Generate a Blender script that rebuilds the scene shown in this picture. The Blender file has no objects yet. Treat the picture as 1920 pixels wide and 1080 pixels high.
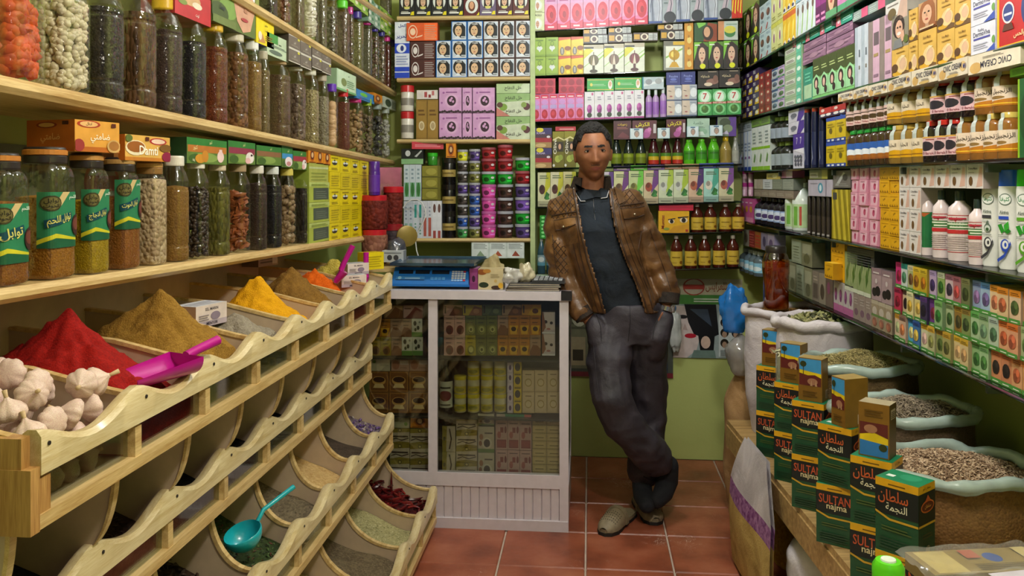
import bpy,bmesh,math,random
from mathutils import Vector,Matrix,noise
random.seed(7)
SC=bpy.context.scene
COL=SC.collection
PI=math.pi
F,HZ,EYE,YAW=1600.0,345.0,1.44,math.radians(5.2)
CY,SY=math.cos(YAW),math.sin(YAW)
cam_data=bpy.data.cameras.new('camera')
cam_data.sensor_width=36.0
cam_data.lens=36.0*F/1920.0
cam_data.shift_y=-(540.0-HZ)/1920.0
cam_data.clip_start=0.05
cam=bpy.data.objects.new('camera',cam_data)
COL.objects.link(cam)
cam.location=(0,0,EYE)
cam.rotation_euler=(PI/2,0,YAW)
SC.camera=cam
world=bpy.data.worlds.new('world')
SC.world=world
world.use_nodes=True
world.node_tree.nodes['Background'].inputs[0].default_value=(0.80,0.88,1.0,1)
world.node_tree.nodes['Background'].inputs[1].default_value=0.13
SC.view_settings.view_transform='Standard'
SC.view_settings.look='None'
SC.view_settings.gamma=1.0
SC.view_settings.use_curve_mapping=False
SC.view_settings.exposure=-0.15
LAMPS=[(0.0,3.05,2.62,42,(0.92,0.97,1.0)),(0.30,1.25,2.60,80,(1.0,0.95,0.88)),(0.20,-0.9,2.50,10,(1.0,0.90,0.78))]
def lin(c):
 return c/12.92 if c<=0.04045 else((c+0.055)/1.055)**2.4
def rgb(h):
 return tuple(lin(int(h[i:i+2],16)/255)for i in(0,2,4))+(1,)
_M={}
def newmat(name):
 m=bpy.data.materials.new(name)
 m.use_nodes=True
 nt=m.node_tree
 return m,nt,nt.nodes['Principled BSDF']
def N(nt,kind,**kw):
 n=nt.nodes.new('ShaderNode'+kind)
 for k,v in kw.items():
  if isinstance(k,str)and k.startswith('i_'):
   n.inputs[k[2:].replace('_',' ')].default_value=v
  else:
   setattr(n,k,v)
 return n
def ramp(nt,stops):
 r=nt.nodes.new('ShaderNodeValToRGB')
 e=r.color_ramp.elements
 e[0].position,e[0].color=stops[0]
 e[1].position,e[1].color=stops[-1]
 for p,c in stops[1:-1]:
  x=e.new(p);x.color=c
 return r
def mix_rgb(c,k):
 return tuple(max(0,min(1,v*k))for v in c[:3])+(1,)
def mat(h,rough=0.45,metal=0.0,var=0.10,scale=30,coat=0.0):
 """plain printed / painted / plastic colour with a little unevenness"""
 key=('p',h,rough,metal,var,coat)
 if key in _M:return _M[key]
 m,nt,b=newmat('paint_'+h)
 c=rgb(h)
 tc=N(nt,'TexCoord');no=N(nt,'TexNoise',i_Scale=scale,i_Detail=3.0)
 nt.links.new(tc.outputs['Object'],no.inputs['Vector'])
 r=ramp(nt,[(0.3,mix_rgb(c,1-var)),(0.7,mix_rgb(c,1+var))])
 nt.links.new(no.outputs['Fac'],r.inputs[0]);nt.links.new(r.outputs[0],b.inputs['Base Color'])
 b.inputs['Roughness'].default_value=rough
 b.inputs['Metallic'].default_value=metal
 b.inputs['Coat Weight'].default_value=coat
 b.inputs['Coat Roughness'].default_value=0.08
 _M[key]=m
 return m
def grain(h1,h2,scale=120,h3=None,bump=0.6,rough=0.7,stretch=(1,1,1)):
 """seeds, powders and crushed herbs"""
 key=('g',h1,h2,scale,h3,bump,rough,stretch)
 if key in _M:return _M[key]
 m,nt,b=newmat('grain_'+h1)
 tc=N(nt,'TexCoord');mp=N(nt,'Mapping')
 mp.inputs['Scale'].default_value=stretch
 nt.links.new(tc.outputs['Object'],mp.inputs['Vector'])
 v=N(nt,'TexVoronoi',i_Scale=scale)
 no=N(nt,'TexNoise',i_Scale=scale*0.12,i_Detail=4.0)
 for x in(v,no):nt.links.new(mp.outputs['Vector'],x.inputs['Vector'])
 st=[(0.0,rgb(h1)),(1.0,rgb(h2))]
 if h3:st.insert(1,(0.5,rgb(h3)))
 r=ramp(nt,st)
 sep=N(nt,'SeparateColor')
 nt.links.new(v.outputs['Color'],sep.inputs[0])
 mx=N(nt,'Math',operation='MULTIPLY_ADD');mx.inputs[1].default_value=0.65
 mn=N(nt,'Math',operation='MULTIPLY_ADD');mn.inputs[1].default_value=0.9;mn.inputs[2].default_value=-0.28
 nt.links.new(no.outputs['Fac'],mn.inputs[0]);nt.links.new(mn.outputs[0],mx.inputs[2])
 nt.links.new(sep.outputs[0],mx.inputs[0])
 nt.links.new(mx.outputs[0],r.inputs[0]);nt.links.new(r.outputs[0],b.inputs['Base Color'])
 bp=N(nt,'Bump',invert=True);bp.inputs['Strength'].default_value=bump;bp.inputs['Distance'].default_value=0.6/scale
 nt.links.new(v.outputs['Distance'],bp.inputs['Height']);nt.links.new(bp.outputs[0],b.inputs['Normal'])
 b.inputs['Roughness'].default_value=rough
 b.inputs['Specular IOR Level'].default_value=0.2
 _M[key]=m
 return m
def wood(h1,h2,scale=7,axis=1,rough=0.42,coat=0.25):
 key=('w',h1,h2,scale,axis,rough)
 if key in _M:return _M[key]
 m,nt,b=newmat('pine_'+h1)
 tc=N(nt,'TexCoord');mp=N(nt,'Mapping')
 s=[9,9,9];s[axis]=0.55
 mp.inputs['Scale'].default_value=s
 nt.links.new(tc.outputs['Object'],mp.inputs['Vector'])
 n1=N(nt,'TexNoise',i_Scale=scale,i_Detail=5.0,i_Distortion=0.6);n2=N(nt,'TexNoise',i_Scale=scale*9,i_Detail=2.0)
 for x in(n1,n2):nt.links.new(mp.outputs['Vector'],x.inputs['Vector'])
 mm=N(nt,'Math',operation='MULTIPLY_ADD');mm.inputs[1].default_value=0.35
 sc=N(nt,'Math',operation='MULTIPLY');sc.inputs[1].default_value=0.72
 nt.links.new(n1.outputs['Fac'],sc.inputs[0]);nt.links.new(n2.outputs['Fac'],mm.inputs[0]);nt.links.new(sc.outputs[0],mm.inputs[2])
 r=ramp(nt,[(0.36,rgb(h2)),(0.66,rgb(h1))])
 nt.links.new(mm.outputs[0],r.inputs[0]);nt.links.new(r.outputs[0],b.inputs['Base Color'])
 bp=N(nt,'Bump');bp.inputs['Strength'].default_value=0.12;bp.inputs['Distance'].default_value=0.002
 nt.links.new(n2.outputs['Fac'],bp.inputs['Height']);nt.links.new(bp.outputs[0],b.inputs['Normal'])
 b.inputs['Roughness'].default_value=rough
 b.inputs['Coat Weight'].default_value=coat
 b.inputs['Coat Roughness'].default_value=0.15
 _M[key]=m
 return m
def clear(h='ffffff',gloss=0.10,tint=0.92,rough=0.03,key0='glass',edge=0.55,wavy=0.0):
 """thin clear plastic or glass: see-through with a fresnel sheen"""
 key=('c',h,gloss,tint,rough,edge)
 if key in _M:return _M[key]
 m,nt,b=newmat(key0+'_'+h)
 nt.nodes.remove(b)
 out=nt.nodes['Material Output']
 tr=N(nt,'BsdfTransparent');c=rgb(h);tr.inputs[0].default_value=tuple(v*tint for v in c[:3])+(1,)
 gl=N(nt,'BsdfGlossy');gl.inputs['Roughness'].default_value=rough;gl.inputs[0].default_value=(1,1,1,1)
 if wavy:
  wn=N(nt,'TexNoise',i_Scale=45.0,i_Detail=2.0);tc=N(nt,'NewGeometry');bp=N(nt,'Bump');bp.inputs['Strength'].default_value=wavy;bp.inputs['Distance'].default_value=.006
  nt.links.new(tc.outputs['Position'],wn.inputs['Vector']);nt.links.new(wn.outputs['Fac'],bp.inputs['Height']);nt.links.new(bp.outputs[0],gl.inputs['Normal'])
 lw=N(nt,'LayerWeight');lw.inputs[0].default_value=0.35
 mr=N(nt,'MapRange');mr.inputs[3].default_value=gloss;mr.inputs[4].default_value=edge
 mx=N(nt,'MixShader')
 nt.links.new(lw.outputs['Facing'],mr.inputs[0]);nt.links.new(mr.outputs[0],mx.inputs[0])
 nt.links.new(tr.outputs[0],mx.inputs[1]);nt.links.new(gl.outputs[0],mx.inputs[2])
 nt.links.new(mx.outputs[0],out.inputs[0])
 _M[key]=m
 return m
def film(h,opac=0.35,rough=0.18):
 """milky plastic film: part see-through, part scattering, glossy"""
 key=('f',h,opac,rough)
 if key in _M:return _M[key]
 m,nt,b=newmat('film_'+h)
 out=nt.nodes['Material Output']
 b.inputs['Base Color'].default_value=rgb(h);b.inputs['Roughness'].default_value=rough
 b.inputs['Specular IOR Level'].default_value=0.8
 tr=N(nt,'BsdfTransparent');mx=N(nt,'MixShader')
 no=N(nt,'TexNoise',i_Scale=9.0,i_Detail=5.0);tc=N(nt,'TexCoord')
 nt.links.new(tc.outputs['Object'],no.inputs['Vector'])
 mr=N(nt,'MapRange');mr.inputs[1].default_value=0.3;mr.inputs[2].default_value=0.7
 mr.inputs[3].default_value=opac*0.6;mr.inputs[4].default_value=min(1,opac*1.4)
 bp=N(nt,'Bump');bp.inputs['Strength'].default_value=0.5;bp.inputs['Distance'].default_value=0.01
 nt.links.new(no.outputs['Fac'],bp.inputs['Height']);nt.links.new(bp.outputs[0],b.inputs['Normal'])
 nt.links.new(no.outputs['Fac'],mr.inputs[0]);nt.links.new(mr.outputs[0],mx.inputs[0])
 nt.links.new(tr.outputs[0],mx.inputs[1]);nt.links.new(b.outputs[0],mx.inputs[2]);nt.links.new(mx.outputs[0],out.inputs[0])
 _M[key]=m
 return m
def cloth(h1,h2,scale=60,bump=0.4,rough=0.8,wrinkle=6,wb=0.5):
 key=('cl',h1,h2,scale,bump,rough,wrinkle,wb)
 if key in _M:return _M[key]
 m,nt,b=newmat('cloth_'+h1)
 tc=N(nt,'TexCoord')
 n1=N(nt,'TexNoise',i_Scale=float(wrinkle),i_Detail=6.0,i_Distortion=0.8);n2=N(nt,'TexNoise',i_Scale=float(scale*6),i_Detail=2.0)
 for x in(n1,n2):nt.links.new(tc.outputs['Object'],x.inputs['Vector'])
 r=ramp(nt,[(0.35,rgb(h2)),(0.65,rgb(h1))])
 nt.links.new(n1.outputs['Fac'],r.inputs[0]);nt.links.new(r.outputs[0],b.inputs['Base Color'])
 b1=N(nt,'Bump');b1.inputs['Strength'].default_value=wb;b1.inputs['Distance'].default_value=0.02
 b2=N(nt,'Bump');b2.inputs['Strength'].default_value=bump;b2.inputs['Distance'].default_value=0.002
 nt.links.new(n1.outputs['Fac'],b1.inputs['Height']);nt.links.new(n2.outputs['Fac'],b2.inputs['Height'])
 nt.links.new(b1.outputs[0],b2.inputs['Normal']);nt.links.new(b2.outputs[0],b.inputs['Normal'])
 b.inputs['Roughness'].default_value=rough
 _M[key]=m
 return m
class MB:
 def __init__(s):
  s.v,s.f,s.m,s.mats=[],[],[],[]
 def slot(s,m):
  if m not in s.mats:s.mats.append(m)
  return s.mats.index(m)
 def add(s,vs,fs,m,M=None):
  o=len(s.v);k=s.slot(m)
  s.v+=[tuple(M@Vector(p))for p in vs]if M is not None else[tuple(p)for p in vs]
  s.f+=[tuple(i+o for i in f)for f in fs]
  s.m+=[k]*len(fs)
  return s
 def box(s,x0,y0,z0,x1,y1,z1,m,M=None):
  vs=[(x0,y0,z0),(x1,y0,z0),(x1,y1,z0),(x0,y1,z0),(x0,y0,z1),(x1,y0,z1),(x1,y1,z1),(x0,y1,z1)]
  return s.add(vs,[(0,3,2,1),(4,5,6,7),(0,1,5,4),(1,2,6,5),(2,3,7,6),(3,0,4,7)],m,M)
 def lathe(s,prof,m,n=20,p=2.0,sx=1.0,sy=1.0,M=None,lobes=0,lamp=0.0,cap=True):
  """prof [(r, z)]; p > 2 squares the section"""
  vs,fs=[],[]
  for r,z in prof:
   for i in range(n):
    a=2*PI*i/n+(PI/n if p>2 else 0)
    c,q=math.cos(a),math.sin(a)
    k=(abs(c)**p+abs(q)**p)**(-1.0/p)if p!=2 else 1.0
    if lobes:k*=1-lamp*(0.5+0.5*math.cos(lobes*a))**3
    vs.append((r*k*c*sx,r*k*q*sy,z))
  for j in range(len(prof)-1):
   for i in range(n):
    a,b=j*n+i,j*n+(i+1)%n
    fs.append((a,b,b+n,a+n))
  if cap:
   fs.append(tuple(range(n-1,-1,-1)));fs.append(tuple((len(prof)-1)*n+i for i in range(n)))
  return s.add(vs,fs,m,M)
 def tube(s,pts,rad,m,n=8,M=None,close=False):
  P=[Vector(p)for p in pts];R=rad if isinstance(rad,(list,tuple))else[rad]*len(P)
  vs,fs=[],[];up=None
  for i,p in enumerate(P):
   t=(P[min(i+1,len(P)-1)]-P[max(i-1,0)]).normalized()
   if up is None:up=Vector((0,0,1))if abs(t.z)<0.9 else Vector((0,1,0))
   a=t.cross(up)
   if a.length<1e-5:a=t.orthogonal()
   a.normalize();b=a.cross(t).normalized();up=b
   for k in range(n):
    w=2*PI*k/n
    vs.append(p+(a*math.cos(w)+b*math.sin(w))*R[i])
  for j in range(len(P)-1):
   for i in range(n):
    q,w=j*n+i,j*n+(i+1)%n
    fs.append((q,w,w+n,q+n))
  fs.append(tuple(range(n-1,-1,-1)));fs.append(tuple((len(P)-1)*n+i for i in range(n)))
  return s.add(vs,fs,m,M)
 def grid(s,fn,nu,nv,m,M=None,flip=False):
  vs=[fn(i/nu,j/nv)for j in range(nv+1)for i in range(nu+1)]
  fs=[]
  for j in range(nv):
   for i in range(nu):
    a=j*(nu+1)+i
    q=(a,a+1,a+nu+2,a+nu+1)
    fs.append(q[::-1]if flip else q)
  return s.add(vs,fs,m,M)
 def mesh(s,name,smooth=False,angle=None):
  me=bpy.data.meshes.new(name)
  me.from_pydata(s.v,[],s.f)
  for m in s.mats:me.materials.append(m)
  me.polygons.foreach_set('material_index',s.m)
  if smooth:me.polygons.foreach_set('use_smooth',[True]*len(s.f))
  me.update()
  if smooth and angle:me.set_sharp_from_angle(angle=math.radians(angle))
  return me
 def obj(s,name,parent=None,smooth=False,angle=50,loc=None,rz=0.0):
  return link(name,s.mesh(name,smooth,angle),parent,loc,rz)
def link(name,me,parent=None,loc=None,rz=0.0):
 o=bpy.data.objects.new(name,me);COL.objects.link(o)
 if parent is not None:o.parent=parent
 if loc is not None:o.location=loc
 if rz:o.rotation_euler.z=rz
 return o
LABELS={}
def tag(o,label,cat,group=None):
 LABELS[label]=LABELS.get(label,0)+1
 o['label']=label;o['category']=cat
 if group:o['group']=group
 return o
def thing(name,label,cat,loc=(0,0,0),rz=0.0,group=None):
 return tag(link(name,None,None,loc,rz),label,cat,group)
def struct(o):
 o['kind']='structure';return o
def setmat(o,m):
 o.material_slots[0].link='OBJECT';o.material_slots[0].material=m
 return o
ORD='first second third fourth fifth sixth seventh eighth ninth tenth eleventh twelfth thirteenth fourteenth fifteenth sixteenth seventeenth eighteenth'.split()
def place_words(c,nc,r,nr):
 w=''
 if nc>1:
  w='leftmost' if c==0 else 'rightmost' if c==nc-1 else 'middle' if nc==3 else ORD[c]+' from left'
 if nr>1:
  q='bottom row' if r==0 else 'top row' if r==nr-1 else 'middle row' if nr==3 else ORD[r]+' row up'
  w=(w+', ' if w else '')+q
 return w
_A={'ا':(0xFE8D,0),'أ':(0xFE83,0),'ب':(0xFE8F,1),'ة':(0xFE93,0),'ت':(0xFE95,1),'ث':(0xFE99,1),'ج':(0xFE9D,1),'ح':(0xFEA1,1),'خ':(0xFEA5,1),'د':(0xFEA9,0),'ر':(0xFEAD,0),'ز':(0xFEAF,0),'س':(0xFEB1,1),'ش':(0xFEB5,1),'ص':(0xFEB9,1),'ض':(0xFEBD,1),'ط':(0xFEC1,1),'ع':(0xFEC9,1),'غ':(0xFECD,1),'ف':(0xFED1,1),'ق':(0xFED5,1),'ك':(0xFED9,1),'ل':(0xFEDD,1),'م':(0xFEE1,1),'ن':(0xFEE5,1),'ه':(0xFEE9,1),'و':(0xFEED,0),'ى':(0xFEEF,0),'ي':(0xFEF1,1)}
def shape_arabic(t):
 out=[]
 for i,ch in enumerate(t):
  if ch not in _A:out.append(ch);continue
  code,j=_A[ch]
  prev=i>0 and t[i-1]in _A and _A[t[i-1]][1]
  nxt=j and i+1<len(t)and t[i+1]in _A
  out.append(chr(code+(3 if prev and nxt else 2 if nxt else 1 if prev else 0)))
 return ''.join(reversed(out))
_T={}
def text_shape(txt):
 """outline of a line of writing, unit height, centred: verts, faces, width"""
 if txt in _T:return _T[txt]
 body=shape_arabic(txt)if any(c in _A for c in txt)else txt
 cu=bpy.data.curves.new('lettering','FONT');cu.body=body;cu.resolution_u=2;cu.offset=0.012
 o=bpy.data.objects.new('lettering',cu);COL.objects.link(o)
 dg=bpy.context.evaluated_depsgraph_get()
 me=bpy.data.meshes.new_from_object(o.evaluated_get(dg))
 vs=[(v.co.x,v.co.y)for v in me.vertices];fs=[tuple(p.vertices)for p in me.polygons]
 bpy.data.objects.remove(o);bpy.data.curves.remove(cu);bpy.data.meshes.remove(me)
 x0,x1=min(v[0]for v in vs),max(v[0]for v in vs);y0,y1=min(v[1]for v in vs),max(v[1]for v in vs)
 h=y1-y0
 _T[txt]=([((x-(x0+x1)/2)/h,(y-(y0+y1)/2)/h)for x,y in vs],fs,(x1-x0)/h)
 return _T[txt]
def R(x0,y0,x1,y1,c):return('p',[(x0,y0),(x1,y0),(x1,y1),(x0,y1)],c)
def P(pts,c):return('p',pts,c)
def E(x,y,rx,ry,c,n=14):return('p',[(x+rx*math.cos(2*PI*i/n),y+ry*math.sin(2*PI*i/n))for i in range(n)],c)
def T(x,y,h,txt,c,w=0.9,rot=0):return('t',x,y,h,txt,c,w,rot)
def LN(x0,y0,x1,y1,n,c,k=0.45):
 st=(y1-y0)/n
 return[R(x0,y0+i*st,x1-(0.13*(x1-x0)if i%2 else 0),y0+i*st+st*k,c)for i in range(n)]
def FACE(x,y,rx,ry,hair='1d1512',skin='d8b096',lip='a8453f',back=None,long=True):
 o=[]
 if back:o.append(E(x,y,rx*1.5,ry*1.5,back,18))
 o.append(E(x,y+ry*0.12,rx*1.05,ry*1.1,hair,16))
 if long:o.append(P([(x-rx*1.05,y),(x-rx*1.1,y-ry*1.2),(x+rx*1.1,y-ry*1.2),(x+rx*1.05,y)],hair))
 o+=[R(x-rx*0.22,y-ry*1.1,x+rx*0.22,y-ry*0.5,mix_hex(skin,0.85)),E(x,y-ry*0.08,rx*0.66,ry*0.8,skin,16),E(x-rx*0.27,y+ry*0.1,rx*0.14,ry*0.07,'1c1410',8),E(x+rx*0.27,y+ry*0.1,rx*0.14,ry*0.07,'1c1410',8),E(x,y-ry*0.48,rx*0.22,ry*0.07,lip,8),P([(x-rx*.05,y+ry*.05),(x-rx*.1,y-ry*.22),(x+rx*.1,y-ry*.22)],mix_hex(skin,0.85))]
 return o
def mix_hex(h,k):
 return ''.join('%02x'%max(0,min(255,int(int(h[i:i+2],16)*k)))for i in(0,2,4))
def flat(L):
 o=[]
 for x in L:o+=flat(x)if isinstance(x,list)else[x]
 return o
def decal(mb,items,W,H,M,lift=0.00025,rough=0.4):
 """M takes (across, up, out) in metres from the face's lower left corner"""
 for i,it in enumerate(flat(items)):
  e=lift*(i+1)
  if it[0]=='p':
   pts=[(max(0,min(1,x))*W,max(0,min(1,y))*H,e)for x,y in it[1]]
   a=sum(pts[k][0]*pts[(k+1)%len(pts)][1]-pts[(k+1)%len(pts)][0]*pts[k][1]for k in range(len(pts)))
   if a<0:pts.reverse()
   mb.add(pts,[tuple(range(len(pts)))],mat(it[2],rough),M)
  else:
   _,x,y,h,txt,c,w,rot=it
   vs,fs,asp=text_shape(txt)
   hh=h*H;k=min(hh,w*(H if abs(math.sin(rot))>.7 else W)/asp)
   q,s_=math.cos(rot),math.sin(rot)
   mb.add([(x*W+(a*q-b*s_)*k,y*H+(a*s_+b*q)*min(hh,k*1.6),e)for a,b in vs],fs,mat(c,rough),M)
FRONT=lambda W,H,D:Matrix(((1,0,0,-W/2),(0,0,-1,0),(0,1,0,0),(0,0,0,1)))
TOPF=lambda W,H,D:Matrix(((1,0,0,-W/2),(0,1,0,0),(0,0,1,H),(0,0,0,1)))
LEFTF=lambda W,H,D:Matrix(((0,0,-1,-W/2),(-1,0,0,D),(0,1,0,0),(0,0,0,1)))
RIGHTF=lambda W,H,D:Matrix(((0,0,1,W/2),(1,0,0,0),(0,1,0,0),(0,0,0,1)))
class Kind:
 """a sort of carton: name, category, colours of front / sides / top, print on front, left, right, top"""
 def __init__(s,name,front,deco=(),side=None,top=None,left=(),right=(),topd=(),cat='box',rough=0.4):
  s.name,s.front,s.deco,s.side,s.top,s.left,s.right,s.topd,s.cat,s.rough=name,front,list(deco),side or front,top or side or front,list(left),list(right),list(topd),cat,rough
  s.cache={}
 def mesh(s,W,H,D):
  key=(round(W,4),round(H,4),round(D,4))
  if key in s.cache:return s.cache[key]
  mb=MB();w=W/2;b=min(W,H,D)*0.025
  f,sd,tp=mat(s.front,s.rough),mat(s.side,s.rough),mat(s.top,s.rough)
  vs=[(-w,0,0),(w,0,0),(w,0,H),(-w,0,H),(-w,D,0),(w,D,0),(w,D,H),(-w,D,H)]
  mb.add(vs,[(0,1,2,3)],f)
  mb.add(vs,[(1,5,6,2),(4,0,3,7),(5,4,7,6)],sd)
  mb.add(vs,[(3,2,6,7),(0,4,5,1)],tp)
  me=mb
  decal(me,s.deco,W,H,FRONT(W,H,D),rough=s.rough)
  if s.left:decal(me,s.left,D,H,LEFTF(W,H,D),rough=s.rough)
  if s.right:decal(me,s.right,D,H,RIGHTF(W,H,D),rough=s.rough)
  if s.topd:decal(me,s.topd,W,D,TOPF(W,H,D),rough=s.rough)
  me=mb.mesh(s.name)
  s.cache[key]=me
  return me
def ray(u,v=HZ):
 a=(u-960)/F
 return Vector((a*CY-SY,a*SY+CY,(HZ-v)/F))
def on_y(u,v,y):
 r=ray(u,v);t=y/r.y
 return Vector((r.x*t,y,EYE+r.z*t))
def on_x(u,v,x):
 r=ray(u,v);t=x/r.x
 return Vector((x,r.y*t,EYE+r.z*t))
def on_z(u,v,z):
 r=ray(u,v);t=(z-EYE)/r.z
 return Vector((r.x*t,r.y*t,z))
def at_depth(u,v,t):
 r=ray(u,v)
 return Vector((r.x*t,r.y*t,EYE+r.z*t))
class Shelf:
 def __init__(s,p,d,n,e0=None,e1=None,z0=None,z1=None):
  s.p,s.d,s.n=Vector(p),Vector(d).normalized(),Vector(n).normalized()
  s.rz=math.atan2(s.d.y,s.d.x)
  s.k0,s.k1=s.k(e0[0]),s.k(e1[0])
  s.z0=s.zpix(*e0)if len(e0)>1 else z0
  s.z1=s.zpix(*e1)if len(e1)>1 else z1
 def kt(s,u,inset=0.0):
  r=ray(u);q=s.p+s.n*inset
  det=s.d.x*-r.y+r.x*s.d.y
  k=(q.x*r.y-r.x*q.y)/det
  pt=q+s.d*k
  return k,(pt.x*r.x+pt.y*r.y)/(r.x**2+r.y**2)
 def k(s,u,inset=0.0):return s.kt(u,inset)[0]
 def zpix(s,u,v,inset=0.0):return EYE+(HZ-v)/F*s.kt(u,inset)[1]
 def z(s,k):return s.z0+(s.z1-s.z0)*(k-s.k0)/(s.k1-s.k0)
 def pt(s,k,inset=0.0,dz=0.0):
  q=s.p+s.d*k+s.n*inset
  return Vector((q.x,q.y,s.z(k)+dz))
 def grid(s,x0,x1,ytop,nc,nr,kind,desc,where,group=None,ybot=None,d=0.06,inset=0.012,at=None,base=None,jit=0.0,hh=None,tilt=0.0,skip=(),kk=None):
  """nc x nr cartons filling picture columns x0..x1; ytop (and ybot) read at column `at`; kind may be a function (c, r) or a list"""
  at=x0 if at is None else at
  k0,k1=kk if kk else(s.k(x0,inset),s.k(x1,inset))
  W=(k1-k0)/nc
  if base is None:base=0.0 if ybot is None else s.zpix(at,ybot,inset)-s.z(s.k(at,inset))
  H=hh if hh else(s.zpix(at,ytop,inset)-s.z(s.k(at,inset))-base)/nr
  res=[]
  for r in range(nr):
   for c in range(nc):
    if(c,r)in skip:continue
    kd=kind(c,r)if callable(kind)else(kind[r][c%len(kind[r])]if isinstance(kind[0],(list,tuple))else kind[c%len(kind)])if isinstance(kind,(list,tuple))else kind
    dd=desc(c,r)if callable(desc)else desc
    o=link(kd.name,kd.mesh(W*0.975,H*0.985,d))
    k=k0+(c+0.5)*W
    o.location=s.pt(k,inset+random.uniform(0,jit),base+r*H+0.0006)
    o.rotation_euler.z=s.rz+random.uniform(-1,1)*jit*3+tilt
    tag(o,(dd+', '+place_words(c,nc,r,nr)+', '+where).replace(', , ',', '),kd.cat,group or(kd.name.replace('_',' ')+'s '+where))
    res.append(o)
  return res
 def one(s,x0,x1,ytop,kind,label,**kw):
  o=s.grid(x0,x1,ytop,1,1,kind,label,'x',**kw)[0]
  LABELS.pop(o['label'],None)
  if 'group' in o and not kw.get('group'):del o['group']
  o['label']=label;LABELS[label]=LABELS.get(label,0)+1
  return o
 def board(s,name,x0,x1,depth,thick,m,label,cat,front=0.0,back=None):
  """a shelf board whose top follows the line"""
  mb=MB();k0,k1=s.k(x0),s.k(x1)
  def P_(k,i,dz):return tuple(s.pt(k,i,dz))
  c=thick*0.35
  sec=[(depth,0),(front+c,0),(front,-c),(front,-thick+c),(front+c,-thick),(depth,-thick)]
  vs=[P_(k,i,dz)for k in(k0,k1)for i,dz in sec]
  n=len(sec)
  fs=[(i,(i+1)%n,n+(i+1)%n,n+i)for i in range(n)]+[tuple(range(n-1,-1,-1)),tuple(range(n,2*n))]
  mb.add(vs,fs,m)
  o=mb.obj(name)
  bm=bmesh.new();bm.from_mesh(o.data);bmesh.ops.recalc_face_normals(bm,faces=bm.faces);bm.to_mesh(o.data);bm.free()
  tag(o,label,cat)
  return o
YB=4.53
XL=-1.30
RD=Vector((0.0657,-0.9978))
RN=Vector((0.9978,0.0657))
RP=Vector((0.77,4.30))
def right_line(y,inset=0.0):
 q=RP+RN*inset
 return q.x+(y-q.y)/RD.y*RD.x
def plaster(h1,h2,key):
 m,nt,b=newmat(key)
 tc=N(nt,'TexCoord');n1=N(nt,'TexNoise',i_Scale=2.3,i_Detail=6.0);n2=N(nt,'TexNoise',i_Scale=70.0,i_Detail=3.0)
 for x in(n1,n2):nt.links.new(tc.outputs['Object'],x.inputs['Vector'])
 r=ramp(nt,[(0.3,rgb(h2)),(0.7,rgb(h1))])
 nt.links.new(n1.outputs['Fac'],r.inputs[0]);nt.links.new(r.outputs[0],b.inputs['Base Color'])
 bp=N(nt,'Bump');bp.inputs['Strength'].default_value=0.15;bp.inputs['Distance'].default_value=0.004
 nt.links.new(n2.outputs['Fac'],bp.inputs['Height']);nt.links.new(bp.outputs[0],b.inputs['Normal'])
 b.inputs['Roughness'].default_value=0.6
 return m
GREEN_WALL=plaster('bcc676','acb868','green_paint')
def slab(name,pts,z0,z1,m):
 mb=MB();n=len(pts)
 vs=[(x,y,z0)for x,y in pts]+[(x,y,z1)for x,y in pts]
 mb.add(vs,[tuple(range(n-1,-1,-1)),tuple(range(n,2*n))]+[(i,(i+1)%n,n+(i+1)%n,n+i)for i in range(n)],m)
 return struct(mb.obj(name))
YF=-1.6
xr0,xr1=right_line(YF,0.33),right_line(YB,0.33)
slab('wall_back',[(XL-.1,YB),(xr1+.1,YB),(xr1+.1,YB+.1),(XL-.1,YB+.1)],0,2.75,GREEN_WALL)
slab('wall_left',[(XL-.1,YF),(XL,YF),(XL,YB),(XL-.1,YB)],0,2.75,GREEN_WALL)
slab('wall_right',[(xr0,YF),(xr0+.1,YF),(xr1+.1,YB),(xr1,YB)],0,2.75,GREEN_WALL)
slab('ceiling',[(XL-.1,YF),(xr0+.1,YF),(xr1+.1,YB+.1),(XL-.1,YB+.1)],2.75,2.83,mat('d9d6c8',0.8))
floor=slab('floor',[(XL-.1,YF),(xr0+.1,YF),(xr1+.1,YB+.1),(XL-.1,YB+.1)],-0.06,-0.006,mat('b9a99a',0.8))
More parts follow.
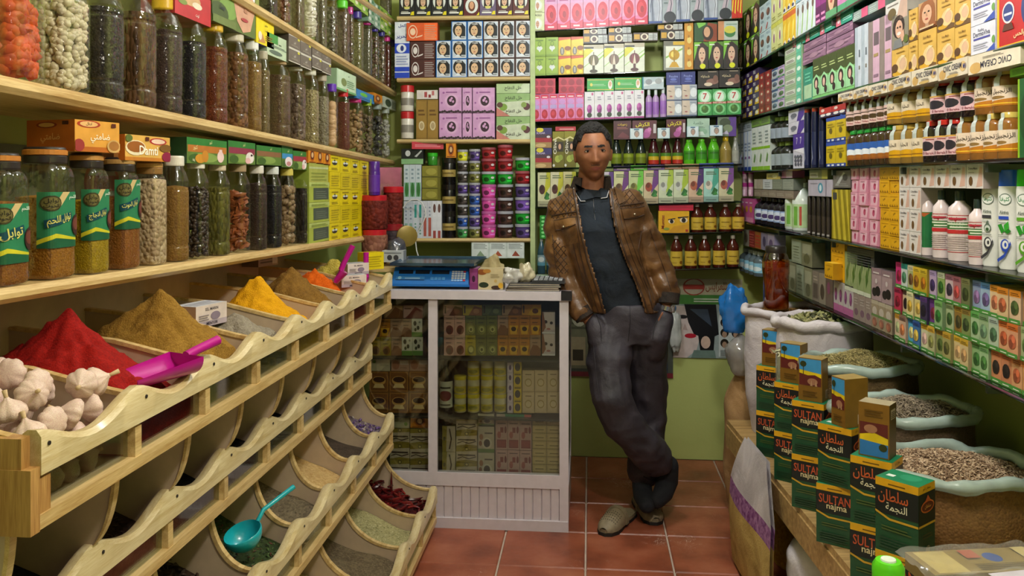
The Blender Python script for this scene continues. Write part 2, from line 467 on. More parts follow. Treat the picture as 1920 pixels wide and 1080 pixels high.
def tile_mat():
 m,nt,b=newmat('terracotta_tile')
 tc=N(nt,'TexCoord');oi=N(nt,'ObjectInfo');ad=N(nt,'VectorMath',operation='ADD')
 geo=N(nt,'NewGeometry')
 n1=N(nt,'TexNoise',i_Scale=5.0,i_Detail=6.0);n2=N(nt,'TexNoise',i_Scale=9.0,i_Detail=7.0,i_Distortion=2.2);n3=N(nt,'TexNoise',i_Scale=45.0,i_Detail=3.0)
 for x in(n1,n2,n3):nt.links.new(geo.outputs['Position'],x.inputs['Vector'])
 r=ramp(nt,[(0.25,rgb('6c3625')),(0.5,rgb('985138')),(0.75,rgb('b06c50'))])
 nt.links.new(n1.outputs['Fac'],r.inputs[0])
 ab=N(nt,'Math',operation='SUBTRACT');ab.inputs[1].default_value=0.5
 a2=N(nt,'Math',operation='ABSOLUTE');mk=N(nt,'MapRange');mk.inputs[1].default_value=0.0;mk.inputs[2].default_value=0.006;mk.inputs[3].default_value=1.0;mk.inputs[4].default_value=0.0
 nt.links.new(n2.outputs['Fac'],ab.inputs[0]);nt.links.new(ab.outputs[0],a2.inputs[0]);nt.links.new(a2.outputs[0],mk.inputs[0])
 n4=N(nt,'TexNoise',i_Scale=3.3,i_Detail=1.0);nt.links.new(geo.outputs['Position'],n4.inputs['Vector'])
 m2=N(nt,'MapRange');m2.inputs[1].default_value=0.56;m2.inputs[2].default_value=0.66;nt.links.new(n4.outputs['Fac'],m2.inputs[0])
 ml=N(nt,'Math',operation='MULTIPLY');nt.links.new(mk.outputs[0],ml.inputs[0]);nt.links.new(m2.outputs[0],ml.inputs[1])
 mx=N(nt,'Mix',data_type='RGBA');nt.links.new(ml.outputs[0],mx.inputs[0]);nt.links.new(r.outputs[0],mx.inputs[6]);mx.inputs[7].default_value=rgb('d8c3b4')
 nt.links.new(mx.outputs[2],b.inputs['Base Color'])
 rr=N(nt,'MapRange');rr.inputs[3].default_value=0.25;rr.inputs[4].default_value=0.5;nt.links.new(n3.outputs['Fac'],rr.inputs[0]);nt.links.new(rr.outputs[0],b.inputs['Roughness'])
 bp=N(nt,'Bump');bp.inputs['Strength'].default_value=0.15;bp.inputs['Distance'].default_value=0.004
 nt.links.new(n1.outputs['Fac'],bp.inputs['Height']);nt.links.new(bp.outputs[0],b.inputs['Normal'])
 return m
TILE=tile_mat()
t0=on_z(1099,943,0);ts=0.33
mb=MB();h=ts/2-0.003;b=0.004
vs=[(-h,-h,-.006),(h,-h,-.006),(h,h,-.006),(-h,h,-.006),(-h+b,-h+b,0),(h-b,-h+b,0),(h-b,h-b,0),(-h+b,h-b,0)]
mb.add(vs,[(4,5,6,7),(0,1,5,4),(1,2,6,5),(2,3,7,6),(3,0,4,7)],TILE)
tile_mesh=mb.mesh('tile')
for i in range(-4,4):
 for j in range(-3,3):
  x,y=t0.x+(i+.5)*ts,t0.y+(j+.5)*ts
  if x-ts/2>-1.0 and x+ts/2<right_line(y,0.3)and y+ts/2<YB+0.05:
   o=link('tile',tile_mesh,floor,(x,y,0.0))
lm,nt,b_=newmat('lamp_glow');b_.inputs['Emission Color'].default_value=(1,.96,.9,1);b_.inputs['Emission Strength'].default_value=6
for i,(x,y,z,pw,col)in enumerate(LAMPS):
 t=thing('ceiling_lamp',['bare white bulb lamp under the ceiling over the counter','bare warm bulb lamp over the middle of the aisle','bare warm bulb lamp over the shop entrance'][i],'lamp',(x,y,z))
 MB().lathe([(.05,.09),(.05,.07),(.02,.06),(.02,.03)],mat('e8e6e0'),14).obj('socket',t,True)
 MB().lathe([(.005,-.07),(.03,-.055),(.042,-.02),(.035,.01),(.02,.035)],lm,14).obj('bulb',t,True)
 ld=bpy.data.lights.new('bulb_light','POINT');ld.energy=pw;ld.color=col;ld.shadow_soft_size=0.09
 lo=bpy.data.objects.new('bulb_light',ld);COL.objects.link(lo);lo.parent=t;lo.location=(0,0,-.16)
PINE=wood('dcbf86','b08a4e',6,1);PINE_D=wood('c79a5b','93632f',6,2);PINE_L=wood('dccba0','bfa56e',6,1)
PINE_X=wood('d8bf88','b8965a',6,0)
MDF=mat('c0a98e',0.6,var=0.06);
LD,LNv=(0,1),(-1,0)
XS=-1.02
LS=[Shelf((XS,0),LD,LNv,(0,543),(680,443)),Shelf((XS,0),LD,LNv,(0,138),(725,297)),Shelf((XS,0),LD,LNv,(480,3),(739,167)),Shelf((XS,0),LD,LNv,(694,3),(750,42))]
LS[0].board('wall_shelf',-120,688,.28,.028,PINE,'pine wall shelf carrying the labelled spice jars above the powder heaps','shelf')
LS[1].board('wall_shelf',-120,741,.28,.03,PINE,'pine wall shelf carrying the long row of bottle-shaped seed jars','shelf')
LS[2].board('wall_shelf',300,744,.28,.03,PINE,'pine wall shelf holding jars with purple and magenta lids','shelf')
LS[3].board('wall_shelf',600,756,.28,.03,PINE,'topmost pine wall shelf in the upper corner','shelf')
BY0,BY1,NB=1.212,3.50,8
BW=(BY1-BY0)/NB
BX=[-.838,-.922,-.830,-.648];BZ=[.924,.632,.341,.04];LIP=.142
PANE=clear('e9efe6',0.06,0.88,0.04,'pane',0.35)
def lip_z(y,amp=0.037):
 """scalloped rail: peaks at the dividers, broad dips between"""
 u=((y-BY0)/BW)%1.0
 return-amp*(0.5-0.5*math.cos(2*PI*u))**0.75
ROWN=['topmost spice bin row holding powder heaps and garlic','second spice bin row from the top, mostly in shade','third spice bin row holding grains and the turquoise ladle','lowest spice bin row holding dried chillies at its end']
for r in range(4):
 x,zb=BX[r],BZ[r]
 root=thing('spice_bin_row',ROWN[r],'display bin',(x,BY0,zb),0,'pine spice bin rows along the wall')
 top=zb+LIP
 mb=MB();n=NB*14;sec=[(-.012,0),(-.012,1),(-.004,1.0),(.010,1.0),(.018,.93),(.018,0)]
 vs=[]
 for i in range(n+1):
  yy=BY0+(BY1-BY0)*i/n
  zt=LIP+lip_z(yy)+.004;z0=LIP-.064
  for dx,k in sec:vs.append((dx,yy-BY0,z0+(zt-z0)*k-(0.006 if dx in(-.012,.018)and k>.9 else 0)))
 q=len(sec)
 fs=[(i*q+(j+1)%q,i*q+j,(i+1)*q+j,(i+1)*q+(j+1)%q)for i in range(n)for j in range(q)]+[tuple(range(q)),tuple(range(n*q+q-1,n*q-1,-1))]
 mb.add(vs,fs,PINE_L);mb.obj('scalloped_rail',root,True,40)
 MB().box(-.012,0,-.004,.016,BY1-BY0,.018,PINE).obj('bottom_rail',root)
 for j in range(NB+1):
  yy=j*BW
  w=.030 if j==0 else.011
  MB().box(-.010,yy-w*(0 if j==0 else 1),.018,.013,yy+w*(0 if j==NB else 1),LIP-.07,PINE_D if j==0 else PINE).obj('stile',root)
  if j<NB:
   MB().box(-.004,yy+w+.001,.012,-.001,yy+BW-.012,LIP-.06,PANE).obj('glass_pane',root)
   MB().lathe([(.0035,-.001),(.0035,.001)],mat('2a2622',.4),8,M=Matrix.Translation((.019,yy+.012+BW*.02,LIP-.02))@Matrix.Rotation(PI/2,4,'Y')).obj('screw',root)
 back=XL+.02-x
 for j in range(NB+1):
  yy=j*BW
  if r==0:
   prof=[(-.012,.02),(-.012,LIP-.012),(-.05,LIP-.005),(-.2,LIP+.03),(back,LIP+.055),(back,.02)]
   trim=prof[1:5]
  else:
   xa,za=BX[r-1]-.03-x,BZ[r-1]-zb-.004
   pts=[]
   for i in range(11):
    a=PI/2*i/10
    pts.append((xa*(1-math.sin(a))+(-.012)*math.sin(a),LIP-.012+(za-LIP+.012)*(math.cos(a))))
   pts=[(xa+(-.012-xa)*(1-math.cos(PI/2*i/10)),za+(LIP-.012-za)*math.sin(PI/2*i/10))for i in range(11)]
   prof=[(-.012,.02)]+pts[::-1]+[(back,za),(back,.02)]
   trim=pts
  t=.005
  mb=MB();n=len(prof)
  vs=[(px,yy-t,pz)for px,pz in prof]+[(px,yy+t,pz)for px,pz in prof]
  mb.add(vs,[tuple(range(n)),tuple(range(2*n-1,n-1,-1))]+[(i,n+i,n+(i+1)%n,(i+1)%n)for i in range(n)],MDF)
  dv=mb.obj('divider',root)
  mb=MB();vs=[]
  for px,pz in trim:vs+=[(px-.004,yy-.008,pz-.003),(px-.004,yy+.008,pz-.003),(px+.004,yy+.008,pz+.004),(px+.004,yy-.008,pz+.004)]
  fs=[(4*i+a,4*i+(a+1)%4,4*i+4+(a+1)%4,4*i+4+a)for i in range(len(trim)-1)for a in range(4)]
  mb.add(vs,fs,PINE);mb.obj('edge_strip',dv)
 mb=MB();mb.box(back,0,0,-.012,BY1-BY0,.012,MDF);mb.obj('bin_floor',root)
 MB().box(back-.012,0,0,back,BY1-BY0,LIP+(.12 if r==0 else.13),MDF).obj('back_board',root)
 if r==0:
  MB().box(-.036,-.022,-.006,.016,.0,LIP-.05,PINE_D).obj('corner_post',root)
  MB().box(back,-.02,LIP-.06,.0,.004,LIP-.004,PINE_D).obj('end_rail',root)
  MB().box(back,-.02,-.006,-.036,.002,.018,PINE_D).obj('end_rail',root)
GLASS=clear('f8f8f4',0.05,0.98,0.05,'jar_plastic',0.24,0.6)
PROF={'B':[(.90,0),(.98,.012),(1,.04),(1,.125),(.955,.14),(.955,.155),(1,.17),(1,.66),(.965,.675),(.965,.69),(1,.705),(.98,.76),(.80,.84),(.64,.885),(.60,.90),(.60,.95)],'A':[(.88,0),(.97,.015),(1,.04),(1,.76),(.97,.81),(.86,.85),(.74,.87),(.74,.92)],'C':[(.88,0),(.97,.015),(1,.04),(1,.78),(.93,.84),(.74,.875),(.70,.89),(.70,.94)]}
LIDP={'B':[(.68,.905),(.70,.915),(.70,.985),(.66,1.0)],'A':[(.84,.875),(.86,.885),(.86,.93),(.82,.94),(.82,.985),(.78,1.0)],'C':[(.77,.88),(.79,.89),(.79,.985),(.75,1.0)]}
SQ={'B':3.0,'A':6.0,'C':4.5}
_JM={}
def jar_mesh(kind,what,fill=.74):
 key=(kind,what,fill)
 if key in _JM:return _JM[key]
 mb=MB();n=28
 if what=='glass':mb.lathe(PROF[kind],GLASS,n,SQ[kind],cap=False);mb.add([(0,0,0)],[],GLASS)
 if what=='lid':mb.lathe(LIDP[kind],mat('7a5a30'),n,2.4)
 me=mb.mesh(what,True,45);_JM[key]=me
 return me
def chunks(n,r,h,size,m,seed,flatn=.75):
 """a jarful of separate lumps, packed against the jar wall"""
 rnd=random.Random(seed);mb=MB()
 ico=[(0,0,1),(.894,0,.447),(.276,.851,.447),(-.724,.526,.447),(-.724,-.526,.447),(.276,-.851,.447),(.724,.526,-.447),(-.276,.851,-.447),(-.894,0,-.447),(-.276,-.851,-.447),(.724,-.526,-.447),(0,0,-1)]
 fc=[(0,1,2),(0,2,3),(0,3,4),(0,4,5),(0,5,1),(1,6,2),(2,7,3),(3,8,4),(4,9,5),(5,10,1),(6,7,2),(7,8,3),(8,9,4),(9,10,5),(10,6,1),(11,7,6),(11,8,7),(11,9,8),(11,10,9),(11,6,10)]
 for i in range(n):
  a=rnd.uniform(0,2*PI);s=size*rnd.uniform(.7,1.15);rr=max(0,r-s*1.02);z=s+rnd.random()*(h-2*s)
  if rnd.random()<.2:rr*=rnd.random()
  c,q=math.cos(a),math.sin(a);k=(abs(c)**5+abs(q)**5)**-.2
  M=Matrix.Translation((rr*k*c,rr*k*q,z))@Matrix.Rotation(rnd.uniform(0,6),4,'Z')@Matrix.Rotation(rnd.uniform(0,6),4,'X')
  mb.add([(x*s*rnd.uniform(.8,1.1),y*s*flatn*rnd.uniform(.8,1.1),zz*s*rnd.uniform(.8,1.1))for x,y,zz in ico],fc,m,M)
 return mb
def wrap(mb,items,f,n,size,lift=.0002):
 """print on a curved face f(u, v, lift): every shape is cut into n upright strips"""
 def clip(pts,x,keep_left):
  out=[]
  for i,a in enumerate(pts):
   b=pts[(i+1)%len(pts)];ia,ib=((a[0]<=x)if keep_left else(a[0]>=x)),((b[0]<=x)if keep_left else(b[0]>=x))
   if ia:out.append(a)
   if ia!=ib:t=(x-a[0])/(b[0]-a[0]);out.append((x,a[1]+(b[1]-a[1])*t))
  return out
 for i,it in enumerate(flat(items)):
  e=lift*(i+1)
  if it[0]=='p':
   P0=[(min(1,max(0,x)),min(1,max(0,y)))for x,y in it[1]]
   if sum(P0[k][0]*P0[(k+1)%len(P0)][1]-P0[(k+1)%len(P0)][0]*P0[k][1]for k in range(len(P0)))<0:P0.reverse()
   for j in range(n):
    q=clip(clip(P0,j/n,False),(j+1)/n,True)
    if len(q)>2:mb.add([f(x,y,e)for x,y in q],[tuple(range(len(q)))],mat(it[2],.35))
  else:
   _,x,y,hh,txt,c,w,rot=it;vs,fs,asp=text_shape(txt);W,H=size
   k=min(hh*H,w*W/asp);cr,sr=math.cos(rot),math.sin(rot)
   mb.add([f(x+(a*cr-b*sr)*k/W,y+(a*sr+b*cr)*min(hh*H,k*1.6)/H,e)for a,b in vs],fs,mat(c,.35))
def jar(sh,x0,x1,ytop,kind,content,lid,label,fill=.74,deco=None,group=None,lump=None,inset=None,ring=None):
 xc=(x0+x1)/2;r=.05
 for _ in range(6):
  ins=(r+.012)if inset is None else inset+r
  k,t=sh.kt(xc,ins)
  r=(x1-x0)*t/F/2/(1.0 if kind=='B' else 1.12)
 h=sh.zpix(xc,ytop,ins)-sh.z(k)
 root=thing('spice_jar',label,'jar',sh.pt(k,ins,.0008),sh.rz,group or 'spice jars on the pine wall shelves')
 sc=(r,r,h)
 g=link('glass',jar_mesh(kind,'glass'),root);g.scale=sc
 if lump:
  n,size,fl=lump
  chunks(n,r*.985,h*fill,size,content,sum(map(ord,label))%999,fl).obj('contents',root,True,60)
 else:
  pr=[(q*.965*r,(z+.008)*h)for q,z in PROF[kind]if z<fill];pr+=[(pr[-1][0]*.985,fill*h),(pr[-1][0]*.6,(fill+.012)*h),(.001,(fill+.02)*h)]
  MB().lathe(pr,content,28,SQ[kind]).obj('contents',root,True,45)
 l=link('lid',jar_mesh(kind,'lid'),root);l.scale=sc;setmat(l,mat(lid,.35))
 if ring:
  mb=MB();mb.lathe([(r*.83,h*.938),(r*.875,h*.942),(r*.875,h*.975),(r*.83,h*.98)],mat(ring,.4),28,2.4);mb.obj('lid_band',l).scale=(1/r,1/r,1/h)
 if deco:
  z0,z1,base,D=deco
  mb=MB();A0,A1=-PI/2-1.30,-PI/2+.62;p=SQ[kind]
  def f(u,v,e=0.0):
   a=A0+(A1-A0)*u;c,q=math.cos(a),math.sin(a);k_=(abs(c)**p+abs(q)**p)**(-1/p)*(r*1.012+e)
   return(k_*c,k_*q,h*(z0+(z1-z0)*v))
  mb.grid(f,24,1,mat(base,.35))
  wrap(mb,D,f,24,((A1-A0)*r*.95,h*(z1-z0)))
  mb.obj('paper_label',root)
 return root
def spice_label(word):
 return[P([(0,0),(1,0),(1,.1),(.6,.22),(.3,.16),(0,.2)],'1f5a3c'),P([(0,.06),(.35,.18),(1,.12),(1,.16),(.35,.26),(0,.14)],'c9c22c'),P([(.35,.82),(.55,1),(.8,1),(.45,.72)],'c9b07a'),E(.28,.80,.22,.14,'3d3a20'),E(.28,.80,.19,.11,'6a6236'),T(.28,.84,.10,'توابل','201c10',.3),T(.28,.75,.08,'الحوت','201c10',.3),P([(.16,.36),(.86,.50),(.82,.64),(.5,.58),(.14,.50)],'0f4450'),T(.5,.5,.20,word,'d9d06a',.62,.12),T(.86,.9,.09,'اللحم','dfe8d8',.22),E(1.0,.4,.16,.2,'3b2420'),E(.97,.42,.1,.12,'6b3a30')]
WHITE_L,GOLD_L='ddd6c6','c8963c'
lw='on the lower pine shelf'
J0=LS[0]
jar(J0,-52,42,288,'A',grain('7a4a1c','9a6428',260),'2a2320','large spice jar with green label cut by the picture edge, lower shelf',.62,(.17,.62,'2c7a52',spice_label('توابل')),ring='b5722c')
jar(J0,38,131,277,'A',grain('8a5a18','a87428',260),'2a2320','large jar of ochre spice, green label, black lid with gold band',.62,(.24,.66,'2c7a52',spice_label('توابل اللحم')),ring='b5722c')
jar(J0,127,198,288,'A',grain('8f7612','b0951c',260),'2a2320','large jar of yellow spice with green label, tan-rimmed lid',.60,(.28,.70,'2c7a52',spice_label('توابل الدجاج')),ring='c08a48')
jar(J0,190,257,296,'A',grain('7d4a16','96602a',260),'2a2320','jar of brown spice with green label beside the white beans',.64,(.36,.80,'2c7a52',spice_label('توابل الحوت')),ring='a8824a')
jar(J0,252,309,303,'A',grain('a58a6a','d3bd9c',95,bump=1.0),'8a6534','jar full of small white beans with brown lid',.82,ring='c69a58')
L0=[(302,351,293,grain('7a5522','8f6a30',200),WHITE_L,'jar of mustard-brown powder with white lid on the lower shelf',.70,None),(346,389,299,mat('3a2c24',.4),WHITE_L,'jar of round dark peppercorn balls with white lid on the lower shelf',.74,(420,.0078,1)),(385,429,304,grain('3f3e16','77702c',110,bump=1.0,stretch=(1,1,.5)),'c9b79c','jar of green cardamom pods on the lower shelf',.72,None),(424,467,307,mat('8f4a1e',.6),'a08868','jar of orange-brown cinnamon bark pieces on the lower shelf',.72,(150,.021,.35)),(463,499,311,grain('2c201a','43332a',220),'d6d0c4','jar of fine dark brown seed between bark and black seed',.78,None),(493,527,313,grain('121012','232024',200),'cfd2cc','jar of black nigella seed with white lid, lower shelf',.76,None),(521,554,316,mat('8d7355',.6),'c9b85a','jar of whole round nutmegs with yellowish lid',.80,(120,.0135,.95)),(549,584,318,grain('141110','3a302a',90,bump=1.0,stretch=(1,1,.5)),'d4d4d0','jar of black dried pods, last jar before the yellow cartons',.74,None)]
for x0,x1,yt,m,lid,lb,fl,lump in L0:jar(J0,x0,x1,yt,'B',m,lid,lb,fl,lump=lump)
J1=LS[1]
jar(J1,-42,73,-46,'C',mat('c04c14',.6,var=.35),'5a3a20','jar of bright orange resin chunks on the upper pine shelf',.84,lump=(150,.026,.75))
jar(J1,63,161,-40,'C',mat('c9bda0',.35,var=.15),'d8d0c0','jar of white sugar crystals on the upper pine shelf',.84,lump=(620,.0115,.9))
L1=[(152,226,-42,grain('1a1512','33291f',200),WHITE_L,'jar of near-black seed beside the white crystals',.74),(218,288,-28,grain('2a1a0e','6e4a2a',120,bump=1.0,stretch=(1,1,.4)),GOLD_L,'jar of long brown cumin seeds with slender grains',.76),(278,338,0,grain('2e2320','4a3832',240),'d3a92c','jar of purple-brown fine seed with yellow lid',.72),(329,383,21,grain('151214','282428',220),WHITE_L,'jar of black seed with white lid below the red carton',.70),(376,424,42,grain('4a2010','7a3c1e',200),'d3a92c','jar of reddish brown seed with yellow lid',.74),(415,463,62,grain('4a2c16','8a5c34',70,bump=1.2),'c8bfa8','jar of brown beans under the carton with the woman portrait',.78),(455,489,78,grain('6a4c22','8f6d38',180),'dcdcd4','jar of tan millet seed with white lid',.76),(481,505,97,grain('5a4a2c','7c6844',180),'b0a890','narrow jar of olive-tan seed tucked behind its neighbour',.76),(499,543,107,grain('4a3826','6b533a',200),'b79a70','jar of brown seed under the pale green soap carton',.76),(536,572,119,grain('46342a','85705e',80,bump=1.1),'d9d6cc','jar of dusky brown berries with white lid',.72),(565,597,128,grain('7a6a44','a89a70',120,bump=1.0),'c9c4b0','jar of pale fennel seed under brown cartons',.70),(591,616,140,grain('6e6450','958c74',120,bump=1.0),'a89c86','jar of grey-green seed beside the purple lid',.68)]
for x0,x1,yt,m,lid,lb,fl in L1:jar(J1,x0,x1,yt,'B',m,lid,lb,fl)
L1c=[(610,634,158,mat('c9a27a',.6),'5a2aa0','jar of pale gum blocks with purple lid, upper shelf',(40,.022,.9)),(631,656,168,grain('5a2c20','6b3a2c',200),'c2202c','jar of brick-red powder with red lid, upper shelf',None),(649,682,180,mat('9a7a52',.6),'c0257a','jar of dried root pieces with magenta lid, upper shelf',(80,.015,.7)),(676,700,186,mat('6b5a44',.6),'8ab020','jar of brown bark pieces with lime green lid, upper shelf',(80,.012,.7)),(694,719,193,mat('3a3838',.5),'8c9a94','jar of black stones with clear lid, upper shelf',(60,.014,.9)),(712,733,201,mat('a8a69c',.5),'9aa298','jar of grey-white alum lumps near the corner',(60,.014,.9))]
for x0,x1,yt,m,lid,lb,lump in L1c:jar(J1,x0,x1,yt,'C',m,lid,lb,.78,lump=lump)
jar(J1,730,750,204,'C',mat('e4e6e2',.4),'e6e8e6','plain white jar at the corner end of the upper shelf',.86)
J2=LS[2]
L2=[(486,520,-75,grain('2a221a','3c3228',200),'b0a58c','first jar in the corner of the lid-coloured row, dark seed',None),(514,546,-62,mat('6a3f26',.5),'b0a58c','jar of hazel-brown nuts on the shelf above the cream cartons',(120,.013,.95)),(541,571,-52,grain('4c4028','6d5e40',150),'b0a58c','jar of olive crushed leaf on the third shelf',None),(563,598,-42,mat('c4bdac',.6),'a8b4a0','jar of white cuttlebone chips on the third shelf',(60,.025,.5)),(590,613,-28,grain('4a4432','6a6248',130),'a8b4a0','jar of grey-olive herb behind the white chips',None),(607,633,-14,mat('5c5444',.7),'9ab0a0','jar of dried mushroom pieces on the third shelf',(80,.016,.6)),(627,656,2,grain('4a3a2c','6a5848',90),'5cc030','jar of brown bark powder with bright green lid',None),(649,664,14,mat('5a4432',.6),'b02a7a','slim jar of dark roots with magenta lid',(50,.011,.8)),(655,682,22,grain('55522e','7a7448',110),'3a2a80','jar of green herb with dark purple lid',None),(677,698,34,grain('4c4a34','6a6650',150),'c42a8a','jar of grey-green seed with magenta lid',None),(693,711,47,mat('6a5040',.6),'3a2a90','jar of brown pods with dark purple lid',(50,.011,.8)),(706,724,56,mat('7a6850',.6),'30287a','jar of shredded bark with blue-purple lid',(70,.011,.6)),(717,734,66,grain('4a2018','6a3428',70),'d0308a','jar of dark red hips with magenta lid',None),(727,746,76,mat('a9ad84',.6),'3a2a80','jar of pale green pistachio leaves with purple lid',(60,.014,.5))]
for x0,x1,yt,m,lid,lb,lump in L2:jar(J2,x0,x1,yt,'C',m,lid,lb,.80,lump=lump)
jar(LS[3],712,735,-45,'C',grain('4a4432','6a6248',130),'b8c0b4','jar cut by the picture top on the topmost shelf',.8)
jar(LS[3],731,752,-38,'C',grain('6a6a58','8a8a74',100),'c0c8bc','last jar on the topmost shelf, by the hair dye boxes',.8)
def on_top(sh,x0,x1,ytop,ybot,kind,label,d=.1,inset=.02,**kw):
 return sh.one(x0,x1,ytop,kind,label,ybot=ybot,d=d,inset=inset,**kw)
TEA=[R(0,0,1,1,'d99a3c'),R(0,0,1,.16,'b8641c'),E(.30,.88,.26,.12,'a8341c'),E(.30,.88,.2,.09,'e0b070'),T(.3,.88,.12,'إدنال'.replace('إ','ا'),'3a1408',.3),T(.55,.45,.34,'ضامتي','f4e8cc',.6),E(.08,.2,.12,.2,'9a3430'),E(.86,.2,.16,.22,'c8a060'),E(.86,.22,.12,.16,'a06a30'),R(.8,.82,.9,.95,'5a2410')]
TEA2=[R(0,0,1,1,'d9a850'),R(0,0,1,.14,'c07828'),E(.72,.8,.2,.14,'b0282c'),E(.72,.8,.16,.1,'e8c8b0'),E(.22,.5,.22,.3,'e8d8b4'),E(.22,.54,.19,.22,'9a5a20'),T(.5,.42,.36,'Damti','fbf4e4',.55),E(.92,.2,.12,.2,'8a2040'),E(.88,.55,.14,.16,'7a5420'),R(.42,.8,.5,.95,'5a2410'),E(.06,.86,.08,.14,'5a6a2c')]
k_tea1=Kind('tea_box','d08a30',TEA,'b05a1c','d09a50',left=[R(0,0,1,1,'b8601c'),E(.42,.84,.22,.1,'8a2c18'),E(.42,.84,.17,.07,'d8a060'),T(.5,.42,.32,'ضامتي','e0a860',.6),R(.75,.84,.88,.96,'4a2010'),T(.5,.14,.09,'ضامتي','d09048',.5)])
k_tea2=Kind('tea_box','d9a850',TEA2,'b8641c','c88a40',left=[R(0,0,1,1,'b8641c'),R(.15,.1,.85,.55,'c98a4c'),R(.25,.12,.75,.3,'5a3418'),R(.2,.62,.8,.7,'7a3414'),LN(.2,.34,.8,.52,3,'7a4a20')])
o=on_top(J0,150,214,232,289,k_tea1,'orange herbal tea carton lying across two spice jar lids',d=.125,inset=.01,at=214)
o.rotation_euler.z+=-.22
o=on_top(J0,240,313,249,299,k_tea2,'orange tea carton with steaming cup above the white beans',d=.11,inset=.01)
o.rotation_euler.z+=-.1
def broth(pic,band,extra=()):
 return[R(0,.72,1,1,'2f7a34'),R(0,.0,1,.72,'5d7a35'),R(.02,.45,.98,.72,band),E(.45,.25,.3,.2,'86a050'),E(.2,.2,.16,.18,'3f6028')]+list(pic)+[T(.55,.86,.16,'كنور','e8e0a0',.3)]+list(extra)
vase=[E(.82,.32,.09,.24,'e8c8c4'),R(.78,.5,.86,.62,'e8c8c4'),E(.3,.2,.12,.18,'d0902c'),E(.42,.3,.08,.24,'c8862c'),T(.18,.62,.22,'كنور','f0e0a0',.3),T(.14,.12,.12,'RAJ','e8e0c0')]
cow=[E(.78,.3,.16,.26,'e8dcd8'),E(.7,.16,.1,.14,'e0b0b0'),E(.84,.42,.04,.05,'2a1c1c')]
for x0,x1,yt,yb,pic,band,lb in[(349,426,254,304,vase,'b8702c','green stock cube carton with pink vase picture'),(427,479,261,305,cow,'8a3048','green stock cube carton with white cow head and maroon band'),(480,528,270,307,[],'8a6040','green stock cube carton with plain brown band'),(528,549,276,313,[E(.6,.3,.34,.26,'e8d8dc'),E(.6,.2,.2,.12,'c88')]if 0 else[E(.6,.3,.34,.26,'e8d8dc'),E(.6,.2,.2,.12,'c88888')],'3a8ac0','small stock cube carton with blue band and pink fish'),(549,576,281,317,cow,'9a3040','small stock cube carton with cow head, last of the green row')]:
 on_top(J0,x0,x1,yt,yb,Kind('stock_cube_box','4d7a35',broth(pic,band),'1d3a1c','35602c'),lb,d=.09,inset=.02)
on_top(J0,528,548,268,276,Kind('stock_cube_box','1f7a3c',[],'1a5a2c'),'thin green carton lying on the blue-banded stock cube carton',d=.08)
k_or=Kind('soap_carton','d98a1c',[E(.5,.5,.3,.4,'b05a14'),E(.5,.5,.22,.28,'5a2410'),E(.5,.52,.14,.18,'d8b080'),LN(.1,.05,.9,.15,1,'7a3a10')],'c07414')
J0.grid(578,620,275,3,1,k_or,'orange soap carton with oval portrait','above green cartons',ybot=305)
k_lg=Kind('henna_box','a8b448',[R(0,.78,1,1,'b8c470'),R(.2,.12,.95,.72,'4a5648'),LN(.3,.2,.85,.6,4,'6a7464'),LN(.1,.82,.9,.95,2,'8a9a40')],'8a9a3c','b4bf70')
J0.grid(579,618,340,1,3,k_lg,'pale green carton with dark grey window','beside yellow cartons',hh=None)
k_lg2=Kind('henna_box','a9ad52',[R(0,.7,1,.8,'c0c890')]+LN(.1,.1,.9,.6,3,'8a9240'),'8a9a3c')
J0.grid(579,616,303,1,1,k_lg2,'plain olive green carton atop grey-windowed cartons','lower shelf',ybot=341)
BEE=[E(.5,.5,.24,.12,'3a3a34'),E(.5,.56,.07,.16,'2a2a28'),E(.38,.58,.12,.06,'d8dcd8'),E(.62,.58,.12,.06,'d8dcd8'),LN(.2,.1,.8,.26,2,'a08a10'),LN(.2,.78,.8,.92,1,'a08a10')]
k_ye=Kind('yellow_soap_box','e6cf10',BEE,'d0b80c','e0cc30');k_ye2=Kind('yellow_soap_box','dcc40e',[LN(.15,.15,.85,.85,5,'b09a10')],'c8b00c');k_ye3=Kind('yellow_soap_box','d8c618',[R(.3,.12,.7,.88,'e8e4d0'),E(.5,.6,.12,.16,'3a3a34'),LN(.36,.2,.64,.4,2,'5a5a50')],'c8b814')
J0.grid(618,692,288,4,5,lambda c,r:k_ye if r in(0,2,4)else k_ye2,lambda c,r:'yellow soap carton with a bee' if r in(0,2,4)else 'yellow soap carton side turned out','lower pine shelf',jit=.004,at=618,d=.08)
o=J0.grid(622,692,281,4,1,k_ye3,'yellow carton with white bee panel','topping the yellow stack',ybot=288,at=622,d=.08)
k_red=Kind('tea_box','b8262c',[E(.4,.7,.3,.24,'c8a070'),E(.6,.55,.14,.12,'e0d0b8'),E(.2,.5,.12,.1,'7a8a3c'),T(.6,.2,.14,'توت','f0d8d0',.5)],'8a1c20')
on_top(J1,327,396,-34,22,k_red,'red tea carton with garlic picture cut by the picture top',d=.09)
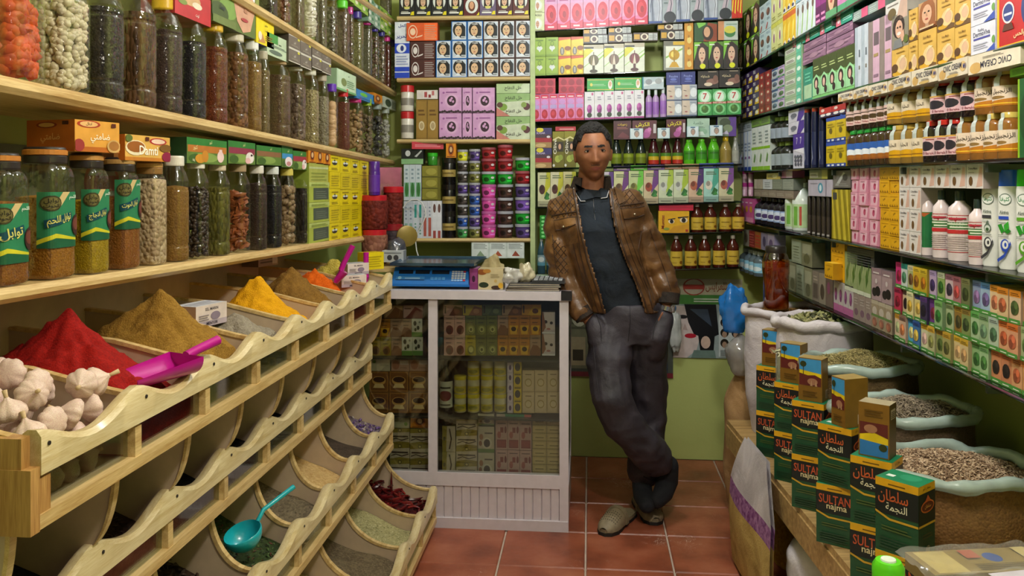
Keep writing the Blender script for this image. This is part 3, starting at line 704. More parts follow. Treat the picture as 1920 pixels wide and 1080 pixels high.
WOM=[R(0,0,1,1,'5d7034'),E(.2,.75,.25,.3,'b89a4c'),E(.35,.35,.2,.2,'7a9a4a'),E(.15,.2,.2,.2,'44562a'),P([(.46,1),(.46,.55),(.54,.2),(.68,.02),(.86,.1),(.97,.5),(.98,1)],'c9987c'),P([(.44,1),(.5,.8),(.8,.88),(.96,.7),(1,1)],'dfe4ea'),E(.60,.66,.06,.028,'2c1c14'),E(.84,.68,.05,.026,'2c1c14'),P([(.52,.74),(.66,.77),(.66,.79),(.53,.77)],'4a2c1c'),P([(.76,.8),(.9,.78),(.9,.76),(.76,.77)],'4a2c1c'),P([(.71,.66),(.70,.42),(.78,.41)],'b07c60'),E(.71,.27,.085,.035,'a83c40'),T(.2,.3,.1,'Soap','1c2440',.4),R(0,0,.5,.14,'6a7a40')]
k_wom=Kind('herbal_soap_box','5d7034',WOM,'3c4a20')
o=on_top(J1,396,480,-72,36,k_wom,'large herbal soap carton with woman in white headscarf',d=.08)
k_yb=Kind('yellow_soap_box','e2cc14',[T(.55,.75,.12,'صابون','5a3a10',.7),T(.55,.55,.1,'الحوت','5a3a10',.7),P([(.1,.05),(.35,.4),(.5,.1)],'c08a50'),E(.2,.3,.1,.16,'e8d8c0'),LN(.5,.2,.9,.42,3,'8a6a10')],'c8b414','4a3a9a')
on_top(J1,480,514,25,78,k_yb,'yellow soap carton with purple top edge beside the portrait carton',d=.07)
k_gs=Kind('herbal_soap_box','b4c4a4',[P([(.1,.6),(.5,.6),(.5,1),(.1,1)],'3f8a3c'),T(.6,.62,.09,'verte','2c3c2c',.5),E(.4,.2,.3,.1,'5a6a5c'),LN(.2,.42,.9,.54,2,'6a7a6a')],'8a9a7c')
on_top(J1,500,541,57,100,k_gs,'pale green soap carton with dark green leaf patch',d=.06)
k_br=Kind('cream_box','6a5f54',[R(0,0,1,.06,'cfc8b8'),R(0,.94,1,1,'cfc8b8'),E(.85,.85,.1,.1,'c8c040'),T(.5,.5,.22,'الرش','d8d2c4',.7),LN(.2,.2,.8,.34,2,'a89c8c')],'4a4238')
J1.grid(541,584,62,2,2,k_br,'brown cream carton with white lettering','under third shelf',ybot=113,at=541)
J1.grid(585,621,82,2,2,k_br,'brown cream carton beside green seed jar','nearer the corner',ybot=125,at=585)
k_g2=Kind('herbal_soap_box','b9d2ae',[R(.05,.05,.95,.95,'c6dcba'),E(.35,.45,.14,.2,'7a8a50'),T(.6,.82,.1,'صابون','2f6a3c',.6),LN(.5,.25,.9,.65,4,'7aa07a'),R(0,0,1,.1,'6fae70')],'8faa84')
on_top(J1,631,668,125,165,k_g2,'light green soap carton standing on jar lids',d=.05)
on_top(J1,668,702,164,182,Kind('cream_box','2a86c8',[E(.4,.6,.2,.2,'6ac040'),LN(.1,.1,.9,.3,2,'1a5a90')],'1c6aa8'),'bright blue carton lying on jar lids',d=.06)
on_top(J1,700,717,172,190,k_or,'small orange carton next to the blue carton',d=.05)
on_top(J1,719,747,178,199,Kind('herbal_soap_box','c9d2c0',[E(.3,.5,.2,.35,'3a4a3c'),LN(.55,.2,.95,.8,4,'7a8a78')],'a0a898'),'pale carton with dark oval in the corner',d=.05)
k_gy=Kind('green_packet','9abf50',flat([[E(.25+.5*(i%2),.15+.22*i,.18,.07,'e6e4c8'),E(.7-.5*(i%2),.18+.22*i,.14,.06,'5a8a2c')]for i in range(4)])+[R(.0,.46,1,.5,'d8cc40')],'7a9a3c',cat='packet')
J2.grid(650,692,-20,3,1,k_gy,'green patterned packet','cut by picture top',ybot=33,at=692,d=.05)
J2.grid(690,713,14,2,1,Kind('green_packet','8fb09a',flat([[E(.3,.15+.24*i,.2,.08,'dfe8dc'),E(.75,.2+.24*i,.15,.07,'4a8a60')]for i in range(4)]),'6a8a74',cat='packet'),'mint patterned packet','on purple jar lids',ybot=58,at=713,d=.05)
J2.grid(713,740,36,2,1,k_gy,'green patterned packet','near the top corner',ybot=76,at=740,d=.05)
def bin_y(j):return BY0+j*BW
def heap(j,apex_px,apex_y,m,label,rad=.2,front=.05,n=56,name='spice_heap',rowr=0,sharp=1.0,seed=0,base_back=.10,xoff=None):
 y0,y1=bin_y(j)+.008,bin_y(j+1)-.008;ym=(y0+y1)/2
 a=on_y(apex_px,apex_y,ym);x0,x1=BX[rowr]-.016,XL+.03;zb=BZ[rowr]
 mb=MB()
 def fn(u,v):
  x=x0+(x1-x0)*u;y=y0+(y1-y0)*v
  d=math.hypot((x-a.x)*(.8 if x<a.x else 1),(y-ym)*1.25)
  base=zb+front+(base_back-front)*u
  z=max(base,a.z-d*sharp+.012*math.exp(-(d/.05)**2))
  th=math.atan2(y-ym,x-a.x);nz=noise.noise(Vector((x*16,y*16,seed)))*.016+noise.noise(Vector((x*60,y*60,seed+5)))*.010-abs(noise.noise(Vector((math.cos(th)*2.6,math.sin(th)*2.6,d*5+seed))))*.022*min(1,d/.06)*max(0,1-d/.3)
  return(x,y,z+nz-.006)
 mb.grid(fn,n,n,m,flip=True)
 B=zb+.013;L=len(mb.v)
 mb.grid(lambda u,v:(fn(0,u)[0],fn(0,u)[1],fn(0,u)[2]*(1-v)+B*v),n,1,m)
 mb.grid(lambda u,v:(fn(u,0)[0],fn(u,0)[1],fn(u,0)[2]*(1-v)+B*v),n,1,m)
 mb.grid(lambda u,v:(fn(u,1)[0],fn(u,1)[1],fn(u,1)[2]*(1-v)+B*v),n,1,m)
 mb.grid(lambda u,v:(fn(1,u)[0],fn(1,u)[1],fn(1,u)[2]*(1-v)+B*v),n,1,m)
 return tag(mb.obj(name,None,True,60),label,'spice heap')
heap(1,128,583,grain('780a06','a0160d',300,bump=.4,rough=.85),'heap of bright red paprika powder beside the garlic',front=.075,sharp=.80,base_back=.09)
heap(2,302,545,grain('7e5a1e','9c7630',260,bump=.6,rough=.9),'heap of ochre-brown cumin powder behind the pink scoop',front=.06,sharp=.78,seed=2)
heap(3,440,592,grain('7a7060','9a9080',220,bump=.6,rough=.9),'low heap of grey pepper powder beside the brown heap',front=.055,sharp=.42,seed=3)
heap(4,482,520,grain('c98a08','e0a410',260,bump=.6,rough=.9),'heap of golden yellow turmeric powder',front=.06,sharp=.85,seed=4)
heap(5,547,499,grain('6a4a1c','8a6428',260,bump=.6,rough=.9),'heap of dark tan spice powder beyond the yellow heap',front=.05,sharp=.85,seed=5)
heap(6,592,506,grain('c04a08','d8650f',260,bump=.6,rough=.9),'small heap of orange powder near the salt cartons',front=.06,sharp=.7,seed=6)
heap(7,628,486,grain('a89030','c4b054',200,bump=.8,rough=.9),'heap of pale yellow ginger powder at the far end',front=.06,sharp=.8,seed=7)
def garlic_mat():
 m,nt,b=newmat('garlic_skin')
 tc=N(nt,'TexCoord');mp=N(nt,'Mapping');mp.inputs['Scale'].default_value=(60,60,9);nt.links.new(tc.outputs['Object'],mp.inputs[0])
 n1=N(nt,'TexNoise',i_Scale=1.0,i_Detail=4.0);nt.links.new(mp.outputs[0],n1.inputs['Vector'])
 n2=N(nt,'TexNoise',i_Scale=26.0,i_Detail=2.0);nt.links.new(tc.outputs['Object'],n2.inputs['Vector'])
 r=ramp(nt,[(0.3,rgb('a86a78')),(0.48,rgb('d8b4a8')),(0.62,rgb('e8d8c4'))]);ad=N(nt,'Math',operation='MULTIPLY_ADD');ad.inputs[1].default_value=.5
 h=N(nt,'Math',operation='MULTIPLY');h.inputs[1].default_value=.55;nt.links.new(n1.outputs['Fac'],h.inputs[0]);nt.links.new(n2.outputs['Fac'],ad.inputs[0]);nt.links.new(h.outputs[0],ad.inputs[2])
 nt.links.new(ad.outputs[0],r.inputs[0]);nt.links.new(r.outputs[0],b.inputs['Base Color']);b.inputs['Roughness'].default_value=.4
 b.inputs['Subsurface Weight'].default_value=.1;b.inputs['Subsurface Radius'].default_value=(.01,.005,.003)
 bp=N(nt,'Bump');bp.inputs['Strength'].default_value=.3;bp.inputs['Distance'].default_value=.002;nt.links.new(n1.outputs['Fac'],bp.inputs['Height']);nt.links.new(bp.outputs[0],b.inputs['Normal'])
 return m
GARLIC=garlic_mat()
gm=[]
for i in range(4):
 mb=MB();lob=(8,9,7,10)[i]
 mb.lathe([(.06,0),(.45,.02),(.85,.16),(1.0,.42),(.95,.68),(.70,.96),(.40,1.16),(.20,1.32),(.13,1.45)],GARLIC,40,lobes=lob,lamp=.11)
 st=MB().lathe([(.14,1.40),(.12,1.5),(.11+.02*i,1.56+.16*i)],mat('c9ab80',.7),10)
 gm.append((mb.mesh('bulb',True,80),st.mesh('stem',True)))
rnd=random.Random(5);placed=[]
GP=['cut by the picture edge','against the wooden divider','beside the red powder','near the corner post','high on the heap','low on the heap','behind the glass front','near the rail','in the middle of the heap','at the back of the bin']
for tr in range(6000):
 r=rnd.uniform(.025,.031)
 x,y=rnd.uniform(BX[0]-.040,XL+.16),rnd.uniform(BY0+.04,BY0+BW-.036)
 if tr<14:r=.027;x,y=BX[0]-.044,BY0+(.048,.104,.160,.216,.076,.132,.190,.248,.06,.115,.17,.225,.25,.2)[tr]
 z=BZ[0]+.014+r*.8
 for(a,b,c,q)in placed:
  dd=math.hypot(a-x,b-y);s=(q+r)*.93
  if dd<s:z=max(z,c+math.sqrt(s*s-dd*dd))
 lim=BZ[0]+LIP+.030+min(.03,max(0,(BX[0]-x)*.1))
 if z+r*.3>lim or len(placed)>=84:continue
 placed.append((x,y,z,r))
for i,(x,y,z,r)in enumerate(sorted(placed,key=lambda q:(-q[2]))):
 tone=['pinkish','white','purple-tinged','cream'][i%4];sz='large' if r>.0285 else 'small'
 t=thing('garlic_bulb','%s %s garlic bulb, %s highest in the garlic bin'%(sz,tone,ORD[i]if i<18 else 'x'),'garlic',(x,y,z),0,'garlic bulbs in the first bin')
 if i>=18:t['label']='%s %s garlic bulb, %s below the %s layer of the garlic bin'%(sz,tone,ORD[(i-18)%16],['top','upper','middle'][(i-18)//16])
 t.rotation_euler=(rnd.uniform(-2.0,2.0),rnd.uniform(-.9,1.6),rnd.uniform(0,6))
 b_,s_=gm[i%4]
 for nm,me in(('bulb',b_),('stem',s_)):
  o=link(nm,me,t,(0,0,-r*.62));o.scale=(r,r,r)
def scatter(mb,fn,n,ln,wd,m,seed,curl=0.0,flatk=.5,lift=.5):
 rnd=random.Random(seed)
 for i in range(n):
  p=Vector(fn(rnd.random(),rnd.random()));l=ln*rnd.uniform(.6,1.3);w=wd*rnd.uniform(.7,1.3)
  M=Matrix.Translation(p+Vector((0,0,w*lift)))@Matrix.Rotation(rnd.uniform(0,2*PI),4,'Z')@Matrix.Rotation(rnd.uniform(-.5,.5),4,'Y')
  mm=m[i%len(m)]
  c=curl*l*rnd.uniform(-1,1)
  vs=[(-l/2,-w*.3,0),(-l/2,w*.3,0),(0,-w/2,c),(0,w/2,c),(l/2,-w*.15,0),(l/2,w*.15,0),(0,0,c+w*flatk)]
  mb.add(vs,[(0,2,6),(1,0,6),(3,1,6),(2,4,6),(4,5,6),(5,3,6),(0,1,3,2),(2,3,5,4)],mm,M)
def bin_fill(r,j,m,label,pieces=None,front=.055,rise=.34,name='seed_heap',seed=0):
 y0,y1=bin_y(j)+.008,bin_y(j+1)-.008;x0,x1=BX[r]-.016,XL+.03;zb=BZ[r];zt=BZ[r-1]-.03
 def fn(u,v):
  x=x0+(x1-x0)*u;y=y0+(y1-y0)*v
  return(x,y,min(zt,zb+front+(x0-x)*rise+noise.noise(Vector((x*9,y*9,seed)))*.02+noise.noise(Vector((x*40,y*40,seed)))*.003))
 mb=MB();mb.grid(fn,16,14,m,flip=True)
 B=zb+.013
 mb.grid(lambda u,v:(fn(0,u)[0],fn(0,u)[1],fn(0,u)[2]*(1-v)+B*v),14,1,m)
 root=tag(mb.obj(name,None,True,60),label,'spice heap','seeds and herbs in the lower bins')
 if pieces:
  n,ln,wd,ms,curl=pieces
  q=MB();scatter(q,lambda a,b:fn(a*.8,.03+.94*b),n,ln,wd,ms,seed+j,curl);o=q.obj('loose_pieces',root);o['kind']='stuff'
 return fn
G=lambda*h:[mat(x,.7)for x in h]
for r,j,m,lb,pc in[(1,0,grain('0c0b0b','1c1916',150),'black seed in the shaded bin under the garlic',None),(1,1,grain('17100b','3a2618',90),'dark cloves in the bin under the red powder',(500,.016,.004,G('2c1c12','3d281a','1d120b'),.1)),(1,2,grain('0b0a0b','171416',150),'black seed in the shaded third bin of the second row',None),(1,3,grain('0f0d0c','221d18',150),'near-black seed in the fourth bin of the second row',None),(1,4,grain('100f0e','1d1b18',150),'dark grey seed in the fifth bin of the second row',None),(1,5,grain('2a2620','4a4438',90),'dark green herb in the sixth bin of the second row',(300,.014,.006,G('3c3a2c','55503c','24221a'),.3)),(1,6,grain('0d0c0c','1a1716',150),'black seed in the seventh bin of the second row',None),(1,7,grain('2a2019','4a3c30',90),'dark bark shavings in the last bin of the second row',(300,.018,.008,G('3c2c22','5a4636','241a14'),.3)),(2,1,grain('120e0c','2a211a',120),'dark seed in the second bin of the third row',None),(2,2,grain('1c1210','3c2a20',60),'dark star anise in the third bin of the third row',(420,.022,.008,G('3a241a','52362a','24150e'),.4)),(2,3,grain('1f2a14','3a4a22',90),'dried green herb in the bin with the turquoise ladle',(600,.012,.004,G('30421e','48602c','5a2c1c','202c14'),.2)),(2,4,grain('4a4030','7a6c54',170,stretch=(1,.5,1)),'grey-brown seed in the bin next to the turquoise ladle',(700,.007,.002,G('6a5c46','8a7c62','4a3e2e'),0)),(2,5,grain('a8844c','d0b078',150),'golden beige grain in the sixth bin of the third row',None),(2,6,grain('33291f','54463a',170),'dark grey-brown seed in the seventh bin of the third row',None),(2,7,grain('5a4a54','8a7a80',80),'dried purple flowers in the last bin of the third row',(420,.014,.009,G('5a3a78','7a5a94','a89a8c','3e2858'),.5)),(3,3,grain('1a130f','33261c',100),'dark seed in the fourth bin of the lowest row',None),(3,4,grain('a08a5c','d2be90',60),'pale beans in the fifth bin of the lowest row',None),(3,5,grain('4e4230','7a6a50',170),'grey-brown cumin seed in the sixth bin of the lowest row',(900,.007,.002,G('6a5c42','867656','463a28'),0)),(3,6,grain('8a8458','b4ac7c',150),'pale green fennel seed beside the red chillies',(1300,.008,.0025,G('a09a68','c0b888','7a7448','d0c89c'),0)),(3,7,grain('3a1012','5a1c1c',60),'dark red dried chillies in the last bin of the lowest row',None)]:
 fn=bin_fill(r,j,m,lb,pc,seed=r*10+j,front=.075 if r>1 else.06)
 if(r,j)==(3,7):
  q=MB();rn=random.Random(3);ch=[mat('5c1416',.25),mat('7a2420',.25),mat('48100f',.25)]
  for i in range(150):
   p=Vector(fn(rn.random()*.7,.06+.88*rn.random()))+Vector((0,0,rn.uniform(.004,.03)));a=rn.uniform(0,6.3);l=rn.uniform(.03,.07);d=Vector((math.cos(a),math.sin(a),rn.uniform(-.25,.35)));bnd=d.cross(Vector((0,0,1)))*rn.uniform(-.02,.02)
   q.tube([p-d*l/2,p-d*l*.2+bnd*.6,p+d*l*.15+bnd,p+d*l/2],[.004,.0065,.005,.001],ch[i%3],5)
  q.tube([Vector(fn(.25,.9))+Vector((0,0,z_))for z_ in(.0,.03,.06,.085)],[.006,.006,.004,.001],ch[0],5)
  o=q.obj('chilli_pods',bpy.data.objects['seed_heap.019']if 0 else None,True);o['kind']='stuff';o.parent=[x for x in COL.objects if x.get('label','').startswith('dark red dried chillies')][0]
def scoop(name,m,label,loc,rz,pitch,r=.045,ln=.12,hl=.15,rnd_bowl=False,rx=0):
 root=thing(name,label,'scoop',loc,rz);root.rotation_euler=(rx,pitch,rz)
 mb=MB()
 if rnd_bowl:
  pr=[(r*math.sin(a),r-r*math.cos(a))for a in[PI/2*i/8+.02 for i in range(8)]]+[(r,r)]
  pr+=[(q-.002,z+.002)for q,z in pr[::-1]]
  mb.lathe(pr,m,24,cap=False);mb.obj('bowl',root,True,60)
  MB().tube([(r*.98,0,r*.96),(r*1.5,0,r*1.3),(r+hl,0,r*1.25)],[.006,.006,.007],m,8).obj('handle',root,True)
 else:
  def fn(u,v,o=0):
   a=PI*(1.0*u);x=-ln*v;k=(1-.15*v)*(r-o)
   return(x,-math.cos(a)*k,-math.sin(a)*k*.8+.01*v*math.sin(a))
  mb.grid(lambda u,v:fn(u,v),16,8,m);mb.grid(lambda u,v:fn(u,v,.0025),16,8,m,flip=True)
  mb.grid(lambda u,v:fn(u,0,.0025*v),16,1,m)
  mb.add([fn(i/16,0)for i in range(17)],[tuple(range(17))],m)
  mb.obj('bowl',root,True,50)
  MB().tube([(0,0,-.004),(hl*.3,0,0),(hl,0,.004)],[.011,.010,.011],m,8).obj('handle',root,True)
 return root
PINK=mat('b8108a',.3,var=.03,coat=.3);TURQ=mat('18a8b4',.3,var=.03,coat=.3)
p=on_y(330,688,bin_y(1)+.14)
scoop('flour_scoop',PINK,'magenta plastic scoop resting in the red powder bin',p+Vector((-.012,.068,.012)),1.15,-.14,.052,.15,.085)
p=on_y(465,1012,bin_y(3)+.13)
scoop('ladle',TURQ,'turquoise plastic ladle in the dried green herb',on_y(465,1028,bin_y(3)+.10),1.0,-.35,.05,hl=.13,rnd_bowl=True)
p=on_y(638,505,bin_y(6)+.2)
scoop('flour_scoop',PINK,'magenta scoop standing handle up behind the salt cartons',p+Vector((0,0,.0)),.3,-1.05,.042,.05,.10)
scoop('flour_scoop',PINK,'narrow magenta scoop handle near the yellow carton',on_y(685,520,bin_y(7)+.14),.2,-1.5,.02,.04,.10)
k_salt=Kind('salt_box','d9c8c0',[R(0,0,1,.26,'b0a0a8'),T(.5,.8,.14,'CELMAR CERAMICS'.split()[0]and 'SEL MARIN','3a3440',.8),E(.62,.45,.16,.2,'8a7a8a'),LN(.08,.3,.4,.6,3,'8a7c80'),T(.5,.14,.14,'MENTOR','3a3440',.5)],'b89880','cfd0d6',left=[R(0,0,1,1,'b08c70')],topd=[LN(.1,.2,.9,.8,3,'a8a8b4')])
def salt(px,py,yy,rz,label,w=.10,h=.045,d=.055):
 o=link('salt_box',k_salt.mesh(w,h,d),None,on_y(px,py,yy),rz);tag(o,label,'box','salt cartons set on the bin dividers');return o
salt(397,610,bin_y(3)+.06,PI/2-.25,'white salt carton set on the divider beside the grey powder',.12,.055,.07)
salt(664,538,bin_y(7)+.0,PI/2-.95,'white salt carton tilted at the front of the orange powder bin')
salt(672,515,bin_y(7)+.10,PI/2-.7,'white salt carton lying behind the tilted salt carton')
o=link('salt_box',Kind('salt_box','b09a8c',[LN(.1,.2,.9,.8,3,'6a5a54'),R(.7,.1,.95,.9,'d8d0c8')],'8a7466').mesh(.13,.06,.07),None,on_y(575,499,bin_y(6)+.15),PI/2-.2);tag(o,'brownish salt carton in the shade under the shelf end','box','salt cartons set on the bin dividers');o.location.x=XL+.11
o=link('yellow_soap_box',k_ye2.mesh(.09,.07,.06),None,on_y(703,505,3.47),PI/2-.7);tag(o,'yellow carton standing at the far end of the top bin row','box')
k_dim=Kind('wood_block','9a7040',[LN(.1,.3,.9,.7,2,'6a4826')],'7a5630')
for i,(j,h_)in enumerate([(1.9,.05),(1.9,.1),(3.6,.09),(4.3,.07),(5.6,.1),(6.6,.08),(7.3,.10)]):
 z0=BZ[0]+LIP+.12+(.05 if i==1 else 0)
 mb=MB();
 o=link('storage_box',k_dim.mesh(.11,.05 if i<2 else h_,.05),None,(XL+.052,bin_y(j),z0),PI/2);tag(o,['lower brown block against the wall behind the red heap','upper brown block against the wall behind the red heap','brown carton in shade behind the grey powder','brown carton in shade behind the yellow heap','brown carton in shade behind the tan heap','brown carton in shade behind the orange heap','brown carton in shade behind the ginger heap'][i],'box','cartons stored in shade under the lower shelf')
for i,(u0,u1,lb)in enumerate([(1.42,1.98,'advertising sheet with shade in its colours on the wall behind the first labelled jars'),(2.02,2.62,'advertising sheet with shade in its colours on the wall behind the seed jars')]):
 mb=MB();W,H=u1-u0,.26;M=Matrix.Translation((XL+.003,u0,1.27))@Matrix.Rotation(PI/2,4,'Z')@FRONT(0,H,0);mb.box(0,0,-.002,W,H,0,mat('7a8070',.5),M)  # sheet colours darkened to carry the shade behind the jars
 decal(mb,[R(0,0,1,.3,'3c5a3a'),E(.25,.66,.14,.26,'8a4a40',20),E(.25,.66,.12,.22,'7a8070',20),R(.12,.58,.38,.74,'8a3c34'),T(.66,.7,.3,'للعرايس','3a3a34',.4)],W,H,M,.0004);tag(mb.obj('poster'),lb,'poster')
YL=4.30
GLASS_SHELF=clear('6f9c84',0.06,0.75,0.08,'shelf_glass',0.4)
BLX=(1,0);BLN=(0,1)
BL=[Shelf((0,YL),BLX,BLN,(748,30),(992,28)),Shelf((0,YL),BLX,BLN,(748,146),(995,143)),Shelf((0,YL),BLX,BLN,(748,261),(998,261)),Shelf((0,YL),BLX,BLN,(760,447),(1001,447))]
for i,(s,x0,x1)in enumerate(zip(BL,(744,744,744,772),(992,996,999,1003))):
 s.board('back_shelf',x0,x1,.2,.02,PINE_X,['back wall pine shelf under the oval portrait dye boxes','back wall pine shelf under the henna boxes','back wall pine shelf under the pink floral boxes','back wall pine shelf under the stacked tubs'][i],'shelf')
up=on_y(999,300,YL)
mb=MB();mb.box(up.x-.012,YL-.006,.98,up.x+.012,YB,2.72,mat('b4c48c',.5));tag(mb.obj('shelf_upright'),'pale green painted upright board between wooden and glass shelves','upright')
def oval(c,bg,back='d8dcd8'):return[E(.5,.62,.40,.34,back,20)]+FACE(.5,.62,.24,.24,'ffffff' and '241814','d8b294')+[P([(.3,.4),(.7,.4),(.62,.30),(.38,.30)],'d8d070')]
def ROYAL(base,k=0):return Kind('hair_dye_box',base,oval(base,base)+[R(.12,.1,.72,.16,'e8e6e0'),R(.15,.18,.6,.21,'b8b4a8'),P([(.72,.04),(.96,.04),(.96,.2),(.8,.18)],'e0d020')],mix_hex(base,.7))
kr=[ROYAL('1c1c22')]*4+[Kind('hair_dye_box','5a1a20',[E(.5,.42,.40,.32,'d8dcd8',20),E(.5,.40,.22,.22,'6a3a20',14),E(.5,.44,.14,.16,'d8a27c'),T(.5,.88,.14,'ROYAL','d8c890',.8,PI),P([(.8,.02),(.98,.02),(.98,.16)],'e0d020')],'40141a'),ROYAL('6a5a78'),ROYAL('4a1c24'),ROYAL('5a2418')]
BL[0].grid(748,992,-14,8,1,kr,lambda c,r:['black','black','black','black','maroon upside-down','purple','maroon','red-brown'][c]+' hair dye box with oval portrait','top back shelf','oval portrait hair dye boxes',d=.06)
def TIGER(col):return Kind('henna_box',col,[R(.06,.04,.94,.96,'dfe3ea'),R(.10,.08,.92,.92,'c4cedc'),P([(.55,.1),(.9,.1),(.9,.7),(.7,.9),(.4,.9)],'1c242c')]+FACE(.45,.52,.34,.34,'1c1612','d9b48c',long=False)+[P([(.16,.08),(.4,.24),(.66,.08)],'dfe4ec'),T(.48,.84,.09,'TIGER','e8e8e8',.5),R(.62,.1,.9,.2,'c8ccd0'),R(.62,.12,.86,.15,'505860')],mix_hex(col,.8),col)
tb,tn=TIGER('2a6ab0'),TIGER('4a2c24')
rows=[[tb,tb,tn,tn,tn,tn],[tb,tb,tb,tn,tn,tn]]
BL[1].grid(817,996,76,6,2,rows,lambda c,r:('blue' if rows[r][c]is tb else 'brown')+' henna box with woman portrait','second back shelf','henna boxes with woman portrait',d=.06)
rows2=[[tb,tb,tn,tn,tn]]
BL[1].grid(846,996,40,5,1,rows2,lambda c,r:('blue' if c<2 else 'brown')+' henna box, topmost layer','second back shelf','henna boxes with woman portrait',ybot=76,d=.06)
def LYING(base,ring):return Kind('hair_powder_box',base,[E(.2,.5,.15,.38,ring,18),E(.2,.5,.125,.32,base,18),E(.2,.5,.09,.2,ring),P([(.3,.15),(.5,.25),(.52,.33),(.3,.22)],ring),R(.56,.04,.98,.96,mix_hex(base,1.25)),LN(.58,.08,.96,.92,8,mix_hex(ring,.8),.35)],mix_hex(base,.8))
BL[1].grid(769,816,78,1,2,LYING('4a2622','e0d8d4'),'dark brown lying powder box with round seal','second back shelf',d=.09)
BL[1].one(762,821,43,LYING('d8541c','f0c8a8'),'orange powder box lying on two brown powder boxes',ybot=77,d=.09,tilt=.06)
k_silk=Kind('hair_removal_packet','dfe4ee',[R(0,.62,1,.82,'dfe4ee'),R(0,.44,1,.62,'2c4ac0'),E(.45,.53,.34,.08,'e8ecf4'),E(.5,.53,.12,.05,'2c3a80'),R(0,0,1,.1,'2c4ac0'),R(0,.12,1,.2,'2c4ac0'),T(.5,.74,.09,'الحرير','2c3a90',.9),T(.5,.93,.07,'كحل','2c3a90',.8),LN(.1,.24,.9,.42,4,'9aa4c8')],'b8c0d8',cat='packet')
BL[1].one(740,768,40,k_silk,'tall blue and white packet with an eye at the shelf corner',d=.05,inset=.02)
def lidjar(sh,x0,x1,ytop,body,lid,label,ybot=None,band=None,bandz=(.2,.7),p=2.0,lidh=.16,inset=.012,name='cosmetic_jar',cat='jar',group=None,taper=.9,deco=None,glossy=.25,lidr=1.04,neck=None,touch=False,turn=0.0,seal=None):
 xc=(x0+x1)/2
 r=.03
 for _ in range(5):
  k,t=sh.kt(xc,inset+r);r=abs(sh.k(x1,inset+r)-sh.k(x0,inset+r))*.49 if touch else(x1-x0)*t/F/2*.98
 zb=sh.z(k)if ybot is None else sh.zpix(xc,ybot,inset+r);h=sh.zpix(xc,ytop,inset+r)-zb
 q=sh.pt(k,inset+r);root=thing(name,label,cat,(q.x,q.y,zb+.0005),sh.rz+turn,group)
 rr=r/max(lidr,1)
 mb=MB();prof=[(rr*taper*.96,0),(rr*taper,h*.02),(rr,h*(1-lidh)*.96),(rr*.96,h*(1-lidh))]
 if neck:prof=[(rr*.94,0),(rr,h*.03),(rr,h*neck[0]),(rr*.93,h*(neck[0]+.08)),(rr*neck[1]*1.05,h*(1-lidh)*.97),(rr*neck[1]*.9,h*(1-lidh))]
 mb.lathe(prof,body if not isinstance(body,str)else mat(body,glossy),18,p);mb.obj('body',root,True,40)
 lr=rr*lidr if not neck else rr*neck[1]
 mb=MB();mb.lathe([(lr,h*(1-lidh)),(lr,h*.985),(lr*.93,h)],mat(lid,glossy),18,p if not neck else 2.0);mb.obj('lid',root,True,40)
 if band:
  mb=MB();e=1.012
  def rz_(z):return rr*e*(taper+(1-taper)*min(1,z/(1-lidh)))if not neck else rr*e
  n=12;z0,z1=bandz
  f=lambda u,v,e=0.0:((rz_(z0+(z1-z0)*v)+e)*math.sin((u-.5)*2.8),-(rz_(z0+(z1-z0)*v)+e)*math.cos((u-.5)*2.8),h*(z0+(z1-z0)*v))
  mb.grid(f,n,1,mat(band,.35));wrap(mb,deco or[],f,n,(2.8*rr,h*(z1-z0)),.00015)
  if seal:
   sp=[(rr*1.02,z1*h),(rr*1.02,neck[0]*h),(rr*.95,(neck[0]+.08)*h),(rr*neck[1]*1.08,h*(1-lidh)),(rr*neck[1]*1.06,h*.985)]
   vs=[(q*math.sin(a),-q*math.cos(a),z)for q,z in sp for a in(-.55,-.3,-.05)]
   MB().add(vs,[(i*3+j,i*3+j+1,i*3+j+4,i*3+j+3)for i in range(4)for j in range(2)],mat(seal,.5)).obj('paper_seal',root)
  mb.obj('paper_label',root)
 return root
for i,(yt,yb)in enumerate([(210,260),(161,209)]):
 lidjar(BL[2],751,777,yt,'dcd6c8','c0282c',['white cream jar with red lid, lower of the corner stack','white cream jar with red lid, upper of the corner stack'][i],ybot=yb,band='8a8478',bandz=(.22,.5),lidh=.26,taper=1.0)
k_gold=Kind('perfume_box','8a6a2c',[R(.06,.04,.94,.96,'9a7834'),E(.5,.34,.26,.12,'d8c8a0'),E(.5,.34,.18,.08,'b09a70'),LN(.2,.6,.8,.8,2,'6a4a1c')],'5a4420')
BL[2].grid(780,822,186,2,1,k_gold,'tall golden perfume box with pale oval','third back shelf')
BL[2].one(781,821,169,Kind('soap_carton','d8cfc8',[R(.3,.1,.9,.9,'e4dcd8'),R(.36,.2,.5,.8,'a84a4c'),R(.56,.15,.68,.5,'8a3034'),R(.72,.4,.84,.9,'b86a6c')],'a8a098'),'small white carton with red squares on golden boxes',ybot=186)
k_pk=Kind('floral_soap_box','cf9cc8',[E(.55,.48,.30,.28,'d8acd0'),E(.55,.48,.2,.2,'3a2430',16),E(.5,.5,.06,.06,'cf9cc8'),E(.62,.45,.05,.05,'cf9cc8'),E(.56,.58,.05,.05,'cf9cc8'),LN(.3,.8,.8,.88,1,'8a4a8a'),E(.2,.8,.05,.04,'a060a0'),E(.12,.4,.04,.04,'a060a0'),flat([[E(.05+i*.1,.03+(i%3)*.02,.06,.05,'3a2a30',8)]for i in range(10)])],'b888b4','d8b0d0')
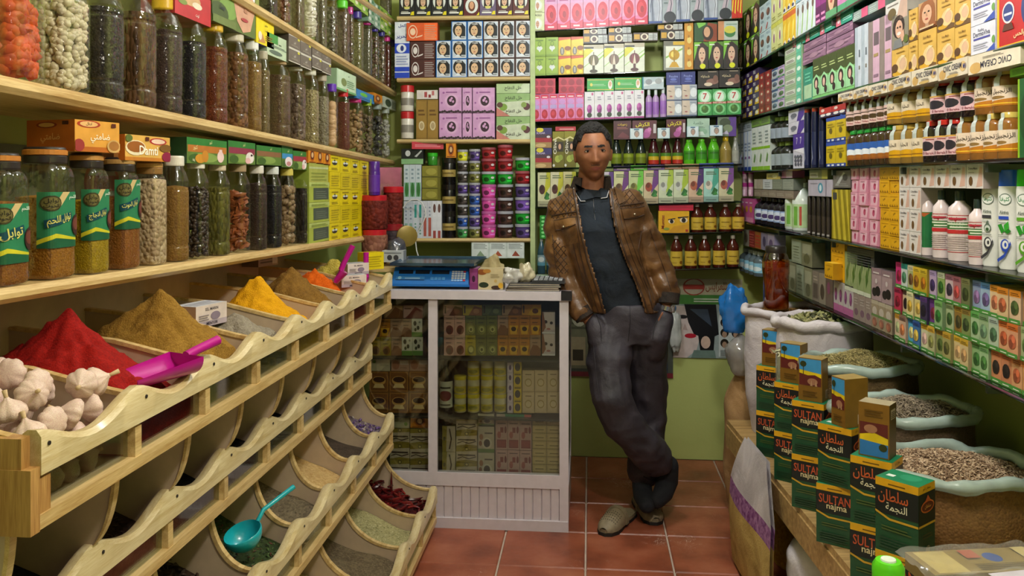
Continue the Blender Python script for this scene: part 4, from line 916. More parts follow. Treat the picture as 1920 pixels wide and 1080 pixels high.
for x0,x1,w in((823,866,'widest left-hand'),(867,885,'narrow middle'),(886,928,'wide right-hand')):
 for i,(yt,yb)in enumerate([(212,261),(164,212)]):
  BL[2].one(x0,x1,yt,k_pk,'pink floral soap box, %s, %s row, third back shelf'%(w,['bottom','top'][i]),ybot=yb,d=.08,group='pink floral soap boxes')
k_vin=Kind('vinegar_box','c6cfb4',[P([(0,.6),(1,.7),(1,1),(0,1)],'8fb070'),P([(0,0),(.4,0),(0,.4)],'c07a6c'),T(.5,.78,.22,'خل التفاح','26301c',.62),E(.2,.4,.12,.16,'7a9a3c'),E(.1,.5,.09,.12,'5a3a30'),E(.88,.42,.1,.16,'5a2c34'),E(.8,.5,.08,.12,'86a04a'),T(.5,.2,.2,'خل التفاح','3a3428',.5)],'a0b088')
k_vin2=Kind('vinegar_box','a8c08c',[P([(.6,0),(1,0),(1,1),(.8,1)],'c6d4b4'),T(.5,.5,.52,'خل التفاح','26301c',.6)],'88a068')
BL[2].grid(930,996,175,1,2,k_vin,'apple vinegar carton with fruit picture','third back shelf',d=.1)
BL[2].one(930,994,157,k_vin2,'flat green apple vinegar carton on top of its stack',ybot=175,d=.1)
S3=BL[3]
def slim(base,art):return Kind('toothpaste_box',base,art,mix_hex(base,.8))
S3.grid(757,790,308,3,1,slim('c8d4d8',[R(.1,.1,.9,.5,'7ab08a'),E(.5,.3,.3,.2,'3f7a3c'),LN(.3,.6,.7,.95,3,'8aa0a8')]),'white and green upright cosmetic carton','upper layer by black jars',ybot=376,d=.05)
S3.grid(791,826,311,1,3,slim('8a8430',[R(0,0,1,.1,'5a561c'),E(.5,.5,.3,.3,'a49c44'),R(.85,0,1,1,'6a6420')]),'olive gold carton','upper layer by black jars',ybot=376,d=.05)
S3.grid(757,828,376,8,1,lambda c,r:[slim('c4ccd6',[R(.2,.05,.8,.4,'8ab0a0'),LN(.3,.5,.7,.9,4,'8a98a8')]),slim('d2d8e0',[R(.25,.55,.75,.9,'3c9a90'),LN(.3,.1,.7,.45,4,'6a9a8a')]),slim('cfd0d8',[R(.2,.05,.8,.55,'b05a4c'),LN(.3,.6,.7,.9,3,'9098a8')]),slim('dfe0e6',[R(.2,.0,.8,.2,'a04a44'),E(.5,.8,.3,.12,'6a4a44')])][c//2],'upright toothpaste carton','bottom layer by black jars',d=.05)
for i in range(3):
 lidjar(S3,828,856,396-50*i,'0e0c0c','1c1814','black soap jar with gold label, %s in its stack'%['bottom','middle','top'][i],ybot=447-50*i,band='a08a4a',bandz=(.30,.56),lidh=.2,taper=1.0,deco=[R(.35,.55,.6,1.0,'b49c58'),R(.2,.4,.8,.6,'6a5426')],group='black soap jars')
S3.one(836,855,266,k_or,'small orange carton standing on the black jars',ybot=296,d=.04)
S3.one(752,794,279,Kind('cream_box','1e2420',[R(0,0,1,.34,'8ab880'),E(.3,.7,.12,.2,'c8ccc8'),P([(.6,.5),(.9,.9),(.95,.85),(.7,.45)],'b8bcb8')],'14181a'),'black and green carton lying on upright cartons',ybot=308,d=.06)
lidjar(S3,801,821,287,'3a8a2c','36b428','small bright green jar on olive cartons',ybot=310,lidh=.3,taper=1)
S3.one(772,832,266,Kind('henna_tube_box','c02030',[LN(.1,.3,.9,.7,2,'e08890')],'8a1824'),'red tube carton lying under the pink floral shelf',ybot=280,d=.05,tilt=.2)
TUBN={'y':('c4c030','yellow'),'p':('4a3a6e','purple'),'r':('7a1c22','dark red'),'R':('8a2226','red'),'d':('3a3430','dark brown'),'o':('6a6a38','olive'),'b':('2c4a8a','blue'),'g':('1f8a2c','green'),'k':('c44a94','pink'),'n':('3c2822','brown'),'l':('6a4a9a','violet'),'G':('3a7a44','sea green')}
def tubs(x0,x1,ys,cols,cn,lidc='a8a8b0'):
 for i,c in enumerate(cols):
  h_,nm=TUBN[c]
  lidjar(S3,x0,x1,ys[i+1],h_,'c060a0' if c=='k' else 'a05058' if c in 'rR' else lidc,'%s tub of herbal paste, %s from bottom, %s tub column'%(nm,ORD[i],cn),ybot=ys[i],lidh=.2,taper=.86,band=mix_hex(h_,1.15),bandz=(.12,.7),deco=[E(.4,.45,.16,.3,mix_hex(h_,.55)),E(.75,.7,.1,.16,'d8d0d0'),R(.62,.2,.92,.34,mix_hex(h_,1.9))],group='tubs of herbal paste on the lowest back shelf',name='paste_tub',cat='tub')
tubs(857,878,[446,425,404,384,363,343,322,302,281],'Gbddpddy','leftmost')
tubs(879,901,[446,425,404,384,363,343,322,302,280],'opbbpoop','second')
tubs(902,931,[446,421,396,371,346,322,298,277],'kkkkgrR','middle')
tubs(932,963,[446,421,396,371,346,322,298,272],'nnnngrR','fourth')
tubs(965,996,[446,420,395,370,345,321,296],'pglprg','rightmost')
for i,x in enumerate((884,917,950)):
 a,b=on_y(x,484,YL+.01),on_y(x+33,449,YL+.01)
 mb=MB();W,H=b.x-a.x,b.z-a.z;M=Matrix.Translation((a.x,a.y,a.z))@FRONT(0,H,0)
 mb.box(0,0,-.004,W,H,0,mat('c8d4cc',.3),M)
 decal(mb,[R(.05,.05,.95,.9,'dce4e0'),LN(.12,.5,.88,.8,4,'8a9490'),P([(.3,.12),(.5,.4),(.75,.12)],['8aa080','b05a3c','9a4a34'][i]),E(.5,.94,.06,.03,'40504a')],W,H,M)
 tag(mb.obj('herb_sachet'),'white herb sachet hanging under the tub shelf, '+['leftmost','middle','rightmost'][i],'sachet','sachets under the tub shelf')
pj=Shelf((0,3.78),BLX,BLN,(660,490),(760,490))
mb=MB();a=on_y(668,497,3.78);b=on_y(778,497,3.78)
mb.box(a.x,3.68,a.z-.02,b.x,4.1,a.z,PINE_X);tag(mb.obj('corner_shelf'),'short corner board carrying the red-lidded jars','shelf')
def pj_jar(x0,x1,yt,yb,m,label,lid='b81c28'):
 rt=lidjar(pj,x0,x1,yt,m,lid,label,ybot=yb,lidh=.16,taper=.95,lidr=.9,name='sweet_jar',p=2.6)
 return rt
RJ=grain('4a1410','7a2c20',60)
pj_jar(678,727,430,494,grain('6a3a30','9a6a54',50),'red-lidded jar of pinkish dried buds, lower of the corner stack')
pj_jar(675,728,366,429,RJ,'red-lidded jar of dark red pods stacked on another jar')
lidjar(pj,691,713,303,'4a1c80','4a1c80','purple spray can standing on a red-lidded jar',ybot=366,lidh=.3,lidr=.95,taper=1,name='spray_can',cat='spray can',band='5a2a94',bandz=(.1,.6))
pj2=Shelf((0,3.95),BLX,BLN,(660,490),(760,490))
lidjar(pj2,718,757,350,RJ,'b81c28','red-lidded jar beside the purple spray can',ybot=420,lidh=.16,name='sweet_jar')
lidjar(pj2,716,756,420,grain('2a2024','5a4a4c',40),'8a1c24','dark jar under the red-lidded jar near the corner',ybot=492,lidh=.16,name='sweet_jar')
def bag(name,label,cat,c,rx,ry,rz_,m,seed=0,amp=.25,power=2.4,nu=22,nv=14,parent=None):
 """a crumpled bag: a lumpy closed form standing on its base"""
 mb=MB()
 def fn(u,v):
  a=2*PI*u;p=PI*v-PI/2
  d=Vector((math.cos(a)*math.cos(p),math.sin(a)*math.cos(p),math.sin(p)))
  k=1+amp*noise.noise(d*1.6+Vector((seed,0,0)))+amp*.5*noise.noise(d*4.1+Vector((0,seed,0)))
  z=max(-.96,d.z*k)
  return(c[0]+d.x*rx*k,c[1]+d.y*ry*k,c[2]+rz_*(1+z))
 mb.grid(fn,nu,nv,m)
 o=mb.obj(name,parent,True,70)
 if label:tag(o,label,cat)
 return o
q=on_y(726,345,4.05)
mb=MB();mb.box(q.x-.07,4.03,q.z-.06,q.x+.07,4.06,q.z+.08,film('c87890',.7));tag(mb.obj('pink_tray'),'pink translucent plastic tray in the corner','tray')
q=on_y(742,488,3.8);bag('makeup_bag','clear bag of dark eye pencils next to the scale','bag',(q.x,q.y,q.z),.05,.05,.05,film('40424e',.8),3)
q=on_y(762,462,4.0)
mb=MB();mb.lathe([(.045,-.02),(.05,-.018),(.05,.018),(.045,.02)],mat('8a7434',.35,.3),20,M=Matrix.Translation(q+Vector((0,0,.05)))@Matrix.Rotation(PI/2,4,'X')@Matrix.Rotation(.4,4,'Y'));tag(mb.obj('brass_tin',None,True,40),'round brass-coloured tin standing on edge in the corner','tin')
k_eye=Kind('cosmetic_box','b0b4b8',[E(.35,.4,.12,.24,'3a3a40'),E(.65,.4,.12,.24,'3a3a40'),LN(.1,.75,.9,.95,1,'6a6e74')],'8a8e94','c0c4c8')
pj.one(716,757,470,k_eye,'silver eye makeup carton in front of the corner jars',ybot=492,d=.06,inset=-.05)
YR=4.30
BR=[Shelf((0,YR),BLX,BLN,(1000,58),(1390,33)),Shelf((0,YR),BLX,BLN,(1000,142),(1390,126)),Shelf((0,YR),BLX,BLN,(997,228),(1387,214)),Shelf((0,YR),BLX,BLN,(1001,315.5),(1382,307)),Shelf((0,YR),BLX,BLN,(1007,388),(1390,377)),Shelf((0,YR),BLX,BLN,(1226,438),(1389,434)),Shelf((0,YR),BLX,BLN,(1005,514),(1389,501))]
for i,s in enumerate(BR):
 s.board('glass_shelf',1004 if i!=5 else 1228,1392,.2,.008,GLASS_SHELF,['topmost glass shelf of the back wall','second glass shelf, under the green and gold boxes','third glass shelf, under the pink rose boxes','fourth glass shelf, behind the man at eye level','fifth glass shelf, under the leaf picture boxes','short glass shelf between the two honey bottle rows','lowest glass shelf under the honey bottles'][i],'shelf')
k_lady=Kind('cream_box','cfd4a8',[E(.5,.4,.34,.3,'d8e0d4')]+FACE(.5,.4,.2,.22,'e4e8e8','c89a80',long=False)+[T(.5,.86,.1,'ARGILE','4a5034',.7),LN(.15,.04,.85,.1,1,'8a9060')],'a8b080')
BR[0].grid(995,1021,-10,1,2,k_lady,'pale green clay box with veiled woman','topmost glass shelf')
k_rose=Kind('rose_water_box','e078a8',[R(0,.62,1,1,'d8a0cc'),E(.3,.9,.4,.1,'c888c0'),P([(0,.62),(1,.62),(1,.3),(0,.2)],'e494b8'),LN(.15,.68,.85,.84,2,'b05a90'),E(.52,.38,.40,.22,'c4283c',18),E(.45,.40,.24,.13,'d84050'),E(.55,.36,.14,.08,'a01c30'),P([(0,0),(1,0),(1,.22),(.5,.12),(0,.14)],'cc2c4c'),R(.25,.05,.75,.09,'f0c8d0')],'c04a78','e0a0c4')
BR[0].grid(1021,1215,-22,8,1,k_rose,'pink rose water box with red rose','topmost glass shelf',d=.05)
k_hair=Kind('shampoo_box','aab0c0',[P([(.2,0),(.1,.5),(.4,1),(.6,1),(.35,.5),(.5,0)],'8a94a8'),P([(.6,0),(.8,.4),(.55,.8),(.7,1),(.9,1),(.95,.4),(.8,0)],'c4c8d4'),P([(.3,0),(.36,0),(.28,.6),(.5,1),(.46,1),(.22,.6)],'4a5064'),P([(.7,0),(.74,0),(.86,.4),(.72,.8),(.68,.8),(.82,.4)],'4a5064'),P([(.1,.3),(.14,.3),(.3,.9),(.26,.9)],'5a607a'),R(0,0,1,.06,'2c4a90')],'8890a4')
k_hair2=Kind('shampoo_box','9aa4ac',[P([(.1,0),(.5,.6),(.3,1),(.6,1),(.8,.5),(.5,0)],'b8a8b8'),P([(.4,.0),(.46,0),(.7,.5),(.5,1),(.46,1),(.64,.5)],'3a4050'),E(.55,.14,.45,.16,'2a303a'),LN(.1,.5,.4,.8,3,'6a7a7c')],'7c8690')
BR[0].grid(1216,1372,-26,6,1,[k_hair,k_hair2],lambda c,r:['silver shampoo box with drawn hair strands','grey shampoo box with dark oval'][c%2],'topmost glass shelf',d=.05)
k_flame=Kind('hair_dye_box','c8281c',[P([(0,.3),(.3,1),(.5,1),(.2,.2)],'e8c838'),P([(.5,.2),(.8,1),(1,1),(.7,.15)],'e8d040')],'8a1c14')
BR[0].grid(1372,1392,-20,2,1,k_flame,'red and yellow striped dye box','end of topmost glass shelf',d=.05)
k_lgr=Kind('herbal_tea_box','8fae34',[R(0,0,1,.1,'7a9a28'),E(.5,.44,.24,.12,'d8dcd0'),P([(.3,.48),(.7,.48),(.5,.22)],'cfd8dc'),E(.5,.66,.14,.14,'5a7a1c'),E(.5,.66,.1,.1,'8fae34'),LN(.2,.82,.8,.94,1,'5a7a20')],'6a8a24','9ab844')
BR[1].grid(1000,1047,71,2,2,k_lgr,'light green tea box with white flower','second glass shelf')
k_gyl=Kind('honey_soap_box','d8b414',[E(.6,.7,.5,.3,'e0c420'),P([(0,.82),(1,.9),(1,1),(0,1)],'c8501c'),E(.3,.25,.18,.22,'6a6458'),R(.22,.1,.38,.4,'a8a498'),E(.75,.4,.26,.12,'8a4a10'),E(.78,.14,.16,.09,'e8d830')],'a8860c')
BR[1].grid(1047,1094,70,2,2,k_gyl,'golden yellow honey soap box','second glass shelf')
def balloon(c):return Kind('hair_oil_box','d8dccc',[P([(0,.5),(.5,.8),(.2,.9),(0,.8)],'d0cc30'),P([(.5,.3),(1,.6),(1,.66),(.5,.36)],'8ab850'),P([(.0,.2),(1,.75),(1,.78),(0,.23)],'9cc470'),R(0,.86,1,1,'b8b098'),R(.02,.86,.5,.92,'2a2a28'),E(.5,.46,.26,.19,c,18),P([(.42,.28),(.58,.28),(.5,.64)],'d8ccb8'),P([(.36,.3),(.4,.3),(.42,.62),(.4,.62)],mix_hex(c,1.6)),R(.48,.6,.52,.74,c),R(.44,.12,.56,.28,mix_hex(c,.8)),E(.5,.08,.2,.06,mix_hex(c,.7))],'a8a890','b4ae98')
BR[1].grid(1094,1209,84,3,1,[balloon('5a5028'),balloon('6a5444'),balloon('6a2c34')],lambda c,r:['olive','brown','maroon'][c]+' globe hair oil box, white','second glass shelf',d=.06)
BR[1].one(1244,1284,77,Kind('hair_oil_box','8a8e84',[R(0,.84,1,1,'6a6a5c'),R(.45,.86,1,.98,'d0a818'),R(.1,.08,.9,.82,'dfe2d4'),P([(.1,.4),(.9,.7),(.9,.76),(.1,.46)],'8ab850'),E(.5,.52,.26,.18,'b8901c',18),E(.44,.54,.1,.1,'e8d060'),R(.47,.2,.53,.76,'a8821c'),P([(.25,.1),(.75,.1),(.6,.28),(.4,.28)],'c89a20')],'70746c'),'grey-framed hair oil box with golden globe',d=.06)
k_fl=Kind('henna_tube_box','3a241c',[E(.45,.5,.16,.4,'d8ccb8',14),E(.45,.5,.09,.26,'4a2818'),R(.03,.2,.26,.8,'c89818'),R(.62,.1,.8,.9,'c8ccc8'),R(.82,.1,.98,.9,'b0b4b4'),LN(.64,.2,.96,.8,4,'7a7e80')],'2a1a14','4a3024')
k_fl2=Kind('henna_tube_box','1c1c1c',k_fl.deco,'141414','2a2a2a')
for i,(x0,x1,yt,yb,kd,lb)in enumerate([(1093,1140,66,83,k_fl2,'black hair tube carton, lower layer on globe boxes'),(1140,1186,64,81,k_fl,'brown hair tube carton, lower layer, middle of the globe boxes'),(1187,1234,62,78,k_fl,'brown hair tube carton jutting out past the globe boxes'),(1093,1138,54,66,k_fl,'brown hair tube carton, upper layer under the rose boxes'),(1140,1184,51,64,k_fl2,'black hair tube carton, upper layer under the rose boxes'),(1238,1283,58,76,k_fl2,'black hair tube carton on the golden globe box'),(1232,1281,45,58,k_fl,'brown hair tube carton topping the golden globe box')]):
 BR[1].one(x0,x1,yt,kd,lb,ybot=yb,d=.06,group='hair tube cartons')
BR[1].one(1283,1300,41,Kind('perfume_box','c88a1c',flat([[E(.55,.12+.25*i,.26,.07,'e0c870'),E(.5,.2+.25*i,.1,.03,'a06a10')]for i in range(4)]),'9a6814'),'tall narrow orange carton with pale buttons',d=.05)
def dye(bg='7ec040',face='d8b49a'):return Kind('hair_colour_box','1c1a18',[P([(0,.3),(0,1),(.55,1),(.2,.7)],bg),P([(.55,1),(1,1),(1,.8)],mix_hex(bg,.7))]+FACE(.55,.56,.36,.34,'2a1a16',face)+[E(.6,.1,.2,.10,'d8dc20'),LN(.05,.86,.4,.96,1,'e0e8d8')],'14281a')
BR[1].grid(1301,1384,79,3,1,dye(),'green-backed hair colour box with long-haired woman','second glass shelf','hair colour boxes',d=.06)
BR[1].one(1301,1345,43,Kind('hair_colour_box','24502c',[P([(.4,0),(1,0),(1,.9),(.6,1)],'8a3c20'),E(.6,.45,.24,.4,'2a1612'),E(.56,.5,.14,.28,'d0a080'),P([(.2,.7),(.5,.9),(.5,1),(.1,1)],'7ec050')],'1c3a20'),'hair colour box lying on its side under the topmost shelf',ybot=79,d=.06)
BR[1].one(1346,1384,40,Kind('cream_box','b8c4bc',[R(0,0,.3,1,'c88a60'),E(.6,.4,.28,.26,'3a7a44'),E(.6,.55,.3,.2,'d0c850'),LN(.4,.8,.95,.92,1,'7a9a8a')],'9aa8a0'),'pale carton with orange edge and green tree',ybot=76,d=.06)
k_rb=Kind('rose_soap_pack','c03048',[E(.2,.7,.12,.2,'9a2038'),E(.5,.7,.12,.2,'9a2038'),E(.8,.7,.12,.2,'9a2038'),R(0,.45,1,.5,'d05868'),E(.2,.25,.12,.18,'9a2038'),E(.5,.25,.12,.18,'9a2038'),E(.8,.25,.12,.18,'9a2038')],'8a2034')
BR[2].one(994,1042,148,k_rb,'wrapped red rose soap pack by the upright board',ybot=177,d=.06);BR[2].one(1047,1096,146,k_rb,'wrapped red rose soap pack beside green flat boxes',ybot=176,d=.06)
k_ro2=Kind('rose_water_box','d87ab0',[R(.05,.84,.95,.98,'c82848'),LN(.2,.87,.8,.95,1,'f4dce4'),E(.5,.7,.4,.1,'c890d0'),R(.12,.46,.88,.6,'b09ad0'),E(.5,.26,.36,.17,'b01c30',16),E(.46,.28,.2,.09,'c83448'),R(0,0,1,.07,'c02048')],'b04a80')
BR[2].grid(997,1095,177,6,1,k_ro2,'rose water box with red rose at foot','third glass shelf',d=.06)
k_gf=Kind('whitening_cream_box','2a9a3c',[R(.02,.08,.98,.92,'38a848'),R(.02,.08,.98,.14,'c8b850'),R(.02,.86,.98,.92,'c8b850'),E(.86,.5,.08,.36,'e8e4dc'),E(.86,.56,.05,.2,'d8a888'),LN(.15,.4,.7,.6,2,'a8d8a8'),E(.16,.5,.05,.14,'d8d060')],'1c6a28')
BR[2].grid(1100,1204,148,2,1,k_gf,'green whitening cream box lying flat','third glass shelf',ybot=172,d=.07)
k_fw=Kind('flower_water_box','dcdae0',[R(0,0,1,.06,'a8388a'),E(.5,.38,.26,.16,'a03a94',12),E(.4,.44,.12,.08,'c060b0'),E(.6,.3,.12,.08,'7a2470'),E(.5,.16,.26,.09,'2c3c24',10),LN(.3,.7,.7,.86,2,'9a9aa8'),E(.8,.92,.1,.05,'c85a90')],'b0aeb8')
BR[2].grid(1096,1208,172,6,1,k_fw,'white box with purple flower','third glass shelf',d=.05)
BR[2].one(1204,1245,145,Kind('hand_cream_box','b0c0c8',[P([(0,.2),(1,.6),(1,.8),(0,.4)],'d8e0e4'),E(.3,.6,.16,.24,'8a9098'),E(.75,.65,.16,.24,'9aa0a4'),R(0,0,.06,1,'3a8a9a')],'8a9aa4'),'pale blue hand cream pack above the lilac bottles',ybot=168,d=.06)
for i,x in enumerate((1210,1223,1237)):
 lidjar(BR[2],x,x+13,168-(4 if i==2 else 0),'b89ac8','c8d0d4','lilac lotion bottle, %s of three beside white face boxes'%['leftmost','middle','rightmost'][i],band='a070c0',bandz=(.1,.55),lidh=.2,neck=(.62,.5),name='lotion_bottle',cat='bottle',group='lilac lotion bottles')
k_bl=Kind('soap_box','1c2c7a',[T(.5,.62,.16,'Poudre','8a98d8',.6),E(.5,.4,.22,.1,'5a6ab8'),LN(.25,.2,.75,.3,1,'7a88c8')],'141f58')
BR[2].grid(1249,1304,134,2,1,k_bl,'dark blue powder box','third glass shelf',ybot=160,d=.06)
k_fb=Kind('face_cream_box','a8b0bc',[P([(0,0),(0,1),(.5,1),(.56,.5),(.46,0)],'c8b8a8'),P([(.1,.62),(.3,.58),(.3,.62),(.1,.66)],'4a3a34'),E(.28,.28,.1,.05,'a06060'),E(.78,.5,.24,.3,'dce2e8'),R(0,0,1,.08,'4a5a7a'),LN(.55,.84,.95,.94,1,'7a8698')],'8a929e')
BR[2].grid(1250,1307,160,2,2,k_fb,'grey face cream box with closed-eye face','third glass shelf',d=.06)
k_blk=Kind('bath_glove_box','1c1814',[E(.7,.35,.3,.16,'8a6458'),E(.5,.2,.2,.1,'d8c8b0'),E(.85,.5,.12,.2,'7a5448'),T(.35,.62,.16,'شمائله'.replace('ئ','ي'),'d8c8a0',.5),LN(.5,.86,.9,.94,1,'b0a088')],'100e0c')
BR[2].grid(1308,1388,131,2,1,k_blk,'black box with bath gloves','third glass shelf',ybot=166,d=.06)
k_7=Kind('hair_oil_pack','3a9a4c',[E(.5,.72,.46,.24,'9ad8a8',16),E(.5,.72,.32,.2,'dcecdc',16),T(.5,.74,.24,'7','b82828',.4),R(0,.44,1,.52,'a83028'),T(.5,.48,.06,'HUILE CAPILLAIRE','f0e8d8',.9),E(.5,.24,.4,.2,'7cc884',16),E(.5,.24,.26,.15,'3a6a24',9),E(.42,.3,.1,.07,'5a8a34')],'2a7a38')
BR[2].grid(1308,1390,168,3,1,k_7,'green hair oil box with red seven','third glass shelf',d=.06)
k_sug=Kind('hair_mask_box','4a3440',[R(0,.68,1,1,'3a3468'),E(.35,.9,.2,.12,'d8c830'),T(.4,.74,.1,'SUGAR','c8b8d0',.7),R(0,.28,1,.5,'a02c34'),R(0,0,1,.28,'a08050'),E(.4,.12,.3,.1,'c8ac78'),E(.82,.55,.1,.06,'d8d8e0')],'3a2a30')
BR[3].grid(1000,1035,240,1,2,k_sug,'dark sugar hair wax box','fourth glass shelf',d=.06)
k_ol=Kind('olive_oil_box','6a6414',[R(0,.82,1,1,'8a841c'),P([(0,.74),(.5,.82),(1,.74),(1,.78),(.5,.86),(0,.78)],'d8d090'),R(.04,.44,.96,.72,'3a3418'),T(.2,.58,.2,'Olive','e0dcc8',.26,PI/2),E(.66,.58,.26,.12,'2a1c18'),E(.62,.58,.12,.08,'c89a7c'),E(.45,.24,.26,.1,'a4b04a'),E(.7,.28,.2,.08,'8a9a3c'),E(.1,.06,.1,.04,'d8d8d0')],'4a4610')
BR[3].grid(1036,1080,246,2,1,k_ol,'olive green oil box with sideways lettering','fourth glass shelf',d=.06)
BR[3].one(1041,1080,238,Kind('henna_tube_box','b02834',[LN(.2,.3,.9,.7,1,'e8b8b8')],'8a1c28'),'flat red carton on the olive oil boxes',ybot=246,d=.05)
k_mar=Kind('slimming_tea_box','4a1820',[T(.5,.78,.16,'زهورات','e0c030',.7),LN(.2,.55,.8,.66,2,'a86a5c'),P([(.2,.1),(.5,.4),(.9,.15),(.8,.05)],'6a2c34')],'34101a')
BR[3].one(1150,1184,226,k_mar,'maroon herb tea box beside the head of the man',ybot=262,d=.06)
k_krs=Kind('slimming_tea_box','541c26',[T(.42,.76,.28,'الكرش','e8d820',.7),E(.62,.34,.14,.22,'b860a0'),E(.55,.2,.18,.16,'a85090'),E(.7,.5,.08,.12,'c87ab0'),R(.86,.3,.97,.8,'c8c0c0')],'3a121a')
BR[3].one(1185,1232,226,k_krs,'maroon slimming tea box with yellow Arabic writing above red bottles',ybot=261,d=.06);BR[3].one(1249,1286,224,k_krs,'maroon slimming tea box with yellow Arabic writing, nearer the green bottles',ybot=259,d=.06)
k_pg=Kind('herbal_tea_box','a4c0ac',[T(.5,.75,.16,'خلاصه'.replace('ه','ة'),'4a6a58',.7),E(.6,.3,.3,.2,'8ab094'),P([(.4,.1),(.8,.1),(.7,.3),(.5,.3)],'c8d8cc'),LN(.2,.5,.8,.6,2,'6a8a78')],'7a9a84')
BR[3].one(1288,1331,222,k_pg,'pale mint tea box above the bright green bottles',ybot=258,d=.06)
BR[3].one(1345,1381,219,Kind('herbal_tea_box','6a7a64',[R(.6,0,1,1,'5a3a8a'),E(.4,.7,.3,.22,'3c4a34'),E(.55,.4,.26,.2,'7a8a6a'),P([(.2,.1),(.6,.1),(.5,.3)],'b8b0c8')],'4a3470'),'green and purple tea box at the end of the fourth glass shelf',ybot=256,d=.06)
k_sw=Kind('cream_box','b8d0d8',[R(.08,.08,.92,.92,'d0dce0')]+FACE(.52,.45,.2,.28,'8a8480','b89a88',long=False)+[R(.3,.84,.7,.94,'3a6a90')],'8ab0bc')
for i,(x0,x1,yt,yb,w)in enumerate([(1181,1206,241,261,'below the first maroon tea box'),(1233,1256,240,260,'between the two maroon tea boxes'),(1288,1310,237,257,'below the pale mint tea box'),(1331,1355,235,255,'beside the green and purple tea box')]):
 BR[3].one(x0,x1,yt,k_sw,'small pale blue face cream box '+w,ybot=yb,d=.03,inset=-.02,group='small pale blue face cream boxes')
def bottle(sh,x0,x1,ytop,ybot,col,cap,band,label,neck=(.55,.42),bandz=(.08,.46),deco=None,group=None,lidh=.12,gl=.12,name='bottle'):
 return lidjar(sh,x0,x1,ytop,col,cap,label,ybot=ybot,band=band,bandz=bandz,lidh=lidh,neck=neck,name=name,cat='bottle',group=group,deco=deco,glossy=gl)
for i,x in enumerate((1145,1168,1191)):bottle(BR[3],x,x+21,262,None,'16201c','101814','6a7a1c','dark green shampoo bottle with olive label, %s of three behind the man'%ORD[i],(.5,.5),(.1,.48),[R(.1,.6,.9,.9,'8a9a2c')],'dark green shampoo bottles',.1)
for i,x in enumerate((1215,1238,1260)):bottle(BR[3],x,x+21,260,None,'3a1014','2a0c10','c8a828','dark red shampoo bottle with tricolour label, %s of three'%ORD[i],(.5,.5),(.06,.46),[R(0,0,1,.36,'b02c20'),R(0,.7,1,1,'4a7a24')],'dark red shampoo bottles',.1)
for i,x in enumerate((1281,1304,1327)):bottle(BR[3],x,x+22,262-i,None,'58b424','68c430','3a8a1c','bright green shampoo bottle, %s of three'%ORD[i],(.6,.55),(.2,.55),[R(.2,.6,.8,.8,'2a6a14')],'bright green shampoo bottles',.1)
bottle(BR[3],1349,1372,255,None,'9a8444','d8b418','8a7434','golden shampoo bottle with yellow cap',(.5,.5),(.1,.5),None,None,.18)
bottle(BR[3],1372,1386,258,None,'8a8a84','7a7a74','9a9a90','grey shampoo bottle at the shelf end',(.5,.5),(.1,.5),None,None,.14)
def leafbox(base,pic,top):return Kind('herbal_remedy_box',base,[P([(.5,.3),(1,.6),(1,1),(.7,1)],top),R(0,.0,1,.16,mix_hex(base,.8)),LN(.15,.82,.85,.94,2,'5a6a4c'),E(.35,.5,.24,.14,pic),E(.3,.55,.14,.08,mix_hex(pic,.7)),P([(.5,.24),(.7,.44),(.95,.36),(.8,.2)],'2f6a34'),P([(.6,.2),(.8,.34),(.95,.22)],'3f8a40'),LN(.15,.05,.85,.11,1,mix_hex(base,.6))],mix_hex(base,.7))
lb_=[leafbox('c8c8a0','4a2c28','b8b830'),leafbox('cfcaa8','5a3430','c4c040'),leafbox('c8c090','6a4a2c','b0b034')]
BR[4].grid(1008,1080,323,3,1,lb_,'pale herbal remedy box with dark picture','behind the shoulder of the man',d=.06)
lb2=[leafbox('c0b8c8','7a4a80','5a3a80'),leafbox('c8c898','7a5a3c','6a3a7a'),leafbox('b8c490','8a8a40','6ac040'),leafbox('c8b894','a04a34','6a3a80'),leafbox('c8d0b0','c8ccc0','a8c040'),leafbox('c8d0b0','c8ccc0','a0b838'),leafbox('d0b094','a85a40','4a2c6a'),leafbox('a0ccc0','d8d0c0','4aa08a'),leafbox('ccc4a0','a85a48','7a4a90')]
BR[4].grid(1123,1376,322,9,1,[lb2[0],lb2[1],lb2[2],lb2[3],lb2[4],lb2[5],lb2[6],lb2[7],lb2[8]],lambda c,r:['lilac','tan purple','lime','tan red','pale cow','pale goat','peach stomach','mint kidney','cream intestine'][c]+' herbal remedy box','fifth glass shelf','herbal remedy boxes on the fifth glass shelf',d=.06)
BR[4].grid(1150,1376,312,7,1,lambda c,r:Kind('herbal_remedy_box',['6a4a80','5ab030','6a4a80','a87a5c','b08a64','3a4a90','3a4a8a'][c],[LN(.2,.3,.8,.7,1,'d8d0c0')],'5a4a50'),lambda c,r:['purple','bright green','violet','brown','tan','blue','dark blue'][c]+' remedy box lying flat','fifth glass shelf',ybot=321,d=.06)
HON=clear('8a3c0c',0.08,0.55,0.06,'honey_glass',0.4)
def honey(sh,x,ytop,label,ybot=None,w=24):
 return lidjar(sh,x-w/2,x+w/2,ytop,mat('4a1a10',.12),'c8bcb0',label,ybot=ybot,band='c8a83c',bandz=(.08,.52),lidh=.11,neck=(.60,.36),name='honey_bottle',cat='bottle',group='amber honey bottles with yellow labels',deco=[LN(.2,.55,.7,.7,1,'7a5a14'),E(.78,.25,.12,.12,'7a4a10'),R(0,.0,1,.04,'a8862c'),LN(.2,.2,.5,.3,1,'9a7a24')])
for i,x in enumerate((1268,1295,1321,1348,1374)):honey(BR[6],x,441,'amber honey bottle, %s from left on the lowest glass shelf'%ORD[i])
